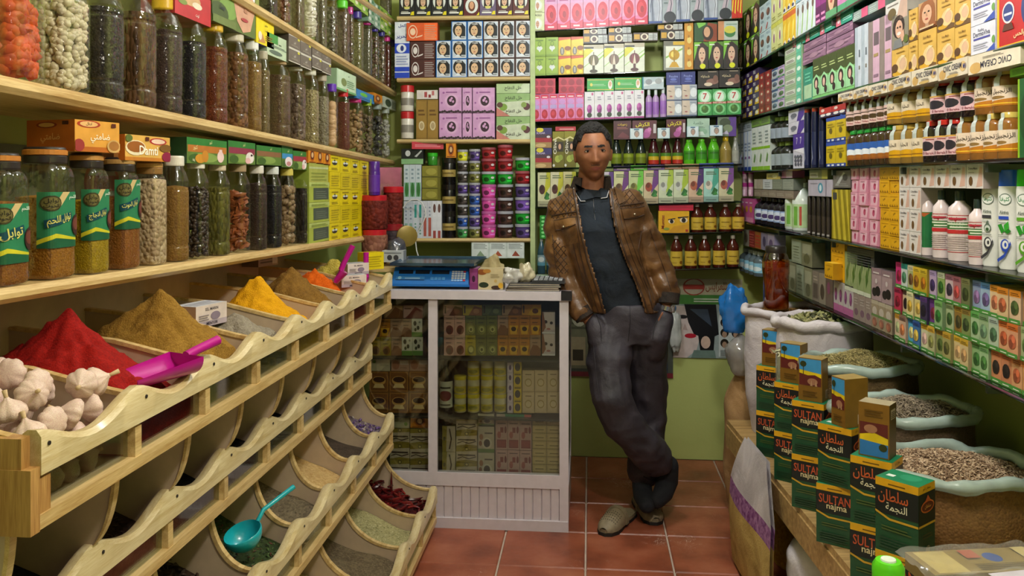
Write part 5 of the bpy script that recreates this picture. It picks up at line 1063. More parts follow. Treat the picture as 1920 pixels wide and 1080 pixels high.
for i,x in enumerate((1307,1332,1360,1384)):honey(BR[5],x,382,'amber honey bottle, %s from left in the upper bottle row'%ORD[i])
k_mum=Kind('mehndi_box','d8a414',[P([(.3,0),(1,0),(1,.4),(.5,.3)],'c8901c'),E(.42,.52,.10,.10,'e8d8b8'),E(.43,.52,.06,.09,'1c1410'),P([(.3,.62),(.55,.68),(.55,.64),(.32,.58)],'2a1a10'),E(.82,.58,.13,.12,'e8d8b8'),E(.82,.58,.07,.11,'1c1410'),P([(.62,.72),(.98,.76),(.98,.72),(.64,.66)],'2a1a10'),T(.14,.5,.14,'Mumtaz','8a2410',.8,PI/2),E(.26,.18,.1,.06,'8a9a3c'),R(.88,.06,.96,.16,'a02c20')],'a87c10','b81c3c')
BR[5].one(1234,1293,396,k_mum,'yellow henna box with two painted eyes',d=.06)
BR[5].one(1235,1301,384,Kind('henna_tube_box','c01c3a',[R(0,.4,1,.5,'8a1428')],'8a1428'),'flat red carton on the yellow henna box',ybot=396,d=.06)
BR[6].one(1012,1032,404,Kind('candy_pack','1f8a2c',flat([[E(.3,.1+.16*i,.16,.05,'8ae08a'),E(.72,.1+.16*i,.16,.05,'7ad47a')]for i in range(6)]),'145a1c',cat='packet'),'green pack with pale dots above the blue bottles',ybot=448,d=.04)
for i,x in enumerate((1007,1024)):bottle(BR[6],x,x+16,446,None,'3a5a68','c0ccd4','9ab4c0','blue glass water bottle, %s of two by the counter'%['first','second'][i],(.55,.36),(.22,.52),[E(.5,.6,.3,.24,'e0e8e8'),R(0,0,1,.3,'6aa8c0')],'blue glass water bottles',.1)
def poster(name,label,x0,y0,x1,y1,deco,base,y=YB-.004):
 a,b=on_y(x0,y1,y),on_y(x1,y0,y);W,H=b.x-a.x,b.z-a.z
 mb=MB();M=Matrix.Translation(a)@FRONT(0,H,0);mb.box(0,0,-.003,W,H,0,mat(base,.35),M)
 decal(mb,deco,W,H,M,.0003,.35);return tag(mb.obj(name),label,'poster')
poster('poster','hair treatment poster with black-haired woman and six heads, on the green wall',1262,524,1392,670,[R(0,.80,1,1,'c4bfa0'),R(0,.68,1,.80,'4a8a3c'),LN(.3,.71,.95,.77,2,'e0e8d8'),E(.30,.9,.16,.11,'a8503c',20),E(.30,.9,.14,.095,'c8bfa8',20),R(.16,.87,.44,.93,'b03c2c'),T(.62,.9,.13,'للعرائس'.replace('ئ','ي'),'8a4a2c',.3),E(.88,.88,.09,.07,'9a9a88',18),E(.88,.88,.06,.05,'b8b49c'),R(0,0,1,.68,'9aa8a8'),P([(.0,0),(0,.66),(.34,.66),(.40,.3),(.34,.1),(.2,0)],'cfc0bc'),P([(.16,.68),(.62,.68),(.66,.3),(.50,.24),(.3,.3),(.22,.45)],'14161c'),P([(.24,.62),(.5,.62),(.56,.4)],'3a4656'),E(.25,.28,.085,.03,'b01c30'),E(.14,.52,.07,.025,'1c1c20'),P([(.17,.44),(.14,.36),(.21,.35)],'b8a09a'),P([(.36,.3),(.6,.28),(.58,.04),(.4,.04)],'101216'),E(.47,.2,.07,.08,'d0b4a4'),P([(.26,0),(.62,0),(.6,.1),(.3,.1)],'6a8078'),R(.66,.02,.99,.66,'c4cccc'),T(.82,.60,.05,'TACHOUAAT EDRE','20242c',.3),T(.82,.555,.035,'HERBAL POUR CHEVEUX','20242c',.3)]+flat([[E(.74+.16*i,.455-.13*j,.06,.055,'1a1612'),E(.74+.16*i,.435-.13*j,.035,.04,'a88a74')]for i in range(2)for j in range(3)])+[LN(.68,.04,.97,.12,4,'7a8484')],'9aa8a8')
poster('poster','dark product poster hanging behind the legs of the man',1062,560,1262,705,[R(0,0,1,.06,'7a2430'),R(.02,.1,.3,.9,'7a7a60'),R(.04,.14,.18,.5,'a89a7a'),R(.06,.2,.16,.34,'3a3428'),LN(.04,.6,.28,.85,4,'5a5a48'),R(.3,.06,.95,.5,'2c3446'),E(.6,.6,.2,.2,'3c4458'),E(.12,.75,.07,.12,'c8c4a8')],'4a5048',YB-.008)
pts=[on_y(u,v,4.26)for u,v in((756,390),(762,380),(771,375),(782,374),(791,380),(797,392),(798,404),(792,420),(783,436),(779,452),(781,470),(786,486))]
tag(MB().tube(pts,.0035,mat('d8d8d4',.4),8).obj('charging_cable',None,True),'white charging cable looping down in front of the toothpaste cartons','cable')
q=on_y(1266,662,YB-.06);bag('plastic_bag','thin white plastic bag hanging on the wall beside the poster woman','bag',q,.034,.03,.11,film('d0d4d0',.75,.2),17,.3,nu=28,nv=18)
RS={1:((1480,545),(1920,745)),2:((1408,418),(1920,518)),3:((1408,320),(1914,296)),4:((1422,215),(1917,80)),5:((1383,138),(1591,14))}
RW={i:Shelf(RP,RD,RN,a,b)for i,(a,b)in RS.items()}
for i,(x0,lb)in{1:(1440,'lowest glass shelf of the side wall, over the sacks'),2:(1404,'second glass shelf of the side wall, under the shampoo bottles'),3:(1400,'third glass shelf of the side wall, under the jam jars'),4:(1396,'fourth glass shelf of the side wall, under the gold cream boxes'),5:(1384,'topmost glass shelf of the side wall')}.items():
 RW[i].board('glass_shelf',x0,2010,.30,.009,GLASS_SHELF,lb,'shelf',front=-.012)
 for x in(1460,1560,1690,1850):
  k=RW[i].k(x)
  q=RW[i].pt(k,.15,-.03)
  mb=MB();mb.box(-.006,-.15,0,.006,.17,.019,mat('4a524c',.4,.6));o=mb.obj('shelf_bracket',None,loc=q,rz=RW[i].rz)
  o.parent=[c for c in COL.objects if c.get('label')==lb][0]
def pic(name,base,top,blob,blob2=None,foot='4a8a3c',extra=(),side=None):
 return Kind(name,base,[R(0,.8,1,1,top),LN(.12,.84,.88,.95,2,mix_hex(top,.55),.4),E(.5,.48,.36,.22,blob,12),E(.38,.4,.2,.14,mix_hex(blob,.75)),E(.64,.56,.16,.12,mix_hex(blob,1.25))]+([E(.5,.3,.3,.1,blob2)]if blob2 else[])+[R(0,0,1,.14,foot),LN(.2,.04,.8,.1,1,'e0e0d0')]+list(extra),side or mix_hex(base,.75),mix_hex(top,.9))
s=RW[5]
s.grid(1382,1424,30,3,2,dye('78b838'),'black and green hair colour box','topmost side shelf','hair colour boxes on the side wall',d=.06,at=1386)
k_lb=Kind('skin_oil_box','b4ccd4',[E(.5,.62,.3,.14,'5a3a2c'),E(.4,.66,.14,.07,'8a5a40'),LN(.2,.85,.8,.95,2,'7a9ab0'),P([(.1,.04),(.4,.26),(.5,.22),(.25,.02)],'b03028'),LN(.3,.34,.8,.44,2,'8aa0ac')],'90a8b0')
s.grid(1424,1446,14,2,2,k_lb,'pale blue oil box with brown nut','topmost side shelf',d=.06,at=1424)
k_py=Kind('hair_cream_box','d2d48c',[E(.5,.55,.26,.22,'e4e4b4'),E(.5,.5,.12,.16,'8a3a80'),R(0,.86,1,1,'c8c850'),LN(.2,.1,.8,.25,2,'9a9a50')],'b0b060')
s.grid(1446,1468,-8,2,2,k_py,'pale yellow cream box','topmost side shelf',d=.06,at=1446)
k_oy=Kind('sun_cream_box','e4b81c',[R(0,.8,1,.95,'d0641c'),P([(.1,.1),(.6,.3),(.7,.7),(.3,.6)],'f0d860'),P([(0,0),(1,0),(.6,.2),(.2,.12)],'e8e4d8'),E(.4,.08,.25,.05,'2a3468')],'b08a14')
s.grid(1468,1492,-36,3,2,k_oy,'yellow sun cream box','topmost side shelf',d=.06,at=1468)
k_wg=Kind('lotion_box','cfd8dc',[P([(.2,.1),(.5,.8),(.7,.8),(.4,.1)],'9ac06a'),E(.5,.75,.22,.12,'6a5444'),LN(.3,.86,.8,.96,2,'8a98a0'),R(0,0,1,.08,'8ab0c0')],'a8b4b8')
s.grid(1492,1529,-60,4,2,k_wg,'white and green lotion box','topmost side shelf',d=.06,at=1492)
k_mg=Kind('hair_mask_box','8a2a78',[R(0,0,1,.34,'5a1a50'),LN(.1,.08,.9,.26,2,'d88ab8'),R(.1,.5,.5,.95,'c86ab0'),E(.7,.7,.2,.2,'b04a98')],'5a1c50')
s.grid(1529,1549,-60,2,1,k_mg,'magenta hair mask box','topmost side shelf',d=.06,at=1529)
s.one(1549,1570,-60,Kind('face_cream_box','5a4434',FACE(.5,.55,.5,.45,'4a3424','d0a888')+[R(0,0,1,.18,'5a9a6a')],'3a2c20'),'brown face cream box with close-up portrait, topmost side shelf',d=.06)
s.grid(1570,1640,-60,4,1,Kind('lip_balm_box','c078a8',[R(0,0,1,.2,'4a9a6c'),E(.5,.6,.3,.2,'a85a94'),LN(.2,.3,.8,.4,1,'e8c8dc')],'8a4a78'),'pink lip balm box','topmost side shelf',d=.06,at=1570)
s=RW[4]
k_mu=Kind('moisturiser_box','3a2458',[P([(.35,0),(1,0),(1,.55),(.5,.45)],'e0b818'),E(.7,.3,.22,.16,'e8e4d8'),T(.32,.75,.3,'mu','e8e4ec',.5)],'2a1a44')
s.grid(1388,1423,143,3,4,k_mu,'purple and yellow moisturiser box','fourth side shelf',d=.06,at=1388)
k_rd=Kind('spice_capsule_box','8a1c1c',[E(.5,.5,.3,.3,'b03028'),E(.45,.48,.14,.16,'d8c8b0'),R(.75,0,1,1,'6a1414')],'6a1414')
s.grid(1423,1447,140,2,5,k_rd,'red capsule box','fourth side shelf',d=.06,at=1423)
s.grid(1447,1471,131,2,4,lambda c,r:[pic('ointment_box','b8c0c8','3a5a90','4a5a70',foot='8a98a8'),pic('ointment_box','c8b4d4','b09ac8','4a6a3c',foot='2a8a3c')][c],lambda c,r:['grey-blue','lilac'][c]+' ointment box','fourth side shelf',d=.06,at=1447)
k_pgp=Kind('hair_clip_pack','9ab08c',[R(.05,.3,.6,.75,'d0d4c8'),LN(.1,.4,.55,.66,2,'5a4a4a'),R(.68,0,.95,1,'5ab898'),E(.82,.5,.1,.2,'d8e8dc')],'7a9470')
s.grid(1471,1505,92,1,6,k_pgp,'mint striped clip pack','fourth side shelf',d=.06,at=1471,ybot=206)
s.one(1506,1524,130,Kind('mouthwash_box','2c8a70',[R(.1,.1,.9,.5,'a8c8a0'),LN(.2,.6,.8,.9,3,'6ac0a0')],'1c6450'),'teal green narrow carton beside the mint packs',d=.06)
k_gd=Kind('hair_colour_box','6aa054',[R(0,.55,1,1,'3c4a20'),LN(.15,.72,.85,.84,2,'a8b878'),P([(0,.5),(.5,.62),(1,.5),(1,.1),(0,.1)],'9ad09a'),E(.5,.4,.3,.15,'2a1a18',14),E(.5,.38,.16,.1,'d8b0a0'),E(.72,.2,.18,.09,'2a1814'),R(0,0,1,.08,'7ac070')],'3c5c2c')
s.grid(1524,1603,112,5,1,k_gd,'green hair colour box with curly-haired woman','fourth side shelf','curly-haired woman colour boxes',d=.06,at=1524)
k_pl=Kind('incense_pack','8a6480',[P([(0,.2),(1,.6),(1,.75),(0,.35)],'b088a0'),LN(.1,.1,.9,.9,3,'6a4a64',.3),E(.5,.5,.2,.2,'a07a90')],'5a4054')
s.grid(1505,1602,97,2,1,k_pl,'mauve incense pack lying flat','on green colour boxes',d=.08,base=.148,hh=.05)
s.grid(1507,1600,90,2,1,k_pl,'mauve incense pack, upper layer','on green colour boxes',d=.08,base=.20,hh=.03)
k_te=Kind('toothpaste_box','2a9a80',[P([(0,0),(.3,0),(.24,1),(0,1)],'d86a80'),E(.16,.5,.08,.26,'e8d0d8'),LN(.4,.3,.9,.7,2,'a8e0d0')],'1f7a66')
s.grid(1486,1601,78,4,1,k_te,'teal and pink toothpaste carton lying flat','under topmost shelf',d=.06,base=.235,hh=.034)
k_wt=Kind('perfume_box','c4ccd8',[R(0,0,.45,1,'a8b4c0'),R(.6,.5,.8,.62,'5a6470'),R(.6,.3,.8,.36,'7a7468')],'a0acb8')
s.grid(1603,1628,52,2,1,k_wt,'tall pale blue perfume carton','fourth side shelf',d=.06,at=1603)
k_gp=Kind('perfume_box','d0a8c0',[R(0,0,.42,1,'8a7c78'),R(.5,.6,.95,.8,'6a5c64'),R(.5,.42,.9,.47,'a08858'),LN(.5,.1,.9,.2,1,'8a6a80')],'7a6c6a')
s.grid(1628,1672,42,2,1,k_gp,'tall pink perfume carton with taupe edge','fourth side shelf',d=.06,at=1628)
s.grid(1598,1660,28,2,1,Kind('toothpaste_box','9aa8a4',[R(.6,0,1,1,'d85a80'),LN(.1,.2,.5,.8,3,'c8d4d0')],'7a8884'),'grey and pink tube carton','on tall perfume cartons',d=.06,base=.225,hh=.03)
def gold(fc=1):return Kind('gold_cream_box','d8ac50',[P([(0,0),(1,0),(1,.12),(.5,.22),(0,.2)],'6a4a24'),E(.35,.12,.3,.08,'d8a428'),E(.6,.34,.34,.24,'e8c890',16),E(.66,.36,.2,.18,'d8b090',12),P([(.4,.36),(.6,.6),(.85,.56),(.6,.5)],'e8d4a8'),E(.2,.28,.2,.12,'5a3a1c'),T(.5,.82,.1,'Ann Mary','7a5418',.7),LN(.3,.68,.8,.74,1,'9a7428')],'b08838','c89c48')
g1=gold()
s.grid(1672,1704,83,1,1,g1,'gold cream box beneath the smiling woman','fourth side shelf',d=.06)
s.grid(1704,1721,20,1,2,g1,'narrow gold cream box','fourth side shelf',d=.06,at=1704)
s.one(1722,1756,62,g1,'gold cream box below the auburn-haired portrait',d=.06)
s.grid(1757,1790,-2,1,2,g1,'gold cream box beside the portrait box','fourth side shelf',d=.06,at=1757)
s.grid(1790,1820,-12,1,2,g1,'gold cream box next to white cartons','fourth side shelf',d=.06,at=1790)
s.one(1672,1704,31,Kind('face_cream_box','6a6458',[R(0,0,1,1,'8a8474'),E(.42,.62,.36,.34,'2a1c18',14),E(.45,.55,.22,.26,'d8a890'),E(.45,.42,.12,.05,'e8e0dc'),E(.37,.6,.05,.03,'1c1410'),E(.53,.6,.05,.03,'1c1410'),P([(.5,.1),(.8,.2),(.75,.5),(.6,.4)],'d4a48c'),P([(.1,0),(.7,0),(.6,.25),(.2,.25)],'7a7c80'),E(.88,.2,.14,.12,'5a6a2c')],'4a443c'),'face cream box with a smiling dark-haired woman',ybot=82,d=.06,base=.085)
s.one(1722,1756,8,Kind('face_cream_box','c89a6c',[R(0,.0,1,.16,'6a3c1c')]+FACE(.5,.56,.42,.42,'9a5c30','d8a888')+[R(.1,.04,.9,.1,'d8b890')],'8a5c38'),'face cream box with an auburn-haired woman portrait',ybot=61,d=.06)
s.one(1660,1702,-5,Kind('cream_box','d4d0cc',[E(.3,.4,.2,.3,'6a5a34'),P([(.5,0),(1,0),(1,.8),(.7,.9)],'c8a898'),LN(.1,.8,.6,.92,1,'7a706c')],'a8a4a0'),'white hand cream carton above the smiling woman',base=.168,hh=.06,d=.06)
k_dv=Kind('skin_cream_box','d8d8e8',[T(.42,.82,.10,'Rasiko','3a3a58',.4),T(.45,.70,.16,'DermoViva','3a3a58',.75),R(.12,.52,.8,.58,'4a4aa0'),LN(.12,.2,.7,.42,3,'b0b0c4'),P([(.55,.0),(1,.28),(1,.02)],'3a50a8'),E(.96,.4,.08,.12,'6a9a4c')],'b0b0c8')
s.grid(1820,1867,-6,1,2,k_dv,'white skin cream carton with blue bar','fourth side shelf',d=.06,at=1820)
s.one(1869,1945,-30,Kind('bath_powder_box','b81c1c',[R(0,0,1,.05,'e0b018'),R(0,0,.06,1,'e0b018'),E(.3,.52,.16,.16,'d8d4d8',18),E(.3,.52,.13,.13,'2c3c80',18),LN(.2,.48,.4,.56,1,'d0d4e0'),P([(.2,.36),(.4,.36),(.45,.26),(.15,.26)],'5a2c1c'),E(.82,.5,.18,.26,'2c3470',16),P([(.4,.9),(.7,.8),(.9,.95),(.6,1)],'e8e0d8'),T(.6,.16,.1,'والحس','e8d8a0',.6)],'d8a814','e0b018'),'red bath powder box with yellow border and blue medal',d=.08)
s=RW[3]
k_wb=Kind('syrup_box','d4dae6',[R(0,0,1,.1,'2c4aa0'),R(0,0,.2,1,'9ab0d8'),R(.35,.3,.75,.36,'7a3a90'),LN(.3,.5,.9,.75,3,'8a98b8')],'a8b0c4')
s.grid(1382,1408,250,4,1,k_wb,'white and blue syrup carton','third side shelf',d=.06,at=1382)
s.grid(1383,1408,233,3,1,Kind('ointment_box','a8b0b8',[LN(.1,.3,.9,.7,2,'6a7480')],'8a9298'),'small grey ointment carton','on syrup cartons',d=.05,ybot=250,at=1383)
k_wg2=Kind('shampoo_carton','dce2e0',[R(0,0,1,.09,'8ac020'),R(0,.48,1,.54,'8ac020'),LN(.25,.62,.75,.92,4,'8a9898'),P([(.4,.2),(.6,.4),(.75,.34),(.6,.18)],'6a9a4c')],'b0b8b0')
s.grid(1409,1444,240,3,1,k_wg2,'white carton with lime bands','third side shelf',d=.06,at=1409)
s.grid(1409,1444,226,2,1,Kind('ointment_box','7aa040',[LN(.1,.3,.9,.7,2,'5a5c4c')],'5a6a50'),'olive green flat carton','on lime-banded cartons',d=.05,ybot=240,at=1409)
def stub(sh,x0,x1,n,ytop,ybot,body,cap,band,desc,group,nm='oil_bottle',bandz=(.15,.55),deco=None,neck=(.62,.5),lidh=.16):
 for i in range(n):
  a=x0+(x1-x0)*i/n;b=x0+(x1-x0)*(i+1)/n;f=((a+b)/2-x0)/(x1-x0)
  yt=ytop[0]+(ytop[1]-ytop[0])*f;yb=None if ybot is None else ybot[0]+(ybot[1]-ybot[0])*f
  lidjar(sh,a,b,yt,body,cap,'%s, %s from the far end'%(desc,ORD[i]),ybot=yb,band=band,bandz=bandz,lidh=lidh,neck=neck,name=nm,cat='bottle' if 'bottle' in nm else 'jar',group=group,deco=deco,touch=True,turn=.6)
stub(s,1444,1486,4,(268,264),None,'1a1c18','8aa84c','8a9498','black oil bottle with green cap, lower row','green-capped oil bottles')
stub(s,1446,1486,4,(222,218),(269,265),'1a1c18','9ab45c','8a94a0','black oil bottle with green cap, upper row','green-capped oil bottles')
k_wp=Kind('tonic_box','d0ccd8',[P([(.55,0),(.8,0),(1,.4),(1,1),(.7,1)],'4a2a90'),E(.35,.5,.2,.2,'6a6a78'),E(.3,.3,.1,.08,'8a8a98')],'9a96a8')
s.grid(1487,1508,252,1,1,Kind('tonic_box','c8c4d4',[R(0,.55,1,1,'4a2a90'),T(.35,.8,.2,'7','d8d0e8',.3),T(.7,.8,.2,'7','d8d0e8',.3),P([(0,.55),(1,.4),(1,.58)],'e4e0ec'),flat([[E(.25+.25*(i%3),.12+.11*(i//3),.1,.05,'5a5a6c')]for i in range(9)])],'9a96a8'),'purple and white tonic carton, tallest of its stack','third side shelf',d=.06,at=1487)
s.grid(1478,1508,205,1,2,k_wp,'white tonic carton with purple edge','stacked on tonic carton',d=.06,ybot=252,at=1490)
for i,x in enumerate((1508,1522,1536)):
 lidjar(s,x,x+13,205-2*i,'141a38','a8341c','tall navy perfume bottle, %s from the far end'%ORD[i],band='1c2448',bandz=(.05,.6),lidh=.06,taper=1,lidr=.9,name='perfume_bottle',cat='bottle',group='tall navy perfume bottles',deco=[P([(.3,.05),(.6,.2),(.4,.6),(.3,.95),(.36,.95),(.5,.6),(.7,.2),(.4,.02)],'8a90a8')])
k_yb2=Kind('starch_box','c8ac14',[R(0,.0,1,.14,'1c3a90'),R(0,.86,1,1,'2c4aa0'),R(.15,.03,.4,.1,'d8d8d8'),R(.6,.03,.85,.1,'d8d8d8'),E(.5,.45,.16,.12,'6a5a10'),LN(.15,.6,.85,.8,2,'a08a10')],'a08a10','8a90a0')
s.grid(1549,1586,222,2,2,k_yb2,'yellow starch box with blue bands','third side shelf',d=.06,at=1549)
s.grid(1536,1586,202,2,1,Kind('sugar_box','b82c24',[R(0,0,1,.4,'2a2a4c'),E(.3,.25,.2,.14,'e8e0dc'),E(.75,.25,.2,.14,'e8e0dc'),E(.3,.75,.14,.16,'e8c8c0')],'8a2018'),'red and white carton lying flat','on yellow starch boxes',d=.06,ybot=220,at=1549)
def jam(sh,x0,x1,ytop,ybot,col,lid,band,deco,label,group,seal=True):
 rt=lidjar(sh,x0,x1,ytop,mat(col,.1,coat=.4),lid,label,ybot=ybot,band=band,bandz=(.16,.62),lidh=.12,neck=(.74,.72),name='jam_jar',cat='jar',group=group,deco=deco,touch=True,turn=.55,seal='b0b8b4' if seal else None)
 return rt
BLUE_D=[R(0,0,1,.25,'8a4a1c'),E(.45,.45,.3,.2,'dfe4ea'),E(.5,.2,.3,.12,'9a5a20')]
GIN_D=[P([(0,0),(1,0),(1,.42),(.5,.3),(0,.2)],'b4701c'),T(.5,.72,.3,'الزنجبيل','2a1810',.7),E(.4,.42,.2,.08,'8a6a3c'),R(.2,.08,.9,.14,'e0b030')]
FEN_D=[P([(0,0),(1,0),(1,.36),(.5,.44),(0,.3)],'d09a14'),T(.4,.68,.26,'الحلبة','2a1c10',.55),P([(.7,.4),(1,.4),(1,1),(.8,.9)],'c08a1c'),R(.2,.12,.8,.18,'8a5a10')]
DRK_D=[E(.4,.5,.26,.26,'2a2430',12),LN(.4,.82,.8,.92,1,'8a2c24'),T(.5,.13,.14,'El Baraka','7a2434',.9),R(0,.92,1,1,'d0a050')]
POL_D=[E(.5,.45,.28,.16,'4a3820',12),T(.5,.16,.14,'Pollen','8a2c3c',.8),LN(.2,.75,.8,.88,1,'3a2c28')]
def jams(x0,x1,n,yt,yb,col,lid,band,deco,desc,seal=True):
 for i in range(n):
  f=(i+.5)/n;a=x0+(x1-x0)*i/n;b=x0+(x1-x0)*(i+1)/n
  jam(s,a,b,yt[0]+(yt[1]-yt[0])*f,None if yb is None else yb[0]+(yb[1]-yb[0])*f,col,lid,band,deco,'%s, %s from the far end'%(desc,ORD[i]),'jam jars on the third side shelf',seal)
jams(1586,1681,7,(248,234),None,'3a2818','1f8a34','2c5aa8',BLUE_D,'nut jam jar with green lid and blue label',False)
jams(1681,1743,3,(237,230),None,'8a6a30','c8a850','d8c8b0',FEN_D,'golden fenugreek jam jar, bottom row')
jams(1743,1806,3,(229,222),None,'1c1014','c02420','d4b0b4',DRK_D,'black mulberry jam jar with red lid, bottom row')
jams(1806,1906,4,(220,210),None,'8a5a28','c8b058','dcc8b4',GIN_D,'ginger jam jar with gold lid, bottom row')
jams(1586,1598,1,(190,190),(248,248),'3a2818','8a8a90','2c5aa8',BLUE_D,'single blue-labelled jam jar in the upper row',False)
jams(1598,1681,6,(190,172),(247,235),'2a1c18','b03028','d8b8b0',POL_D,'pollen jam jar with pink label')
jams(1681,1760,3,(174,158),(236,228),'8a6a30','c8a850','d8c8b0',FEN_D,'golden fenugreek jam jar, top row')
jams(1760,1843,3,(157,140),(227,219),'1c1014','c02420','d8b0b8',DRK_D,'black mulberry jam jar with red lid, top row')
jams(1843,1908,2,(138,130),(218,210),'8a5a28','c8b058','dcc8b4',GIN_D,'large ginger jam jar in the top row')
s.one(1908,1945,147,Kind('green_tea_box','8ab81c',[R(.1,0,1,1,'1c5a2c'),E(.6,.5,.5,.34,'14441f',18),P([(.4,.1),(.9,.1),(.9,.3),(.5,.4)],'c8c030')],'6a9a14'),'tall green tea box at the picture edge beside ginger jars',d=.08)
s.one(1893,1945,130,Kind('green_tea_box','7ac81c',[LN(.1,.2,.9,.8,5,'5aa014')],'5aa014'),'bright lime flat carton at the picture edge',ybot=146,d=.08)
k_cv=Kind('cream_carton','d8ccb8',[E(.15,.3,.12,.3,'c8a060'),E(.85,.5,.1,.3,'cfae78'),E(.5,.1,.2,.1,'c8a868'),T(.5,.6,.34,'CIVIC CREAM','2c2c44',.62),LN(.4,.2,.7,.36,2,'9a9088'),T(.92,.5,.3,'MN','2c3c80',.1)],'b8ac98','c8bca8')
k_cvu=Kind('cream_carton','d8ccb8',[E(.15,.3,.12,.3,'c8a060'),T(.55,.4,.34,'CIVIC CREAM','2c2c44',.62,PI),LN(.3,.7,.7,.84,2,'9a9088')],'b8ac98','c8bca8')
for i,(x0,x1,yt,yb)in enumerate([(1572,1598,177,192),(1598,1629,169,187),(1629,1663,161,182),(1663,1710,148,173),(1710,1757,134,163),(1757,1817,122,153),(1817,1912,107,142)]):
 s.one(x0,x1,yt,k_cv if i<6 else k_cvu,'cream and gold carton lying on jam jars, %s from the far end'%ORD[i],ybot=yb,d=.06,inset=-.012,group='cream and gold cartons on the jam jars',tilt=.03*(-1)**i)
s=RW[2]
for r in range(2):
 for c in range(3):lidjar(s,1381+11*c,1391+11*c,343-24*r,'c89ab0','a0307a','small pink face cream tub, %s, %s row'%(['leftmost','middle','rightmost'][c],['lower','upper'][r]),ybot=368-24*r,band='d8b8c8',bandz=(.1,.5),lidh=.3,taper=1,name='cream_tub',cat='tub',group='small pink face cream tubs')
s.grid(1389,1412,371,3,1,Kind('baby_cream_box','c85a98',[E(.5,.55,.3,.14,'d89a30'),R(0,.0,1,.2,'d88ab8'),LN(.2,.8,.8,.92,1,'f0d0e0')],'9a3c70'),'pink carton with orange oval','second side shelf',d=.06,at=1389)
stub(s,1413,1430,2,(372,372),None,'16301a','14241a','1f7a34','dark green oil bottle','dark green oil bottles on the second side shelf')
stub(s,1430,1486,5,(368,372),None,'1c1620','181420','8aa0c8','dark syrup bottle with pale oval label','dark syrup bottles',deco=[E(.5,.5,.34,.4,'c8d0e0'),E(.5,.4,.18,.2,'4a3a6a')])
s.grid(1414,1488,355,5,1,Kind('cream_box','8a7a6c',[LN(.1,.3,.9,.7,2,'b0a494')],'6a5e54'),'small brown cream carton','on syrup bottles',d=.05,ybot=368,at=1414)
s.grid(1414,1488,336,4,1,lambda c,r:[Kind('cream_box','b8b0a0',[R(.3,0,1,1,'a89e8c')],'8a8478'),Kind('cream_box','c8ccd0',[LN(.2,.2,.8,.8,3,'8a9094')],'8a8e90'),Kind('cream_box','7a8070',[LN(.1,.2,.9,.8,4,'a0a494',.3)],'5a6054'),Kind('cream_box','8a9084',[LN(.1,.2,.9,.8,4,'b0b4a8',.3)],'6a7064')][c],lambda c,r:['beige','white','grey-green','striped grey'][c]+' cream carton','above the syrup bottles',d=.05,ybot=354,at=1414)
s.one(1437,1463,325,Kind('cream_box','d8c050',[E(.6,.5,.2,.3,'e8dc98'),LN(.1,.3,.5,.7,2,'8a7a2c')],'a8963c'),'yellow cream carton lying under the third side shelf',ybot=337,d=.05)
s.one(1463,1486,318,Kind('cream_box','b0688c',[R(.5,0,1,1,'c8a8bc')],'8a4a6c'),'mauve carton lying under the third side shelf',ybot=334,d=.05)
stub(s,1486,1512,2,(341,343),None,'ccd4cc','d8dcd8','a8c090','tall white oil bottle with green stripe','tall white oil bottles',bandz=(.06,.55),deco=[R(.4,.1,.55,.9,'6aa040'),R(.62,.1,.7,.9,'b04a3c')],neck=(.6,.45),lidh=.1)
for i in range(5):lidjar(s,1514+9*i,1522.5+9*i,368+.6*i,'3a322c','2a2420','slim brown lipstick tube, %s from the far end'%ORD[i],lidh=.5,taper=1,lidr=1.0,name='lipstick_tube',cat='tube',group='slim brown lipstick tubes',band='8a8480',bandz=(.01,.06))
s.one(1515,1562,337,Kind('perfume_box','b0a8b8',[E(.52,.5,.10,.32,'3a8aa8',16),E(.52,.5,.05,.2,'c8d8e0'),LN(.1,.75,.4,.85,1,'7a7484'),R(.72,0,.76,1,'8a8494')],'8a8490'),'grey carton with blue oval lying on lipstick tubes',ybot=367,d=.06)
s.one(1517,1552,316,Kind('perfume_box','7a7c4c',[R(.7,0,1,1,'a8a040'),R(.05,.15,.5,.6,'b8b4a0'),LN(.1,.25,.45,.5,2,'4a4838')],'5a5c38'),'olive carton lying on the grey oval carton',ybot=336,d=.06)
s.one(1559,1595,354,Kind('incense_pack','8a7a14',flat([[P([(.1+.28*i,0),(.25+.28*i,0),(.05+.28*i,1),(-.08+.28*i,1)],'c0ac30')]for i in range(4)])+[R(.08,.8,.3,.94,'3a3a3a')],'5a5010'),'tall gold striped incense pack',d=.06)
s.one(1562,1595,320,Kind('clip_pack','6a6460',[P([(.1,.1),(.6,.9),(.7,.85),(.3,.1)],'b0b0ac'),E(.7,.6,.14,.2,'3a3634'),LN(.1,.1,.9,.3,2,'8a8884')],'4a4644',cat='packet'),'clear pack of dark clips above the gold striped pack',ybot=352,d=.05)
k_pf=Kind('facial_soap_box','d898ac',[R(.1,.1,.9,.9,'e0b0c0'),E(.45,.48,.12,.26,'b8486c'),E(.5,.62,.08,.1,'9a3050'),P([(.7,0),(1,0),(1,1),(.85,1)],'c87a94'),LN(.15,.84,.6,.92,1,'a85a78')],'c07a90','e0b8c4')
s.grid(1593,1648,314,3,6,k_pf,'pink facial soap box with rose stem','second side shelf',d=.06,at=1593,jit=.005)
k_yl=Kind('yellow_tea_box','d8a010',[LN(.1,.08,.9,.2,1,'a87408'),T(.5,.6,.28,'نحي','5a3a08',.6),LN(.15,.8,.85,.9,1,'b8860c'),flat([[R(.1+.24*i,.1,.16+.24*i,.24,'7a5408')]for i in range(4)])],'b88408','e0b430')
s.grid(1648,1686,313,2,6,k_yl,'golden yellow tea box','second side shelf',d=.06,at=1648,jit=.005)
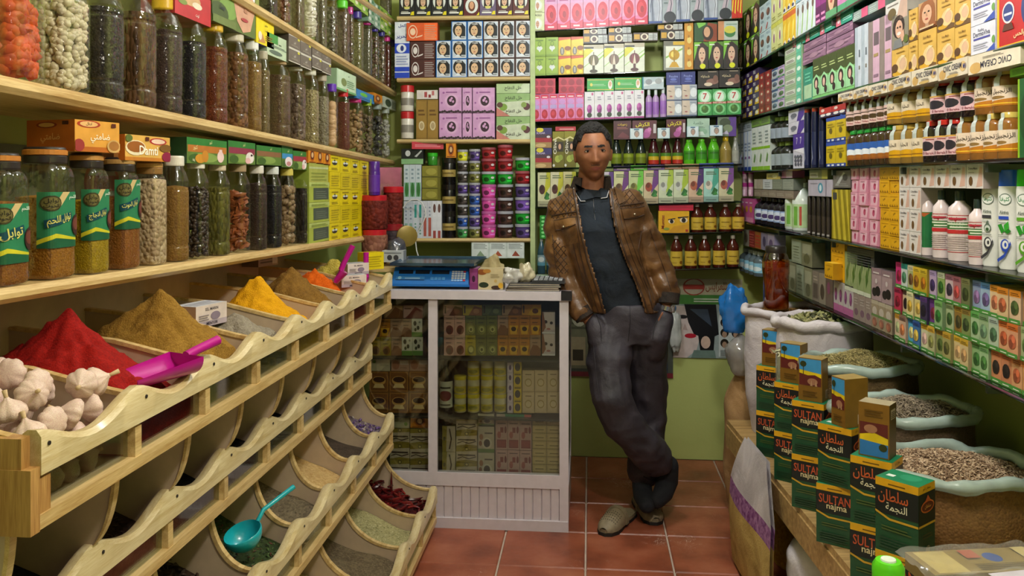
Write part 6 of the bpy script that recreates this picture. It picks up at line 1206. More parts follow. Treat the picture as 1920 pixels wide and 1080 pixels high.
k_hd=Kind('hand_cream_box','d8d0cc',[P([(.6,.05),(.95,.1),(.95,.85),(.8,.9),(.72,.5)],'d0a898'),E(.28,.3,.12,.2,'6a4a24',10),T(.4,.82,.1,'Crème Mains','4a4444',.6),LN(.15,.64,.5,.7,1,'9a9090')],'a89a94','6a8a4c')
s.grid(1686,1727,311,2,4,k_hd,'white hand cream box with nut','beside shampoo bottles',d=.06,at=1686)
s.grid(1727,1844,311,4,1,k_hd,'white hand cream box standing over shampoo','second side shelf',d=.06,ybot=352,at=1727)
def shampoo(x0,x1,ytop,label,green=False):
 D=[R(0,.0,1,.02,'a82c34'),R(0,.97,1,.99,'a82c34'),T(.5,.85,.1,'V','a82c34'),R(.0,.62,1,.80,'2f6a2c'),R(.1,.73,.9,.77,'d8e0c8'),R(.3,.65,.9,.69,'d8e0c8'),R(.05,.50,1,.6,'b82c30'),LN(.08,.06,.9,.46,7,'a08c8c',.3),P([(.1,.86),(.2,.95),(.3,.86),(.8,.88),(.8,.92),(.3,.92)],'b03040')]
 if green:D=[R(0,.02,.48,.98,'1f6a3c'),R(.52,.02,1,.98,'1f6a3c'),P([(.2,.98),(.5,.86),(.8,.98)],'a8562c'),R(.1,.08,.4,.2,'d8d8d0')]
 rt=lidjar(s,x0,x1,ytop,mat('d8c8c8',.25),'20302a',label,band='d8c8c4' if not green else '2a7a48',bandz=(.12,.66),lidh=.14,neck=(.68,.42),name='shampoo_bottle',cat='bottle',group='white shampoo bottles with dark caps',deco=D,turn=.75)
 if not green:
  body=rt.children[0];rr=max(v.co.x for v in body.data.vertices);h=max(v.co.z for v in body.data.vertices)/.86
  mb=MB()
  for txt,z,hh,c in(('Vitaker',.60,.05,'b03040'),('PHYTO-SHAMPOO',.535,.022,'e8ece0'),('ANTI-CHUTE',.490,.022,'e8ece0')):
   vs,fs,asp=text_shape(txt);kx=min(hh*h,1.5*rr/asp)
   mb.add([(rr*1.03*math.sin(a*kx/rr),-rr*1.03*math.cos(a*kx/rr),h*z+b*min(hh*h,kx*1.4))for a,b in vs],fs,mat(c,.4))
  mb.obj('lettering',rt)
 return rt
shampoo(1724,1752,356,'white shampoo bottle turned to its green back label',True)
shampoo(1749,1782,357,'white shampoo bottle with red writing, next to the green label')
shampoo(1778,1822,358,'white shampoo bottle with red writing, largest and fully shown')
shampoo(1817,1848,374,'white shampoo bottle with red writing, partly behind the tall bottle')
def aktiva(x0,x1,ytop,cap,art,acc,label):
 xc=(x0+x1)/2;ins=.045;k,t=s.kt(xc,ins);w=(x1-x0)*t/F/2;h=s.zpix(xc,ytop,ins)-s.z(k)
 rt=thing('shampoo_bottle',label,'bottle',s.pt(k,ins,.0005),s.rz+.5,'tall flat shampoo bottles')
 mb=MB();mb.lathe([(w*.8,0),(w*.9,h*.02),(w*.96,h*.3),(w,h*.7),(w*.98,h*.80),(w*.9,h*.86)],mat('dcdcd8',.25),24,3.0,sy=.6);mb.obj('body',rt,True,50)
 MB().lathe([(w*.92,h*.83),(w*.94,h*.84),(w*.9,h*.985),(w*.82,h)],mat(cap,.3),24,3.0,sy=.6).obj('cap',rt,True,40)
 W,H=1.6*w,h*.72;M=Matrix.Translation((-W/2,-w*.6*1.02,h*.07))@FRONT(0,H,0);mb=MB()
 decal(mb,[E(.5,.88,.42,.085,'6a7a70',20),E(.5,.88,.38,.07,'e0e2de',20),T(.5,.88,.08,'كثيفا','1f7a44',.62),T(.45,.70,.05,'Aktiva','4a5a4c',.6),R(.1,.60,.75,.645,acc),LN(.1,.55,.6,.58,1,'9aa09c')]+art+[LN(.1,.36,.8,.40,2,'7a807c'),P([(.05,.04),(.5,.12),(.9,.3),(.95,.26),(.55,.08),(.1,.0)],acc),E(.55,.24,.28,.09,acc,18),E(.58,.25,.2,.06,'dcdcd8',18),E(.6,.25,.08,.03,acc)],W,H,M,.0003,.3)
 mb.obj('printed_front',rt)
DROP=[E(.5,.46,.26,.06,'5a6a5c',14),P([(.28,.47),(.5,.58),(.72,.47)],'5a6a5c'),E(.5,.455,.2,.045,'c8d0c8',14),E(.5,.44,.12,.025,'3a5a34')]
LEAF=[P([(.05,.52),(.3,.54),(.5,.44),(.3,.40)],'2a8a2c'),P([(.5,.43),(.45,.52),(.75,.58),(.8,.48)],'38a034'),P([(.5,.43),(.8,.47),(.95,.44),(.7,.4)],'1f7a24')]
aktiva(1842,1876,320,'26221f',DROP,'3a3a40','tall white shampoo bottle with dark cap and droplet picture')
aktiva(1873,1910,319,'1c5ac8',LEAF,'2c4ab0','tall white shampoo bottle with blue cap and mint leaves')
aktiva(1907,1946,318,'2cb81c',LEAF,'5a9a2c','tall white shampoo bottle with green cap cut by picture edge')
s=RW[1]
bt=Shelf(RP,RD,RN,(1392,512),(1480,545))
stub(bt,1390,1432,5,(462,474),None,'5a6870','b8c0c4','8ac0d8','small rose water bottle with pale blue label','small blue-label bottles on the lowest side shelf',deco=[E(.5,.4,.26,.24,'d8e4e8')])
bt.grid(1394,1452,430,5,1,lambda c,r:[Kind('spice_packet','8a8478',[E(.5,.5,.3,.3,'5a4a3c')],'6a645c'),Kind('spice_packet','8a2c28',[LN(.1,.1,.9,.9,5,'b85a54')],'6a2020'),Kind('spice_packet','a06430',[LN(.1,.1,.9,.9,4,'b8342c')],'7a4a24'),Kind('cream_box','8a84a0',[E(.5,.5,.24,.3,'4a4464')],'6a6480'),Kind('cream_box','a89cb4',[E(.5,.4,.3,.3,'6a5a80')],'8a80a0')][c],lambda c,r:['grey-brown','red striped','orange striped','grey oval','lilac'][c]+' packet above small bottles','lowest side shelf',d=.05,ybot=460,at=1394)
lg=[Kind('herb_packet','8a947c',[R(.1,.1,.9,.9,'9aa48c'),LN(.2,.2,.8,.8,5,'6a745c',.3)],'6a745c',cat='packet'),Kind('herb_packet','7a7a60',[R(.1,.5,.9,.9,'9a9a80'),E(.5,.3,.3,.2,'5a5a40')],'5a5a44',cat='packet')]
s.grid(1466,1523,490,4,1,lg,lambda c,r:['grey-green packet with fine print','olive packet with dark oval'][c%2],'lowest side shelf, front row',d=.05,at=1480,ybot=546)
s.grid(1484,1523,446,2,1,lg,lambda c,r:['grey-green packet standing high','olive packet standing high'][c],'lowest side shelf',d=.05,at=1484,ybot=490)
q=s.pt(s.k(1540,.07),.07);bag('foil_bag','crumpled silver plastic bag between green packets and yellow cartons','bag',(q.x,q.y,s.zpix(1540,512,.07)),.05,.05,.075,film('8a9094',.9,.12),5,.35)
s.grid(1523,1562,506,3,1,[Kind('herb_packet','7c7266',[R(.15,.1,.85,.6,'5a5048'),LN(.2,.7,.8,.9,2,'a89c8c')],'5a5248',cat='packet'),Kind('herb_packet','8a8070',[E(.5,.4,.3,.26,'4a4034')],'6a6254',cat='packet'),Kind('herb_packet','6a5a50',[E(.4,.6,.2,.2,'8a4a6a')],'4a4038',cat='packet')],lambda c,r:['brown window','beige oval','dark flower'][c]+' herb packet','lowest side shelf',d=.05,at=1523)
s.grid(1558,1584,449,1,3,k_yl,'golden carton stacked beside the foil bag','lowest side shelf',d=.06,at=1560,ybot=523)
s.one(1546,1562,490,k_yl,'golden carton set apart before its stack',ybot=520,d=.05,inset=-.02)
s.grid(1563,1600,524,4,1,Kind('herb_packet','b0a8a8',[R(0,0,1,.24,'a85a8a'),E(.5,.55,.26,.22,'7a3a6c',10),E(.45,.6,.14,.12,'9a5a8a')],'8a8484',cat='packet'),'white packet with purple flower','lowest side shelf',d=.05,at=1563)
k_lf=Kind('herb_packet','8a9868',[P([(.3,.2),(.6,.4),(.5,.7),(.2,.5)],'4a6a2c'),P([(.6,.5),(.8,.7),(.7,.9)],'3a5a24'),R(0,0,1,.1,'c8ccb8')],'6a7850',cat='packet')
s.grid(1584,1633,474,4,1,k_lf,'green leaf picture packet, upper','lowest side shelf',d=.05,at=1600,ybot=548)
s.grid(1600,1634,548,3,1,Kind('herb_packet','8c7c74',[E(.5,.3,.34,.14,'6a4a5c'),LN(.2,.6,.8,.9,3,'a89c94')],'6a5e58',cat='packet'),'taupe packet with dark berries','lowest side shelf',d=.05,at=1600)
q=s.pt(s.k(1612,.06),.06);mb=MB();w_=.05
o=s.one(1588,1640,460,Kind('wrapped_pack','3a3c3c',[LN(0,.1,1,.95,6,'5a5e5e',.25)],'2a2c2c','4a4c4c',cat='packet'),'dark shrink-wrapped pack lying on leaf packets',ybot=492,d=.1)
k_bw=Kind('herb_tea_box','a0888c',[R(0,.8,1,1,'8a7078'),E(.3,.25,.24,.14,'24201c',10),E(.65,.3,.26,.16,'1c1814',10),E(.5,.6,.1,.08,'c8bcbc'),LN(.2,.84,.8,.94,1,'d0c4c4')],'7a686c')
s.grid(1634,1673,500,2,1,k_bw,'mauve tea box with black olives','lowest side shelf',d=.06,at=1634,ybot=560)
s.grid(1634,1673,560,3,1,Kind('herb_packet','94846c',[R(0,.86,1,1,'a89c88'),E(.5,.62,.34,.16,'b8aca0'),R(0,.42,1,.5,'5a7a3c'),E(.5,.22,.34,.16,'8a5440'),E(.4,.2,.16,.1,'a86a50')],'6a5e4c',cat='packet'),'tan packet with red-brown fruit','lowest side shelf',d=.05,at=1634)
HB=[('c83078','b02060','8a1c3c'),('c4ccc8','2a8a80','4a7a5c'),('a8ac78','d8d0b0','6a4a2c'),('c8a028','d0b030','8a5a1c'),('b89c28','c8ac2c','a86a1c'),('b8a0c0','b098c8','3a2c58'),('8aa45c','c8ccb0','2f5a24'),('c8b0b4','a06a7c','3a3040'),('a87074','9a5a64','b84a48'),('6a7048','7a7a4c','3a4424'),('8a98b8','6a7aa8','8a6a98'),('98b0c8','5a88c0','6a5a8a'),('d8b890','d08a28','b87050'),('cfae84','c87a20','a85c3c'),('d0b090','d08020','4a5a30'),('c89468','c0702c','8a4a30')]
HB2=[('b0304c','8a1c40','7a1428'),('c8b490','5a4a3c','1c1614'),('d8c890','d0cca0','b89838'),('d0c080','2a3c80','c8a850'),('3a3050','5a3a78','1c1824'),('6a3a80','5a3078','7a2c40'),('8aa878','6a9a54','2f6a2c'),('a8b48c','7a8a5c','3c5a2c'),('8a6a30','a8842c','4a4424'),('7a8a50','8a7434','3a4a28'),('a0b890','5a9a4c','3a6a34'),('90a880','6a8a5c','6a8a6a'),('a8b8a0','9aa89c','4a6a4c'),('d09870','c86a2c','a85434'),('cf9470','c06428','b05c40'),('a8b088','8aa06c','5a7a3c')]
HB3=[('d0b89c','c89020','a8b080'),('c8a890','7a5a4c','c87a4c'),('4aa0c8','2a7ab8','d8c880'),('3a6aa0','2a4a8a','d0b050'),('c8c4a0','c89a1c','d0a8a0'),('b0ac80','c4982c','8a8a4c'),('8a9058','a8822c','4a5a2c'),('a09860','b8902c','5a5a2c'),('d0b888','c8a02c','c8a070'),('ccb484','c09828','b89060'),('8aac78','5a8a4c','3a6a34'),('9ab888','6a9a5c','4a7a3c'),('c8845c','c06c3c','2c2420'),('c07c58','b86438','2a2220'),('d0986c','c8783c','b05c3c'),('c8905c','c0702c','a0583c')]
def hbk(L):
 return[pic('remedy_box',a,b,c)for a,b,c in L]
K3=[hbk(HB3),hbk(HB2),hbk(HB)]
NM=['pink','teal','sage','mustard','ochre','lilac','leaf green','rose grey','dusty red','olive','slate blue','sky blue','apricot','amber','peach','copper']
NM2=['crimson','brown-topped','cream','navy-topped','dark violet','purple','grass green','grey-green','bronze','moss','mint green','fern','pale grey','orange','coral','light olive']
NM3=['sand','tan','bright blue','deep blue','ivory','khaki','dull green','straw','wheat','corn','apple green','lime green','rust','brick','honey','toffee']
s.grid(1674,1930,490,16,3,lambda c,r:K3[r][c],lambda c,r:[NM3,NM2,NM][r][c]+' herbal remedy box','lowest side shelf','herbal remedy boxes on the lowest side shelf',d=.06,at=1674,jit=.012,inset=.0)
YC=3.535;XC0,XC1=-1.05,on_y(1066,700,3.535).x
ALU=mat('cfc6cc',.35,var=.04)
cz=lambda v:on_y(940,v,YC).z
ct=thing('display_counter','white framed glass display counter at the back of the shop','counter',((XC0+XC1)/2,YC,0))
ox,DC=(XC0+XC1)/2,.50
def cbox(name,x0,z0,x1,z1,y0=0,y1=.02,m=ALU,par=None):
 return MB().box(x0-ox,y0,z0,x1-ox,y1,z1,m).obj(name,par or ct)
zt0,zt1=cz(562),cz(546)
cbox('worktop',XC0,zt0,XC1+.01,zt1,-.012,DC)
xm0,xm1=on_y(803,700,YC).x,on_y(820,700,YC).x;xr=on_y(1049,700,YC).x
zb0,zb1=cz(914),cz(889)
cbox('post',xm0,zb1,xm1,zt0);cbox('post',xr,0.02,XC1,zt0,0,.035);cbox('post',XC0,0.02,XC0+.03,zt0,0,.035);cbox('post',xr,0.02,XC1,zt0,DC-.035,DC)
cbox('rail',XC0+.03,zb0,xr,zb1,.0,.03)
cbox('base_strip',XC0,0.0,XC1,cz(974),-.004,.03)
npl=24;zz0,zz1=cz(974),zb0
for i in range(npl):
 a=XC0+.03+(xr-XC0-.03)*i/npl;b=XC0+.03+(xr-XC0-.03)*(i+1)/npl
 mb=MB();mb.add([(a-ox,.012,zz0),(a-ox+.003,.006,zz0),(b-ox-.003,.006,zz0),(b-ox,.012,zz0),(a-ox,.012,zz1),(a-ox+.003,.006,zz1),(b-ox-.003,.006,zz1),(b-ox,.012,zz1)],[(0,1,5,4),(1,2,6,5),(2,3,7,6)],ALU)
 mb.obj('plank',ct)
cbox('cabinet_floor',XC0,zb0,XC1-.002,zb0+.012,.03,DC);cbox('back_panel',XC0,0,XC1,zt0,DC-.006,DC,mat('8a8a80',.5))
cbox('side_panel',XC1-.006,0.02,XC1,zb0,.03,DC);cbox('side_glass',XC1-.006,zb1,XC1-.002,zt0,.035,DC-.035,PANE)
CG=clear('f0f2ee',0.04,0.95,0.03,'case_glass',0.3)
cbox('glass_pane',XC0+.03,zb1,xm0,zt0,.006,.010,CG);cbox('glass_pane',xm1,zb1,xr,zt0,.006,.010,CG)
CS=[Shelf((0,YC+.05),(1,0),(0,1),(690,886),(1050,886)),Shelf((0,YC+.05),(1,0),(0,1),(690,776),(1050,776)),Shelf((0,YC+.05),(1,0),(0,1),(690,668),(1050,668))]
cbox('inner_shelf',XC0+.03,CS[1].z0-.008,xr,CS[1].z0-.0002,.03,DC-.02,mat('2a2c28',.3));cbox('inner_shelf',XC0+.03,CS[2].z0-.008,xr,CS[2].z0-.0002,.03,DC-.02,mat('2a2c28',.3))
CS[0].z0=CS[0].z1=zb0+.0125
cbox('corner_cap',XC1-.03,zt0+.002,XC1+.014,zt1+.003,-.016,.02,mat('1c1a1c',.4))
def ob(base,blob,top=None,extra=()):return Kind('hair_oil_box',base,[R(0,.8,1,.96,mix_hex(top or base,.8)),LN(.2,.84,.8,.93,1,mix_hex(base,.45)),LN(.2,.62,.7,.72,1,mix_hex(base,.6)),E(.55,.28,.36,.24,blob,14),E(.5,.24,.22,.15,mix_hex(blob,.7))]+list(extra),mix_hex(base,.7))
PNK,OLI,YOL,BRN,GLD=ob('c49a8c','6a2420'),ob('6a6c2c','8a8c44',extra=[E(.55,.3,.22,.15,'b4b470'),E(.55,.3,.12,.08,'5a5c24')]),ob('b0a028','8a8430',extra=[E(.55,.3,.22,.15,'c8c070')]),ob('a8866a','7a4a28',extra=[P([(0,0),(1,0),(1,.35),(.3,.55),(0,.2)],'7a4c2c')]),ob('b4741c','4a2410',extra=[P([(.2,.05),(.8,.05),(.9,.5),(.1,.5)],'d8a41c'),E(.5,.32,.24,.12,'3a1c0c')])
WFC=Kind('face_cream_box','c0b4b8',[P([(0,.2),(.2,1),(.9,1),(1,.2)],'cfc0bc'),E(.28,.55,.14,.08,'3a2c2c'),E(.72,.5,.12,.07,'3a2c2c'),P([(0,0),(.3,.3),(.1,1),(0,1)],'8a5a44'),E(.5,.22,.16,.05,'a86a68'),R(0,0,1,.08,'d8d4d8')],'8a8084')
WGR=Kind('hair_oil_box','c8c8b8',[R(0,0,1,.26,'5a8a3c'),E(.3,.75,.16,.14,'26281c',8),E(.6,.5,.14,.12,'2c3020',8),E(.35,.4,.12,.1,'34402a',8),E(.75,.82,.1,.06,'8a8a7a')],'8a8a78')
c2=CS[2];pw='in the counter, upper shelf'
c2.grid(694,793,632,5,1,[ob('b09028','7a4c2c'),ob('a89028','8a5a30'),BRN,WGR,WGR],lambda c,r:['mustard','ochre','brown','white green','pale green'][c]+' oil box, lower layer of narrow pane','counter','oil boxes in the counter',d=.05)
c2.grid(692,792,598,5,1,[ob('5a4634','3a2c20'),GLD,BRN,BRN,WGR],lambda c,r:['dark','golden','brown','light brown','white green'][c]+' oil box, second layer of narrow pane','counter','oil boxes in the counter',ybot=632,d=.05)
c2.grid(719,793,573,2,1,lambda c,r:Kind('hair_oil_box',['a8845c','b08c84'][c],[P([(.1,0),(1,0),(1,.6),(.6,.9),(.3,.3)],['6a4020','6a2424'][c]),LN(.05,.7,.4,.9,1,'5a4030')],'7a5c44'),lambda c,r:['brown','pinkish'][c]+' oil box lying on top, narrow pane','counter','oil boxes in the counter',ybot=597,d=.05)
c2.one(793,802,600,ob('2c1c2c','4a2c44'),'dark purple oil box beside the counter post',d=.05)
row3=[PNK,PNK,YOL,OLI,OLI,GLD,GLD,GLD,BRN]
c2.grid(832,1014,629,9,1,row3,lambda c,r:['pink argan','rose argan','yellow olive','olive','dull olive','gold','amber','deep gold','yellow brown'][c]+' oil box, bottom layer','wide counter pane','oil boxes in the counter',d=.05)
row2=[PNK,PNK,OLI,OLI,OLI,BRN,GLD,GLD,GLD]
c2.grid(832,1014,592,9,1,row2,lambda c,r:['pink','rose','olive','moss','dull olive','brown','gold','amber','deep gold'][c]+' oil box, second layer','wide counter pane','oil boxes in the counter',ybot=629,d=.05)
c2.grid(831,1015,572,5,1,lambda c,r:Kind('hair_oil_box',['b08c84','b09c20','5a6444','a08468','b8842c'][c],[P([(.3,0),(1,0),(1,.7),(.6,.9)],['5a2420','8a5a34','46503a','6a4024','c89c1c'][c]),E(.7,.4,.16,.24,['7a3430','a87a50','6a7454','8a5a34','5a2c14'][c]),R(.06,.2,.14,.9,'3a2c24')],'6a5444'),lambda c,r:['pinkish','yellow','grey-green','brown','golden'][c]+' oil box lying on top','wide counter pane','oil boxes in the counter',ybot=592,d=.05)
c2.grid(1016,1041,585,1,2,WFC,'white face cream box with two eyes','wide counter pane',d=.05)
c2.one(822,831,598,ob('3a3430','5a4a44'),'narrow dark box against the counter post',d=.05)
c1=CS[1]
c1.grid(692,804,696,3,2,Kind('gold_soap_box','8a5a24',[R(.05,.05,.95,.95,'a8742c'),R(.08,.08,.92,.92,'7a4a1c'),E(.5,.55,.36,.22,'c89a4c',14),E(.5,.6,.3,.14,'3a1c10',14),P([(.2,.2),(.8,.2),(.7,.4),(.3,.4)],'d8bc80')],'5a3814'),'golden brown soap box with bowl picture','narrow counter pane',d=.06)
c1.one(694,732,671,Kind('soap_box','b4ac90',[E(.2,.7,.08,.12,'5a8a3c'),LN(.5,.4,.9,.6,2,'8a8468')],'8a846c'),'cream soap box above the bowl boxes',ybot=696,d=.06)
c1.grid(733,803,671,2,1,Kind('soap_box','b08c74',[E(.25,.45,.2,.35,'a06a50'),R(.5,.5,.95,.8,'d0c0b4'),LN(.5,.2,.9,.36,2,'8a6450')],'80644f'),'tan soap box above the bowl boxes','narrow counter pane',ybot=696,d=.06)
lidjar(c1,823,850,674,mat('141012',.1),'2a2020','dark vinegar bottle with pale label in the counter',ybot=796,band='b8b8a0',bandz=(.28,.68),lidh=.1,neck=(.68,.4),name='vinegar_bottle',cat='bottle',deco=[E(.5,.45,.36,.2,'6a2424'),LN(.2,.72,.8,.88,1,'3a3428'),LN(.2,.08,.8,.2,1,'4a4438')])
def yjar(x0,x1,yt,yb,lb):return lidjar(c1,x0,x1,yt,mat('c0b890',.3),'c4b41c',lb,ybot=yb,band='b8a824',bandz=(.08,.46),lidh=.2,taper=1,name='ointment_jar',cat='jar',group='yellow-lidded ointment jars in the counter',deco=[E(.5,.5,.3,.3,'8a8430')])
for r,(yt,yb,xs)in enumerate([(738,773,(851,876,901,926)),(704,738,(851,876,901,926)),(670,704,(876,901,926))]):
 for c,x in enumerate(xs):yjar(x,x+24,yt,yb if r else None,'yellow-lidded ointment jar, %s from left, %s row'%(ORD[c],['bottom','middle','top'][r]))
c1.grid(951,962,680,1,5,Kind('cream_box','c0b4c0',[E(.5,.5,.22,.26,'4a2c64')],'8a8090'),'small white carton with purple dot','wide counter pane',d=.05)
c1.grid(963,978,674,1,4,Kind('hair_dye_box','c8ac1c',[E(.5,.42,.36,.3,'2a2420',14),R(.1,.82,.9,.94,'6a5a10')],'8a7814'),'yellow dye box with black oval','wide counter pane',d=.05)
c1.grid(979,1049,694,3,2,Kind('cream_box','b8a078',[R(.08,.06,.92,.94,'c0aa84'),E(.5,.42,.3,.2,'a08850',16),E(.5,.42,.22,.14,'c8b48c',16),LN(.25,.78,.75,.88,1,'7a6440')],'8a7654'),'beige cream box with ring','wide counter pane',d=.05)
c0=CS[0]
SAP=Kind('argan_soap_box','c0b49c',[P([(0,.72),(1,.80),(1,1),(0,1)],'94842c'),E(.5,.9,.1,.12,'4a441c'),E(.5,.9,.06,.07,'c0b060'),P([(0,0),(1,0),(1,.14),(.5,.2),(0,.1)],'8a7a28'),LN(.08,.46,.92,.66,1,'3a2c20'),P([(.05,.3),(.3,.42),(.6,.3),(.95,.44),(.95,.38),(.6,.24),(.3,.36),(.05,.24)],'3a2c20')],'8a7c40')
SAPV=Kind('argan_soap_box','b8ac94',[P([(0,0),(.3,0),(.36,1),(0,1)],'8a7c28'),E(.16,.5,.1,.08,'4a441c'),P([(.5,.1),(.6,.1),(.75,.5),(.6,.9),(.5,.9),(.64,.5)],'3a2c20')],'7a7034')
c0.grid(731,806,803,2,3,SAP,'gold and white argan soap box','narrow counter pane',d=.06)
c0.one(734,768,777,Kind('soap_box','b8b894',[E(.8,.3,.1,.14,'6a9a3c'),LN(.1,.5,.6,.8,2,'8a8c64')],'8a8c6c'),'pale green soap box on argan soap boxes',ybot=802,d=.06)
c0.one(769,805,777,k_or,'orange soap box with oval portrait in the counter',ybot=802,d=.06)
c0.grid(829,854,798,1,2,SAPV,'upright gold and white argan soap box','by the vinegar bottle',d=.05)
c0.grid(855,895,781,1,4,SAP,'gold and white argan soap box','wide counter pane',d=.06)
NUT=Kind('herbal_remedy_box','b0a890',[R(0,0,1,.14,'5a7a3c'),E(.55,.36,.3,.22,'c8c0a8',14),E(.55,.36,.2,.16,'1c1814',12),LN(.4,.72,.9,.84,1,'3a2c24'),E(.2,.6,.12,.12,'8a5a28'),E(.15,.35,.1,.1,'7a4a20')],'7a7460')
c0.grid(896,927,799,1,2,NUT,'beige remedy box with black nut','wide counter pane',d=.05)
c0.one(896,927,776,NUT,'beige remedy box lying atop its pair',ybot=797,d=.05)
c0.grid(929,997,787,3,2,Kind('date_soap_box','b49088',[R(.12,.06,.9,.34,'7a2428'),R(.16,.1,.86,.3,'8a3034'),E(.3,.5,.16,.12,'9a4a44'),R(.4,.58,.66,.76,'7a2c28'),E(.84,.68,.1,.12,'6a2024'),LN(.15,.88,.85,.94,1,'4a2c28')],'84605a'),'rosy soap box with dark red squares','wide counter pane',d=.05)
c0.one(930,997,776,Kind('soap_box','2c7a58',[R(0,0,.25,1,'b0a090'),R(.8,0,1,1,'b05a54')],'1c5a40'),'green and pink flat box on the rosy soap boxes',ybot=787,d=.05)
c0.grid(998,1052,783,2,8,Kind('henna_cone_box','b4a064',[R(.1,.2,.9,.8,'c0ac70'),LN(.2,.4,.8,.7,1,'7a6830'),R(0,0,1,.1,'8a7840')],'8a7840'),'small straw-coloured box','wide counter pane',d=.05)
zc=zt1+.0006
BLUE=mat('1f6ab8',.3,var=.03,coat=.2);DK=mat('14181e',.3)
a,b=on_y(731,545,YC+.02),on_y(880,545,YC+.02);W=b.x-a.x
sc=thing('weighing_scale','blue electronic weighing scale with silver tray on the counter','scale',((a.x+b.x)/2,YC+.03,zc))
mb=MB();w=W/2;h=.088
mb.add([(-w,0,.012),(w,0,.012),(w,.30,.012),(-w,.30,.012),(-w*.97,.0,.022),(w*.97,0,.022),(w*.95,.05,h),(-w*.95,.05,h),(w*.95,.30,h),(-w*.95,.30,h)],[(3,2,1,0),(0,1,5,4),(4,5,6,7),(7,6,8,9),(1,2,8,6,5),(3,0,4,7,9),(2,3,9,8)],BLUE)
mb.obj('housing',sc)
sl=Matrix(((1,0,0,-w*.96),(0,.05/.083,-.066/.083,.0),(0,.066/.083,.05/.083,.022),(0,0,0,1)))
PW,PH=w*1.92,.083
def pad(name,x0,y0,x1,y1,m,par=sc,t=.0015):
 mb=MB();mb.box(x0*PW,y0*PH,.0002,x1*PW,y1*PH,t,m,sl);return mb.obj(name,par)
for x0,x1 in((.07,.26),(.29,.48),(.51,.74)):pad('display',x0,.60,x1,.82,DK)
mb=MB();decal(mb,[R(.04,.28,.42,.44,'3a82c4'),E(.09,.36,.025,.09,'8ac0e0'),LN(.16,.31,.36,.41,1,'a8c8e0'),R(.04,.22,.42,.25,'101c2c')],PW,PH,sl,.0004);mb.obj('lettering',sc)
for i in range(5):
 for j in range(5):pad('key',.775+i*.038,.18+j*.13,.805+i*.038,.27+j*.13,mat(['c8ccd0','8ab0d8','b83038'][2 if(i==4 and j in(0,4))else 1 if j==0 else 0],.4),t=.003)
for i in range(4):pad('key',.50+i*.05,.24,.54+i*.05,.40,mat('4a90d0',.4),t=.003)
MB().box(-w*.3,.1,h,w*.3,.24,h+.012,DK).obj('tray_support',sc)
mb=MB();tz=h+.012
TRAY=mat('4a6a88',.18,.8)
mb.add([(-w*1.0,-.01,tz+.012),(w*1.12,-.01,tz+.012),(w*1.2,.30,tz+.016),(-w*.92,.30,tz+.016),(-w*.96,0,tz+.004),(w*1.08,0,tz+.004),(w*1.16,.29,tz+.008),(-w*.88,.29,tz+.008),(-w*1.0,-.01,tz),(w*1.12,-.01,tz),(w*1.2,.30,tz),(-w*.92,.30,tz)],[(4,5,6,7),(0,1,5,4),(1,2,6,5),(2,3,7,6),(3,0,4,7),(8,9,1,0),(9,10,2,1),(10,11,3,2),(11,8,0,3),(11,10,9,8)],TRAY)
mb.obj('tray',sc)
TOPS=Shelf((0,YC+.03),(1,0),(0,1),(690,545),(1060,545));TOPS.z0=TOPS.z1=zc
TOPS.one(880,896,503,Kind('perfume_box','7a2c64',[R(.1,.3,.9,.8,'8a3c74'),E(.5,.5,.2,.16,'3a1430')],'5a2048','9a6a8a'),'purple carton between the scale and the cream carton',d=.1)
TOPS.one(896,944,504,Kind('argan_oil_box','c4b48c',[E(.22,.22,.2,.14,'24341c',12),R(.2,.1,.24,.2,'3a2c1c'),E(.15,.85,.2,.14,'8a4a1c'),E(.35,.9,.16,.1,'b07a34'),E(.72,.1,.2,.1,'3a2414'),E(.9,.2,.1,.14,'d0a030'),E(.7,.42,.06,.08,'b89a5c'),LN(.5,.6,.85,.8,2,'9a8a64')],'9a8a64','b8a880'),'cream argan oil carton with green tree picture',d=.09)
q=on_y(920,500,YC+.09)
bag('herb_bag','open cream bag of dried flowers behind the argan oil carton','bag',(q.x,q.y+.06,zc+.0),.05,.035,.065,cloth('cdbf94','8a7a50',40),11,.4)
q=on_y(960,537,YC+.06);bag('plastic_bag','crumpled white plastic bag on the counter','bag',(q.x,q.y,zc+.018),.042,.04,.038,film('d8d4cc',.85,.2),2,.4,nu=30,nv=20)
q=on_y(985,535,YC+.07);bag('plastic_bag','white plastic bag tied around something yellow on the counter','bag',(q.x,q.y+.01,zc+.018),.035,.035,.043,film('d0c4a4',.85,.2),8,.5,nu=30,nv=20)
NB_=['lowest notebook with worn cover under the calculator','second worn notebook in the pile under the calculator','third worn notebook in the pile under the calculator','topmost worn notebook in the pile under the calculator']
z=zc;
for i in range(4):
 a,b=on_y(948+2*i,545,YC),on_y(1050-3*(i%2)+i,545,YC);t=.0075
 nbk=thing('notebook',NB_[i],'notebook',((a.x+b.x)/2,YC+.005+.004*(i%2),z),.02*(-1)**i,'pile of notebooks on the counter')
 w=(b.x-a.x)/2
 MB().box(-w,0,0,w,.16,.001,mat(['3a3434','6a4a3c','4a4c50','3c3a3e'][i],.5)).obj('cover',nbk);MB().box(-w+.003,.003,.0011,w-.003,.157,t-.0011,mat('cfc4b4',.7)).obj('pages',nbk);MB().box(-w,0,t-.001,w,.16,t,mat(['3a3434','6a4a3c','4a4c50','3c3a3e'][i],.5)).obj('cover',nbk)
 z+=t+.0004
q=on_y(1028,530,YC+.04)
ca=thing('calculator','black desk calculator lying on the notebooks','calculator',(q.x,YC+.015,z),-.06)
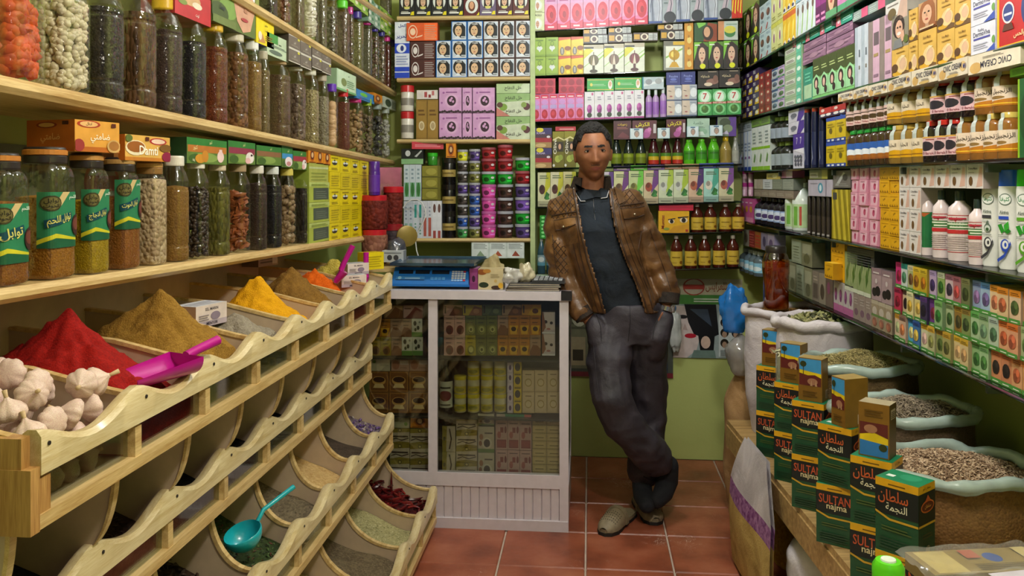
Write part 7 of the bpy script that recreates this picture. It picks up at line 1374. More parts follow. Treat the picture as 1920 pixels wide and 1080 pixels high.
mb=MB();mb.add([(-.07,0,0),(.07,0,0),(.07,.13,0),(-.07,.13,0),(-.068,.002,.010),(.068,.002,.010),(.066,.128,.024),(-.066,.128,.024)],[(3,2,1,0),(4,5,6,7),(0,1,5,4),(1,2,6,5),(2,3,7,6),(3,0,4,7)],mat('1c1c20',.35));mb.obj('housing',ca)
cm=Matrix.Translation((0,0,.010))@Matrix.Rotation(math.atan2(.014,.126),4,'X')
for i in range(6):
 for j in range(4):MB().box(-.060+i*.0205,.008+j*.02,.0005,-.044+i*.0205,.023+j*.02,.004,mat('8a8c90' if(i+j)%5 else 'b0b2b8',.4),cm).obj('key',ca)
MB().box(-.06,.093,.0005,.06,.12,.002,mat('8a9a8c',.2),cm).obj('display',ca)
def cam_pt(x,t,z=0.0):
 return Vector((x*CY-t*SY,x*SY+t*CY,z))
ZP=.45
xf=lambda t:.81+.025*t
PINE_O=wood('c2a06a','8a6a3c',6,1)
p0,p1=cam_pt(xf(3.585),3.585),cam_pt(xf(1.2),1.2)
dv=(p1-p0).normalized();nv=Vector((-dv.y,dv.x,0));nv=nv if nv.x>0 else-nv
pl=thing('low_platform','rough wooden platform carrying the open herb sacks','platform',(p0.x,p0.y,0),math.atan2(dv.y,dv.x))
Lp=(p1-p0).length
for i in range(4):MB().box(0,.005+i*.125,ZP-.02,Lp,.115+i*.125,ZP,PINE_O).obj('board',pl)
MB().box(0,0,ZP-.105,Lp,.02,ZP-.021,PINE_O).obj('front_plank',pl);MB().box(0,.46,ZP-.105,Lp,.48,ZP-.021,PINE_O).obj('rear_plank',pl)
for x in(.05,Lp*.5,Lp-.1):
 for y in(.03,.40):MB().box(x,y,0,x+.06,y+.05,ZP-.0212,PINE_O).obj('leg',pl)
bm_fix=lambda o:o
MINT=film('b8ccc4',.8,.25)
def sack(x,t,R,ry,zr,label,body,fill,pieces,rimm=None,woven=False,seed=0,dome=.05,zb=ZP+.001,inner=None,rim=.016,tilt=0):
 c=cam_pt(x,t,zb);H=zr-zb
 root=thing('herb_sack',label,'sack',c,YAW,'open herb sacks on the low platform')
 nz=lambda a,z,k:noise.noise(Vector((math.cos(a)*1.7*k,math.sin(a)*1.7*k,z*5*k+seed)))
 def shell(r0):
  def fn(u,v):
   a=2*PI*u;z=v;bul=(.86+.14*math.sin(min(1,z*1.5)*PI/2))*(1+.05*math.sin(z*PI))
   k=bul+.035*nz(a,z,1)+.012*nz(a,z*4,3)
   return(math.cos(a)*(R*k-r0),math.sin(a)*(ry*k-r0),z*H+tilt*math.cos(a)*z)
  return fn
 mb=MB();mb.grid(shell(0),56,22,body);mb.obj('bag_wall',root,True,80)
 if inner:mb=MB();mb.grid(lambda u,v:shell(.004)(u,v*.97),40,14,inner);mb.obj('packed_herbs',root,True,80)
 mb=MB();n=64
 pts=[]
 for i in range(n+1):
  a=2*PI*i/n;q=shell(0)(i/n,1.0)
  pts.append((q[0]*1.02,q[1]*1.02,q[2]+.008*nz(a,2,2.5)+.004*math.sin(7*a+seed)))
 mb.tube(pts,[rim*(1+.35*noise.noise(Vector((i*.4,seed,0))))for i in range(n)]+[rim*(1+.35*noise.noise(Vector((0,seed,0))))],rimm or body,8);mb.obj('rolled_rim',root,True,80)
 def top(u,v):
  a=2*PI*u;q=shell(.006)(u,.985);r=v
  return(q[0]*r,q[1]*r,H*.985-.012+tilt*math.cos(a)*r+dome*(1-r*r)+.012*noise.noise(Vector((q[0]*r*14,q[1]*r*14,seed))))
 mb=MB();mb.grid(top,40,12,fill);f=mb.obj('herb_filling',root,True,80)
 if pieces:
  n,ln,wd,ms,curl=pieces;q=MB();scatter(q,lambda a,b:top(a,math.sqrt(b)*.97),n,ln,wd,ms,seed,curl);o=q.obj('loose_pieces',f);o['kind']='stuff'
 return root
WOV=cloth('d4ccd0','b0a6ac',30,.7,.75,7,.6)
CLEARB=film('a88e66',.14,.15)
sack(1.125,3.415,.185,.15,.935,'tall white woven sack of brown seed with a honey jar on it',WOV,grain('6a4c22','9a7438',150),(1500,.008,.003,G('8a6430','a8803c','6a4a20'),0),seed=1,dome=.02)
sack(1.125,3.075,.165,.135,.945,'white cloth-lined sack of dark green bay leaves',WOV,grain('3c3a1c','6a6434',60),(900,.035,.012,G('5a5a2c','7a7844','8a8a58','3a3c1c','9a9468'),.35),seed=2,dome=.035,rim=.02)
sack(1.125,2.76,.178,.138,.862,'clear sack of dried rosemary with mint plastic rim',CLEARB,grain('5a5030','8a7c50',120),(3600,.022,.0022,G('8a7e4c','a8985c','6a6034','b8a870'),.15),MINT,inner=grain('4a3820','6a5430',160),seed=3,dome=.05)
sack(1.12,2.445,.192,.143,.795,'clear sack of grey lavender stems, middle of the plastic sacks',CLEARB,grain('4a4234','7a6c58',120),(3600,.020,.0025,G('7a6c58','948470','5a4e3e','a8987e'),.3),MINT,inner=grain('44362a','5e4c3c',160),seed=4,dome=.04)
sack(1.085,2.12,.20,.15,.742,'clear sack of pale brown wood chips at the picture edge',CLEARB,grain('6a503a','a0866a',100),(3600,.014,.004,G('a88e70','8a6e52','c0a688','6e543c'),.3),MINT,inner=grain('6a4420','8e6434',160),seed=5,dome=.035)
q=cam_pt(.955,2.92,ZP+.001)
rt=thing('herb_bag','clear upright bag of pale dried leaves between the sacks','bag',q,YAW)
MB().lathe([(.036,0),(.046,.02),(.05,.25),(.048,.40)],film('c0c4b8',.25,.15),20,3.2,cap=False).obj('bag_wall',rt,True);MB().lathe([(.033,.002),(.043,.02),(.046,.25),(.044,.40),(.01,.43)],grain('6a6444','a09a78',50),20,3.2).obj('leaves',rt,True)
mb=MB();scatter(mb,lambda a,b:((a-.5)*.09,(b-.5)*.09,.405),120,.03,.012,G('9a9670','b4b08c','7a7650'),9,.4);o=mb.obj('loose_pieces',rt);o['kind']='stuff'
q=cam_pt(1.045,3.38,.945)
hj=thing('honey_jar','tall jar of dark amber honey standing on the brown seed','jar',q,YAW)
MB().lathe([(.040,0),(.047,.01),(.047,.13),(.050,.15),(.050,.19),(.042,.215),(.036,.225),(.036,.24)],clear('e8b060',.08,.9,.04,'honey_jar_glass',.4),24,2.8,cap=False).obj('glass',hj,True)
hm,nt,b_=newmat('honey');b_.inputs['Base Color'].default_value=rgb('7a3a08');b_.inputs['Roughness'].default_value=.12;b_.inputs['Subsurface Weight'].default_value=.2;b_.inputs['Subsurface Radius'].default_value=(.05,.02,.004)
no=N(nt,'TexNoise',i_Scale=35.0,i_Detail=4.0);tc=N(nt,'TexCoord');nt.links.new(tc.outputs['Object'],no.inputs['Vector']);rr=ramp(nt,[(.35,rgb('6a2e06')),(.7,rgb('b8741c'))]);nt.links.new(no.outputs['Fac'],rr.inputs[0]);nt.links.new(rr.outputs[0],b_.inputs['Base Color'])
MB().lathe([(.038,.003),(.0445,.012),(.0445,.13),(.047,.15),(.047,.185),(.01,.195)],hm,24,2.8).obj('honey',hj,True);MB().lathe([(.039,.222),(.040,.226),(.040,.245),(.037,.25)],mat('2a2420',.3),24).obj('lid',hj,True)
q=cam_pt(.95,3.66,.80);bag('plastic_bag','bright blue plastic bag hanging between the wall poster and the woven sack','bag',q,.06,.05,.10,film('1c7ad0',.92,.2),21,.3,nu=28,nv=18)
def sultan(latin):
 w=[R(0,.89,1,1,'d8a018'),LN(.3,.925,.7,.965,1,'6a4a08'),R(0,.52,1,.89,'14181a'),P([(0,.52),(.5,.60),(1,.52),(1,.44),(0,.44)],'16181a')if 0 else P([(0,.55),(.35,.47),(1,.47),(1,.44),(.33,.44),(0,.52)],'c89a28')]
 if latin:w+=[T(.5,.76,.15,'SULTAN','c0502c',.86),T(.56,.63,.13,'najma','e0d0a0',.6)]
 else:w+=[T(.42,.76,.20,'سلطان','c0582c',.7),T(.5,.62,.13,'النجمة','e0d8b8',.5)]
 return w+[LN(.15,.30,.85,.38,2,'4a5a2c',.5),LN(.1,.06,.9,.22,4,'24402c',.5)]
SIDE=[R(0,.89,1,1,'d8a018'),T(.5,.945,.045,'سلطان 51g','5a3c08',.7),R(0,.47,1,.89,'14181a'),R(0,.44,1,.47,'c89a28'),E(.52,.70,.40,.085,'c8642c',20),E(.52,.70,.35,.065,'5a1c14',20),T(.52,.70,.06,'سلطان','d8a050',.5),P([(.36,.78),(.44,.82),(.52,.86),(.60,.82),(.68,.78)],'b8502c'),LN(.2,.28,.8,.36,2,'4a3a20'),E(.5,.12,.14,.055,'7a7464',14)]
k_sl,k_sa=Kind('green_tea_carton','1c4a2e',sultan(True),'1a3a28','1c7a54',right=SIDE,left=SIDE,topd=[E(.6,.6,.24,.3,'2a8a64',16),R(.12,.3,.3,.5,'d8e0d8')]),Kind('green_tea_carton','1c4a2e',sultan(False),'1a3a28','1c7a54',right=SIDE,left=SIDE,topd=[E(.6,.6,.24,.3,'2a8a64',16),R(.12,.3,.3,.5,'d8e0d8')])
DES=[R(0,0,1,.36,'7a5418'),R(.04,.36,.96,.98,'d8b818'),P([(.04,.72),(.96,.66),(.96,.98),(.04,.98)],'3a8ac0'),P([(.04,.36),(.96,.36),(.96,.56),(.7,.62),(.4,.60),(.04,.64)],'5a1c1c'),E(.6,.46,.22,.08,'9a6a50'),P([(.5,.36),(.56,.5),(.6,.36),(.7,.36),(.74,.5),(.8,.36)],'b08a68'),R(.2,.62,.23,.84,'2a2410'),E(.21,.86,.14,.07,'2c3414',9),LN(.2,.1,.8,.26,3,'5a3c10')]
k_ds=Kind('desert_tea_carton','7a5418',DES,'6a4a18','a08850',right=[R(0,0,1,1,'7a5a1c'),R(.55,.06,.92,.26,'b8a890'),LN(.58,.08,.9,.24,5,'3a2c14',.5)],left=DES[:5])
k_ds2=Kind('desert_tea_carton','7a5418',[R(.04,.02,.96,.64,'d8b818'),P([(.04,.02),(.96,.02),(.96,.26),(.04,.3)],'2c70b0'),P([(.04,.40),(.5,.46),(.96,.38),(.96,.64),(.04,.64)],'5a1c1c'),E(.4,.52,.22,.08,'9a6a50'),E(.8,.2,.14,.07,'2c3414',9),LN(.2,.75,.8,.9,3,'5a3c10')],'6a4a18','a89c80',right=[R(0,0,1,1,'5a4418'),R(.2,.72,.85,.9,'b8a890'),LN(.25,.74,.8,.88,4,'3a2c14',.5)])
BWd,BDp,BH=.098,.075,.164
SN=['first','second','third','fourth','fifth','nearest']
for i,(px,py,ph,kinds,topk,tph)in enumerate([(1424,858,.62,(k_sl,k_sa),k_ds,.62),(1458,905,.66,(k_sl,k_sa),k_ds,.66),(1493,957,.58,(k_sl,k_sl),k_ds,.58),(1541,1024,.55,(k_sl,k_sa),None,.9),(1606,1116,.62,(k_sl,k_sa),k_ds2,.62),(1652,1180,.78,(k_sl,k_sa),None,0)]):
 q=on_z(px,py,ZP)+Vector((.035,.035,0))
 z=ZP+.0008
 for j,kd in enumerate(kinds):
  o=link('green_tea_carton',kd.mesh(BWd,BH-.001,BDp),None,(q.x,q.y-.03,z),-ph-(.22 if(i==3 and j==1)else.03*j));z+=BH
  tag(o,'green and black tea carton, %s of the %s stack from the far end'%(['lower','upper'][j],SN[i]),'box','stacked green tea cartons before the sacks')
 if topk or i==3:
  kk=topk or k_ds
  if i==3:o=link('desert_tea_carton',kk.mesh(.055,.132,.075),None,(q.x+.01,q.y-.03,z),-1.15)
  else:o=link('desert_tea_carton',kk.mesh(.072,.130,.052),None,(q.x+.01,q.y-.02,z),-tph)
  tag(o,['brown tea carton with desert picture on the first green stack','brown tea carton with desert picture on the second green stack','brown tea carton with desert picture on the third green stack','brown tea carton turned sideways on the fourth green stack','brown tea carton with its desert picture upside down'][i],'box','desert picture tea cartons')
BUR=cloth('b08a5c','8a6438',40,.7,.85,9,.7)
def floor_sack(name,label,px,py,R,ry,H,m,seed,zb=.002,top=.55,cat='sack',rz=0):
 c=on_z(px,py,zb);root=thing(name,label,cat,c,YAW+rz)
 def fn(u,v):
  a=2*PI*u;z=v
  k=(.80+.2*math.sin(min(1,z*3)*PI/2))*(1 if z<.75 else 1-(1-top)*((z-.75)/.25)**2)+.07*noise.noise(Vector((math.cos(a)*1.5,math.sin(a)*1.5,z*4+seed)))+.03*noise.noise(Vector((math.cos(a)*5,math.sin(a)*5,z*9+seed)))
  return(math.cos(a)*R*k,math.sin(a)*ry*k,z*H)
 mb=MB();mb.grid(fn,36,26,m);mb.add([fn(i/36,1.0)for i in range(36)],[tuple(range(36))],m);mb.obj('sack_cloth',root,True,75)
 mb=MB();mb.tube([fn(i/24,.985)for i in range(25)],.008,m,6);mb.obj('folded_top',root,True)
 return root
floor_sack('burlap_sack','brown burlap sack standing on the floor by the green wall',1409,966,.118,.10,.62,BUR,1)
q=on_y(1382,770,3.62);
bag('plastic_bag','clear plastic bag with grey contents resting on the burlap sack','bag',(q.x+.03,q.y+.10,.622),.06,.06,.085,film('9a9490',.7,.12),31,.16)
a=on_z(1418,1075,.0)
pb=thing('carrier_bag','straw and white carrier bag with purple pattern band leaning on the platform','bag',(0,0,0))
def cb(u,v):
 t=2.72+.52*(1-u);z=.02+.50*v;x=xf(t)-.035-.02*math.sin(PI*v)*(1+.5*math.sin(5*u))-.02*(1-v)
 return tuple(cam_pt(x,t,z))
def cbi(u,v):q=Vector(cb(u,v));return tuple(q+Vector((.012,0,0)))
mb=MB();mb.grid(lambda u,v:cb(u,v*.5),14,8,cloth('c8ac64','9a7c3c',30,.8),flip=True);mb.grid(lambda u,v:cbi(u,v*.5),14,8,cloth('c8ac64','9a7c3c',30,.8));mb.obj('straw_panel',pb,True)
PUR=cloth('6a2a6c','a87aa8',60,.4,.7,45,.2)
mb=MB();mb.grid(lambda u,v:cb(u,.5+v*.13),14,4,PUR,flip=True);mb.grid(lambda u,v:cbi(u,.5+v*.13),14,4,PUR);mb.obj('pattern_band',pb,True)
WHC=cloth('d0c8cc','b0a8ac',30,.4)
mb=MB();mb.grid(lambda u,v:cb(.5+(u-.5)*(1-.45*v),.63+v*.36),14,6,WHC,flip=True);mb.grid(lambda u,v:cbi(.5+(u-.5)*(1-.45*v),.63+v*.36),14,6,WHC);mb.obj('white_top',pb,True)
q=cam_pt(.86,2.98,.003)
floor_sack('mesh_bag','yellow mesh bag lying under the platform',1492,1055,.10,.12,.27,grain('a8901c','c8b43c',90),4,cat='bag')
floor_sack('white_sack','white woven sack under the near end of the platform',1560,1190,.14,.15,.31,WOV,6)
t=1.62;c=cam_pt(.93,t,ZP+.001)
k_ct=Kind('carton','9a7648',[R(0,.46,1,.54,'b8a070')],'8a683c')
tag(link('carton',k_ct.mesh(.22,.535,.18),None,cam_pt(.705,1.50,.001),YAW),'tall brown carton on the floor under the wrapped packets','box');tag(link('carton',k_ct.mesh(.24,.230,.15),None,cam_pt(.985,1.55,ZP+.001),YAW),'brown carton on the platform under the wrapped packets','box')
for i,(x,tt,z,rz,L,lb)in enumerate([(.905,1.635,.6825,.10,.25,'plastic-wrapped gold packet with blue seal at the near corner'),(.925,1.525,.6825,.16,.26,'plastic-wrapped gold packet lying nearest the camera')]):
 rt=thing('wrapped_packet',lb,'packet',cam_pt(x,tt,z),YAW+rz,'plastic-wrapped gold packets')
 mb=MB();mb.box(-L/2,-.04,0,L/2,.06,.032,mat('8a7440',.35));decal(mb,[R(.05,.05,.3,.95,'b8a468'),E(.62,.6,.07,.2,'1c4a9a',16)if i==0 else E(.6,.5,.06,.2,'8a5a30'),LN(.4,.1,.9,.35,4,'5a4420'),R(.86,.05,.97,.95,'c0ac74'),R(.4,.55,.52,.9,'a8503c')],L,.10,Matrix.Translation((-L/2,-.04,.032)),.0004);mb.obj('packet',rt)
 mb=MB();mb.grid(lambda u,v:((u-.5)*(L+.03),-.05+v*.12,.034+.008*noise.noise(Vector((u*6,v*4,i*9)))+.004-.03*max(0,abs(u-.5)*2-.9)*10*.3),24,12,film('d0ccc0',.2,.1));mb.obj('wrapping',rt,True)
q=cam_pt(.735,1.57,ZP+.001)
bc=thing('capped_bottle','bottle with lime green flip cap at the lower picture edge','bottle',cam_pt(.688,1.56,.537),YAW)
MB().lathe([(.022,0),(.026,.01),(.026,.15),(.018,.165)],mat('c8ccc0',.3),18).obj('body',bc,True);MB().lathe([(.027,.155),(.028,.16),(.028,.205),(.022,.215)],mat('5ac81c',.3),18).obj('cap',bc,True);MB().lathe([(.014,.2152),(.013,.218)],mat('d8e0d4',.3),14).obj('nozzle',bc,True)
pp=MB();pp.box(-.08,-.04,0,.08,.05,.001,mat('c0b8c4',.6));tag(pp.obj('paper_sheet',None,loc=cam_pt(.955,1.52,.73),rz=YAW+.2),'white paper sheet lying over the wrapped packets','paper')
T0=3.62;XB=(1190-960)/F*T0
man=thing('person','man in brown quilted leather jacket leaning by the counter, hands in pockets','person',cam_pt(XB,T0,0),YAW)
def L(u,v,dy=0.0):
 t=T0+dy
 return Vector(((u-960)/F*t-XB,dy,EYE+(HZ-v)/F*t))
def px(p):
 t=T0+p[1]
 return 960+F*(p[0]+XB)/t,HZ+F*(EYE-p[2])/t
PXM=T0/F
def chain(mb,pts,m=None,n=14):
 """limb: (u, v, radius in picture points, depth)"""
 P_=[L(u,v,dy)for u,v,r,dy in pts];Rr=[r*PXM for _,_,r,_ in pts]
 d0=(P_[0]-P_[1]).normalized();d1=(P_[-1]-P_[-2]).normalized()
 P2=[P_[0]+d0*Rr[0]*.8,P_[0]+d0*Rr[0]*.45]+P_+[P_[-1]+d1*Rr[-1]*.45,P_[-1]+d1*Rr[-1]*.8]
 R2=[Rr[0]*.45,Rr[0]*.85]+Rr+[Rr[-1]*.85,Rr[-1]*.45]
 mb.tube(P2,R2,m or mat('808080'),n)
def trunk(mb,rings,m=None,n=28,p=2.4):
 vs,fs=[],[]
 for u,v,hw,hd,dy in rings:
  c=L(u,v,dy)
  for i in range(n):
   a=2*PI*i/n;q,s_=math.cos(a),math.sin(a);k=(abs(q)**p+abs(s_)**p)**(-1/p)
   vs.append((c.x+q*k*hw*PXM,c.y+s_*k*hd,c.z))
 k=len(rings)
 fs=[(j*n+(i+1)%n,j*n+i,(j+1)*n+i,(j+1)*n+(i+1)%n)for j in range(k-1)for i in range(n)]+[tuple(range(n)),tuple(range(k*n-1,(k-1)*n-1,-1))]
 mb.add(vs,fs,m or mat('808080'))
def fuse(mb,voxel=.006,smooth=6,fac=.5):
 """melt the pieces into one continuous skin"""
 me=mb.mesh('tmp');o=bpy.data.objects.new('tmp',me);COL.objects.link(o)
 bm=bmesh.new();bm.from_mesh(me);bmesh.ops.recalc_face_normals(bm,faces=bm.faces);bm.to_mesh(me);bm.free()
 r=o.modifiers.new('r','REMESH');r.mode='VOXEL';r.voxel_size=voxel
 s=o.modifiers.new('s','SMOOTH');s.iterations=smooth;s.factor=fac
 dg=bpy.context.evaluated_depsgraph_get();out=bpy.data.meshes.new_from_object(o.evaluated_get(dg))
 bpy.data.objects.remove(o)
 out.materials.clear();out.polygons.foreach_set('use_smooth',[True]*len(out.polygons))
 return out
def folds(me,f,amp):
 ns=[v.normal.copy()for v in me.vertices]
 for v,n in zip(me.vertices,ns):v.co+=n*amp*f(v.co)
 me.update()
def inside(poly,u,v):
 c=False
 for i in range(len(poly)):
  (x0,y0),(x1,y1)=poly[i],poly[i-1]
  if(y0>v)!=(y1>v)and u<(x1-x0)*(v-y0)/(y1-y0)+x0:c=not c
 return c
HC=L(1112,287,-.03);TILT=Matrix.Rotation(-.05,4,'Y')@Matrix.Rotation(.06,4,'X')
def head_pt(a,b,grow=0.0):
 """a round (0 = face, towards the camera), b up -pi/2..pi/2"""
 d=Vector((math.sin(a)*math.cos(b),-math.cos(a)*math.cos(b),math.sin(b)))
 x,y,z=d.x*(.074+grow),d.y*(.096+grow),d.z*(.116+grow)
 low=max(0,-d.z-.05)
 x*=1-.36*low**1.3;y*=1-(.26*low if d.y>0 else.10*low**2)
 if d.z>.55:x*=1+.05*(d.z-.55)
 f=max(0,-d.y)
 g=lambda cx,cz,sx,sz:math.exp(-((x-cx)/sx)**2-((z-cz)/sz)**2)*(f>.2)
 if grow<.003:
  y-=.004*g(0,.03,.05,.012)-.006*g(.030,.012,.014,.011)-.006*g(-.030,.012,.014,.011)
  nz=max(0,min(1,(.022-z)/.05))if z>-.036 else max(0,1-(-.036-z)/.010)
  y-=.024*nz*math.exp(-(x/(.0075+.005*nz))**2)*(f>.4)
  y-=.005*g(.013,-.030,.007,.007)+.005*g(-.013,-.030,.007,.007)
  y-=.005*g(0,-.056,.022,.006)+.006*g(0,-.068,.018,.006)-.004*g(0,-.0615,.022,.0025)-.004*g(0,-.080,.02,.006)
  y-=.007*g(0,-.098,.022,.014);y-=.005*(g(.042,-.018,.016,.016)+g(-.042,-.018,.016,.016));y+=.004*(g(.045,-.055,.014,.02)+g(-.045,-.055,.014,.02))
 return Vector((x,y,z))
body=MB();nu,nv=96,72
body.grid(lambda u,v:HC+(TILT@head_pt(-PI+2*PI*u,-PI/2+PI*v)),nu,nv,mat('808080'))
for s_ in(-1,1):
 M=Matrix.Translation(HC)@TILT@Matrix.Translation((s_*.074,.012,-.008))@Matrix.Rotation(s_*.45,4,'Z')
 body.lathe([(.002,-.032),(.010,-.026),(.014,-.008),(.017,.012),(.012,.026),(.002,.030)],mat('808080'),12,sx=.45,sy=1.0,M=M)
chain(body,[(1110,312,24,.015),(1108,335,25,.02),(1110,358,30,.03)])
trunk(body,[(1112,362,34,.06,.03),(1118,378,64,.085,.03),(1124,430,58,.10,.02),(1140,500,50,.09,.02),(1165,560,48,.09,.03),(1178,605,50,.10,.04)])
AL=[(1052,395,18,.02),(1048,455,16,.03),(1060,522,15,.03),(1088,580,12,.0)];AR=[(1186,385,18,.02),(1212,450,16,.03),(1240,512,15,.03),(1252,562,12,.0)]
for A,(hu,hv),(fu,fv),sg in((AL,(1108,602),(1128,640),1),(AR,(1247,592),(1228,632),-1)):
 chain(body,A);chain(body,[A[-1],(hu,hv,13,-.02),((hu+fu)/2,(hv+fv)/2,12,-.03)])
 for i in range(4):chain(body,[((hu+fu)/2+sg*(i*5-8),(hv+fv)/2-2+i%2*2,4,-.04),(fu+sg*(i*5-8),fv-6+(3,0,0,5)[i]*-1,3.6,-.02),(fu+sg*(i*5-6),fv+8-(6,0,1,7)[i],3.2,-.035)],n=8)
 chain(body,[(hu+sg*6,hv-4,5,-.045),(hu+sg*13,hv+8,4.2,-.05),(hu+sg*17,hv+17,3.6,-.045)],n=8)
LEGA=[(1148,612,36,.02),(1140,680,32,-.04),(1148,752,26,-.10),(1195,822,24,-.05),(1246,872,17,.02)]
LEGB=[(1207,612,36,.05),(1210,690,32,.07),(1213,770,26,.09),(1208,850,20,.09),(1202,905,16,.08)]
chain(body,LEGA);chain(body,LEGB)
FA=[(1252,872,19,.02),(1251,902,19,.03),(1243,925,17,-.01),(1232,940,12,-.05)];FB=[(1203,905,17,.07),(1206,930,17,.03),(1213,948,13,-.06)]
chain(body,FA);chain(body,FB)
me=fuse(body,.0042,3,.4)
sk,nt,b_=newmat('skin');no=N(nt,'TexNoise',i_Scale=22.0,i_Detail=4.0);tc=N(nt,'TexCoord');nt.links.new(tc.outputs['Object'],no.inputs['Vector']);r_=ramp(nt,[(.3,rgb('7c4c34')),(.7,rgb('a06a4a'))]);nt.links.new(no.outputs['Fac'],r_.inputs[0]);nt.links.new(r_.outputs[0],b_.inputs['Base Color']);b_.inputs['Roughness'].default_value=.58;b_.inputs['Specular IOR Level'].default_value=.35;b_.inputs['Subsurface Weight'].default_value=.08;b_.inputs['Subsurface Radius'].default_value=(.02,.008,.004)
me.materials.append(sk);me.materials.append(mat('8a4a40',.4));me.materials.append(mat('15100e',.7));me.materials.append(mat('5a3826',.6,var=.2))
INV=TILT.inverted()
for p in me.polygons:
 q=INV@(Vector(p.center)-HC)
 if q.y<-.05 and abs(q.z)<.13:
  ax=abs(q.x)
  if((q.x/.023)**2+((q.z+.062)/(.0085-.003*ax/.023))**2)<1:p.material_index=1
  elif.010<ax<.044 and abs(q.z-(.0285-.12*max(0,ax-.030)+.0015))<.0045-.05*max(0,ax-.03):p.material_index=2
  elif abs(q.z+.0478)<.0035 and ax<.018:p.material_index=3
skin=link('body',me,man)
for s_ in(-1,1):
 M=Matrix.Translation(HC)@TILT
 c=Vector((s_*.0305,-.0785,.0105))
 mb=MB();mb.lathe([(.0005,-.006),(.006,-.0052),(.0105,-.0026),(.0125,0),(.0105,.0026),(.006,.0046),(.0005,.0054)],mat('c8bcb0',.2),14,sx=1.0,sy=.62,M=M@Matrix.Translation(c));ey=mb.obj('eye',man,True)
 mb=MB();mb.lathe([(.0048,0),(.0044,.0012),(.001,.0016)],mat('150c08',.1),12,sy=.95,M=M@Matrix.Translation(c+Vector((.0005,-.0072,0)))@Matrix.Rotation(PI/2,4,'X'));mb.obj('iris',ey,True)
 mb=MB();mb.tube([M@(c+Vector((-.0130,-.002,-.0005))),M@(c+Vector((-.006,-.0075,.0048))),M@(c+Vector((.001,-.0085,.0056))),M@(c+Vector((.008,-.0068,.004))),M@(c+Vector((.0135,-.001,-.001)))],[.001,.0020,.0022,.0019,.001],mat('3a2018',.6),6);mb.obj('eyelid',ey,True)
mb=MB()
def hair_pt(u,v,g):
 a=-PI+2*PI*u;fr=math.cos(a)
 b0=.80 if fr>.75 else.80-(.75-fr)*1.0 if fr>-.2 else-.16
 if.1<fr<.62:b0=min(b0,.44)
 if-.35<fr<.28:b0=min(b0,.12+.5*abs(fr))
 b=b0+(PI/2-b0)*v
 q=head_pt(a,b,g*(.35+.65*min(1,v*5)))
 k=1+(.028*noise.noise(q*70)+.02*noise.noise(q*150))*(g>.004)
 return HC+(TILT@Vector((q.x*k,q.y*k,q.z*k+.004*g/.012)))
HAIR=cloth('1c1512','0c0908',40,.9,.75,60,.8)
mb.grid(lambda u,v:hair_pt(u,v,.013),90,34,HAIR);mb.grid(lambda u,v:hair_pt(u,0,.013*v+.0031*(1-v)),90,1,HAIR,flip=True)
mb.obj('hair',man,True,80)
NAVY=cloth('1a2430','0f161f',60,.3,.85,9,.5)
sh=MB();trunk(sh,[(1109,356,33,.066,.028),(1113,368,52,.085,.03),(1119,385,70,.100,.03),(1124,430,64,.112,.02),(1138,490,58,.104,.015),(1158,550,56,.102,.025),(1172,588,58,.108,.035)])
me=fuse(sh,.007,5);folds(me,lambda p:noise.noise(Vector((p.x*9+p.z*6,p.y*6,p.z*14))),.008);me.materials.append(NAVY)
link('polo_shirt',me,man)
shirt_bvh=None
from mathutils.bvhtree import BVHTree
def bvh(me):return BVHTree.FromPolygons([v.co[:]for v in me.vertices],[p.vertices[:]for p in me.polygons])
def hit(tree,u,v,lift=.002):
 o=Vector((-XB,-T0,EYE));d=(L(u,v,0)-o).normalized()
 loc,nrm,_,_=tree.ray_cast(o,d)
 if loc is None:return None
 if nrm.dot(d)>0:nrm=-nrm
 return loc+nrm*lift
def stitch(tree,pts,r,m,name,par,n=8,lift=.001,sides=6):
 out=[]
 for(u0,v0),(u1,v1)in zip(pts[:-1],pts[1:]):
  for i in range(n):
   q=hit(tree,u0+(u1-u0)*i/n,v0+(v1-v0)*i/n,lift)
   if q is not None and(not out or(q-out[-1]).length<.06):out.append(q)
 q=hit(tree,*pts[-1],lift)
 if q is not None:out.append(q)
 if len(out)>2:MB().tube(out,r,m,sides).obj(name,par,True)
def patch(tree,poly,m,name,par,lift=.004,nu=8,nv=6,thick=.003):
 """a sewn-on piece laid over the cloth: poly is a quad of picture points"""
 (a,b,c,d)=[Vector((p[0],p[1]))for p in poly];g={}
 for j in range(nv+1):
  for i in range(nu+1):
   u,v=i/nu,j/nv;q=(a*(1-u)+b*u)*(1-v)+(d*(1-u)+c*u)*v
   h_=hit(tree,q.x,q.y,lift)
   g[i,j]=h_ if h_ is not None else g.get((i-1,j),g.get((i,j-1),L(q.x,q.y,-.1)))
 mb=MB();mb.grid(lambda u,v:g[round(u*nu),round(v*nv)],nu,nv,m,flip=True)
 e=[(i,0)for i in range(nu+1)]+[(nu,j)for j in range(1,nv+1)]+[(i,nv)for i in range(nu-1,-1,-1)]+[(0,j)for j in range(nv-1,0,-1)]
 vs=[g[k]for k in e]+[g[k]+Vector((0,thick+.004,0))for k in e];n=len(e)
 mb.add(vs,[(i,n+i,n+(i+1)%n,(i+1)%n)for i in range(n)],m)
 return mb.obj(name,par,True,60)
st=bvh(me)
shirt=man.children[-1]
BTN=mat('0a0e14',.3)
stitch(st,[(1112,372),(1114,400),(1116,412)],.0016,BTN,'placket_seam',shirt);
for v in(381,397):
 q=hit(st,1116,v,.001)
 if q is not None:MB().lathe([(.004,-.001),(.004,.001)],mat('2a3442',.3),10,M=Matrix.Translation(q)@Matrix.Rotation(PI/2,4,'X')).obj('button',shirt)
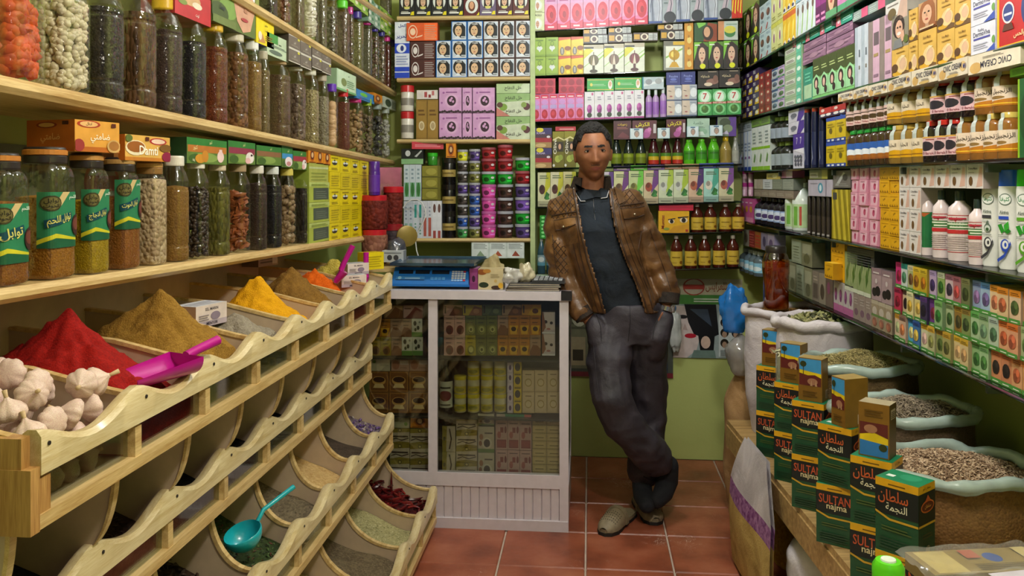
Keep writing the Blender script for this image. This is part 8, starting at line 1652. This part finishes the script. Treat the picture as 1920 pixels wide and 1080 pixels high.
for nm,pl_,trim in(('collar_flap',[(1078,344),(1092,352),(1114,372),(1090,378)],[(1076,346),(1080,362),(1090,379),(1098,379)]),('collar_flap',[(1126,354),(1141,342),(1138,372),(1114,371)],[(1140,362),(1137,373),(1126,374)])):
 o=patch(st,pl_,NAVY,nm,shirt,.010,6,4,.006);stitch(st,trim,.0018,mat('b8b4b4',.5),'white_trim',o,lift=.013)
TRO=cloth('3a343c','241f26',50,.35,.6,7,.5)
tr=MB();trunk(tr,[(1181,566,60,.112,.03),(1181,580,62,.118,.03),(1180,612,66,.122,.035),(1178,640,64,.115,.03)])
chain(tr,[(1150,622,44,.02),(1141,685,42,-.045),(1146,745,39,-.10),(1168,792,36,-.09),(1205,835,35,-.05),(1233,862,33,.0)])
chain(tr,[(1206,625,45,.05),(1211,690,41,.07),(1215,760,37,.09),(1213,820,34,.09),(1208,868,32,.085),(1205,888,30,.085)])
chain(tr,[(1115,603,18,-.025),(1127,636,26,-.035),(1134,668,20,-.02)]);chain(tr,[(1243,594,18,-.02),(1231,632,26,-.03),(1225,664,20,-.0)])
me=fuse(tr,.0065,5);folds(me,lambda p:noise.noise(Vector((p.x*7-p.z*9,p.y*5,p.z*9+p.x*12)))+.5*noise.noise(Vector((p.x*20,p.y*9,p.z*24)))*(1.6 if p.z<.45 else 1),.009);me.materials.append(TRO)
trs=link('trousers',me,man);tt=bvh(me);TS=mat('1c181e',.6)
stitch(tt,[(1181,572),(1182,600),(1178,640)],.0013,TS,'fly_seam',trs);stitch(tt,[(1118,590),(1126,612),(1128,640)],.0016,TS,'pocket_edge',trs);stitch(tt,[(1240,585),(1226,612),(1224,635)],.0016,TS,'pocket_edge',trs)
stitch(tt,[(1112,640),(1118,700),(1124,750)],.0012,TS,'side_seam',trs)
for c in([(1206,893),(1222,901),(1246,899),(1262,884)],):stitch(tt,c,.003,TS,'trouser_hem',trs)
SOCK=cloth('16181e','0c0d12',60,.4,.9,8,.4)
for A in(FA,FB):
 mb=MB();chain(mb,[(u,v,r+2,dy)for u,v,r,dy in A]);m_=fuse(mb,.006,4);m_.materials.append(SOCK);link('sock',m_,man)
CLG=mat('8a7c62',.6,var=.15,scale=60);SOLE=mat('1a1816',.7)
def clog(label,u,v,rz,worn,parent=None):
 p=on_z(u,v,0)
 root=thing('clog',label,'shoe',(p.x,p.y,.001),rz,'taupe clogs of the man')
 out=[(-.036,.125),(-.041,.07),(-.036,.0),(-.046,-.07),(-.044,-.105),(-.025,-.135),(.006,-.142),(.032,-.128),(.046,-.095),(.047,-.06),(.037,.0),(.040,.07),(.036,.125),(.0,.14)]
 mb=MB();n=len(out)
 for z0,z1,k,m in((0,.012,1.0,SOLE),(.0121,.026,.97,CLG)):
  mb=MB();mb.add([(x*k,y*k,z0)for x,y in out]+[(x*k,y*k,z1)for x,y in out],[tuple(range(n)),tuple(range(2*n-1,n-1,-1))]+[((i+1)%n,i,n+i,n+(i+1)%n)for i in range(n)],m);mb.obj('sole' if z0==0 else 'footbed',root)
 def up(s,w,e=0.0):
  y=-.140+w*.150;a=PI*s;wid=.047*(math.sin(min(1,w*2.2+.16)*PI/2))**.7;hgt=.018+.045*(1-(1-w)**2)
  return(-math.cos(a)*(wid+e),y-e*(1-w),.016+(math.sin(a)**.8)*(hgt+e))
 mb=MB();mb.grid(lambda a,b:up(a,b),18,12,CLG,flip=True);mb.grid(lambda a,b:up(a,b,-.004),18,12,CLG);mb.grid(lambda a,b:up(a,1,-.004*b),18,1,CLG);mb.obj('vamp',root,True,70)
 mb=MB();mb.grid(lambda a,b:up(a,.80+.16*b,.004),18,3,CLG,flip=True);mb.grid(lambda a,b:up(a,.8,.004*b),18,1,CLG);mb.obj('strap',root,True,70)
 mb=MB()
 for i in range(9):
  for j in range(5):mb.lathe([(.0022,-.001),(.0018,.0006)],mat('2c261e',.8),6,M=Matrix.Translation(up(.22+.07*i,.28+.09*j,.0004))@Matrix.Rotation(math.cos(PI*(.22+.07*i))*-1.0,4,'Y'))
 o=mb.obj('perforation',root);o['kind']='stuff'
 return root
clog('empty taupe perforated clog slipped off in front of the counter',1158,984,YAW-.55,False)
clog('taupe perforated clog worn on the standing foot',1213,962,YAW+.12,True)
def leather():
 m,nt,b=newmat('brown_leather')
 tc=N(nt,'TexCoord');n1=N(nt,'TexNoise',i_Scale=8.0,i_Detail=7.0,i_Distortion=1.0);n2=N(nt,'TexNoise',i_Scale=90.0,i_Detail=4.0)
 for x in(n1,n2):nt.links.new(tc.outputs['Object'],x.inputs['Vector'])
 r=ramp(nt,[(.3,rgb('3c2612')),(.55,rgb('6a4828')),(.75,rgb('946c42'))]);nt.links.new(n1.outputs['Fac'],r.inputs[0]);nt.links.new(r.outputs[0],b.inputs['Base Color'])
 b1=N(nt,'Bump');b1.inputs['Strength'].default_value=.55;b1.inputs['Distance'].default_value=.018;b2=N(nt,'Bump');b2.inputs['Strength'].default_value=.25;b2.inputs['Distance'].default_value=.003
 nt.links.new(n1.outputs['Fac'],b1.inputs['Height']);nt.links.new(n2.outputs['Fac'],b2.inputs['Height']);nt.links.new(b1.outputs[0],b2.inputs['Normal']);nt.links.new(b2.outputs[0],b.inputs['Normal'])
 b.inputs['Roughness'].default_value=.36;b.inputs['Coat Weight'].default_value=.15;b.inputs['Coat Roughness'].default_value=.25
 return m
LEA=leather();LED=mat('2c1d14',.6,var=.15);SEAM=mat('3a2414',.5)
jk=MB();trunk(jk,[(1110,350,42,.080,.03),(1112,362,60,.10,.03),(1117,378,80,.118,.03),(1123,420,78,.138,.02),(1132,470,71,.132,.015),(1147,520,69,.130,.02),(1162,556,72,.135,.03),(1172,582,71,.132,.035)])
chain(jk,[(1056,392,31,.02),(1050,430,31,.03),(1050,475,30,.035),(1060,525,27,.03),(1077,562,24,.0),(1090,585,21,-.02)])
chain(jk,[(1180,382,31,.02),(1200,425,31,.03),(1220,470,30,.035),(1240,512,27,.03),(1250,542,24,.0),(1254,558,21,-.01)])
me=fuse(jk,.0065,5)
folds(me,lambda p:noise.noise(Vector((p.x*8+p.z*10,p.y*7,p.z*13-p.x*6)))+.6*noise.noise(Vector((p.x*17,p.y*12,p.z*30)))*(2 if abs(p.x+.13)>.2 else.7),.0085)
OPEN=[(1076,330),(1078,352),(1084,385),(1091,430),(1106,490),(1124,545),(1138,600),(1214,600),(1203,560),(1187,520),(1172,485),(1156,440),(1147,400),(1143,360),(1142,330)]
bm=bmesh.new();bm.from_mesh(me)
kill=[f for f in bm.faces if(f.normal.y<.12 and inside(OPEN,*px(f.calc_center_median())))or(f.calc_center_median().z>L(1110,353,.03).z)or(f.normal.z<-.75 and f.calc_center_median().z<L(1170,578,.03).z and abs(px(f.calc_center_median())[0]-1172)<62)]
bmesh.ops.delete(bm,geom=kill,context='FACES');bm.to_mesh(me);bm.free()
me.polygons.foreach_set('use_smooth',[True]*len(me.polygons));me.materials.append(LEA)
jkt=link('jacket',me,man);jt=bvh(me)
s_=jkt.modifiers.new('thickness','SOLIDIFY');s_.thickness=.006;s_.offset=-1
for e in([(1077,352),(1083,385),(1090,430),(1105,490),(1123,545),(1137,592)],[(1144,360),(1148,400),(1157,440),(1173,485),(1188,520),(1204,560),(1213,590)]):
 d=-3 if e[0][0]<1100 else 3
 stitch(jt,[(u+d,v)for u,v in e],.0045,SEAM,'zip_edge',jkt,10,.0);stitch(jt,[(u+d*4.5,v)for u,v in e],.0016,SEAM,'seam',jkt,10)
 stitch(jt,[(u+d*7.5,v)for u,v in e[1:]],.0016,SEAM,'seam',jkt,10)
def quilt(poly,step=11,slope=1.25):
 xs=[p[0]for p in poly];ys=[p[1]for p in poly]
 for sg in(1,-1):
  c=min(xs)-120
  while c<max(xs)+120:
   run=[]
   for i in range(60):
    v=min(ys)+(max(ys)-min(ys))*i/59;u=c+sg*(v-min(ys))/slope
    if inside(poly,u,v):run.append((u,v))
   if len(run)>3:stitch(jt,[run[0],run[len(run)//2],run[-1]],.0017,SEAM,'quilt_stitch',jkt,6,.0002)
   c+=step
quilt([(1032,372),(1060,358),(1074,362),(1080,404),(1034,412),(1029,395)]);quilt([(1152,350),(1180,356),(1202,378),(1206,402),(1164,392),(1152,376)]);quilt([(1034,450),(1060,446),(1066,512),(1046,515)])
for fl,pk,bt_ in(([(1040,414),(1079,407),(1080,421),(1043,430)],[(1044,430),(1080,422),(1085,455),(1052,462)],(1060,424)),([(1164,393),(1206,387),(1206,402),(1168,411)],[(1169,411),(1206,403),(1206,432),(1178,440)],(1186,402))):
 patch(jt,pk,LEA,'chest_pocket',jkt,.003);f_=patch(jt,fl,LEA,'pocket_flap',jkt,.008,thick=.006)
 stitch(jt,[fl[3],((fl[3][0]+fl[2][0])/2,(fl[3][1]+fl[2][1])/2+3),fl[2]],.002,SEAM,'flap_edge',f_,lift=.008);stitch(jt,[fl[0],fl[1]],.003,SEAM,'flap_edge',f_,lift=.006)
 q=hit(jt,*bt_,.012)
 if q is not None:MB().lathe([(.005,-.002),(.005,.001),(.003,.003)],mat('b0a48c',.25,.8),12,M=Matrix.Translation(q)@Matrix.Rotation(PI/2,4,'X')).obj('snap_button',f_,True)
stitch(jt,[(1036,404),(1058,400),(1080,397)],.0035,SEAM,'yoke_seam',jkt,8,.001);stitch(jt,[(1162,386),(1184,383),(1206,380)],.0035,SEAM,'yoke_seam',jkt,8,.001)
stitch(jt,[(1080,405),(1088,470),(1100,530),(1112,575)],.0014,SEAM,'seam',jkt);stitch(jt,[(1208,405),(1196,470),(1212,520),(1226,560)],.0014,SEAM,'seam',jkt);stitch(jt,[(1205,520),(1216,545),(1222,572)],.003,SEAM,'hand_pocket',jkt)
stitch(jt,[(1218,430),(1232,470),(1248,512),(1258,545)],.0016,SEAM,'sleeve_seam',jkt);stitch(jt,[(1036,440),(1042,500),(1066,555)],.0016,SEAM,'sleeve_seam',jkt)
o=patch(jt,[(1150,352),(1163,360),(1172,378),(1160,384)],LEA,'shoulder_tab',jkt,.008,thick=.006)
RIB=cloth('32241a','1c140e',60,.5,.8,40,.3)
mb=MB()
def col(u,v,e=0.0):
 a=-PI/2+.62+u*(2*PI-1.24);c=L(1108+2*v,352-v*22,.03)
 r=(.083-.012*v+e)*(1.0+.18*max(0,-math.sin(a))*v)
 return(c.x+math.cos(a)*r*(1.08),c.y+math.sin(a)*(r*1.0),c.z-.018*max(0,-math.sin(a))*(1-v*.4))
mb.grid(lambda u,v:col(u,v),40,8,RIB);mb.grid(lambda u,v:col(u,v,-.008),40,8,RIB,flip=True);mb.grid(lambda u,v:col(u,1,-.008*v),40,1,RIB)
mb.obj('collar',jkt,True,70)
for A in([(1088,580,21,-.02),(1098,596,19,-.03)],[(1254,550,21,-.01),(1253,569,20,-.02)]):
 mb=MB();mb.tube([L(u,v,dy)for u,v,r,dy in A],[r*PXM for _,_,r,_ in A],RIB,20);mb.obj('cuff',jkt,True,60)
q0,q1=L(1252,575,-.02),L(1250,583,-.022)
wt=MB();wt.tube([q0,q1],[.0345,.0335],mat('b8b8bc',.2,.9),22);tag(wt.obj('wristwatch',None,True,40),'silver wristwatch on the wrist at the trouser pocket','watch')
w_=COL.objects[-1];w_.location=man.location;w_.rotation_euler=man.rotation_euler
MB().lathe([(.016,-.002),(.016,.004),(.013,.006)],mat('c8c8c8',.2,.9),16,M=Matrix.Translation(L(1262,578,-.05))@Matrix.Rotation(PI/2,4,'X')@Matrix.Rotation(.6,4,'Y')).obj('watch_case',w_,True)
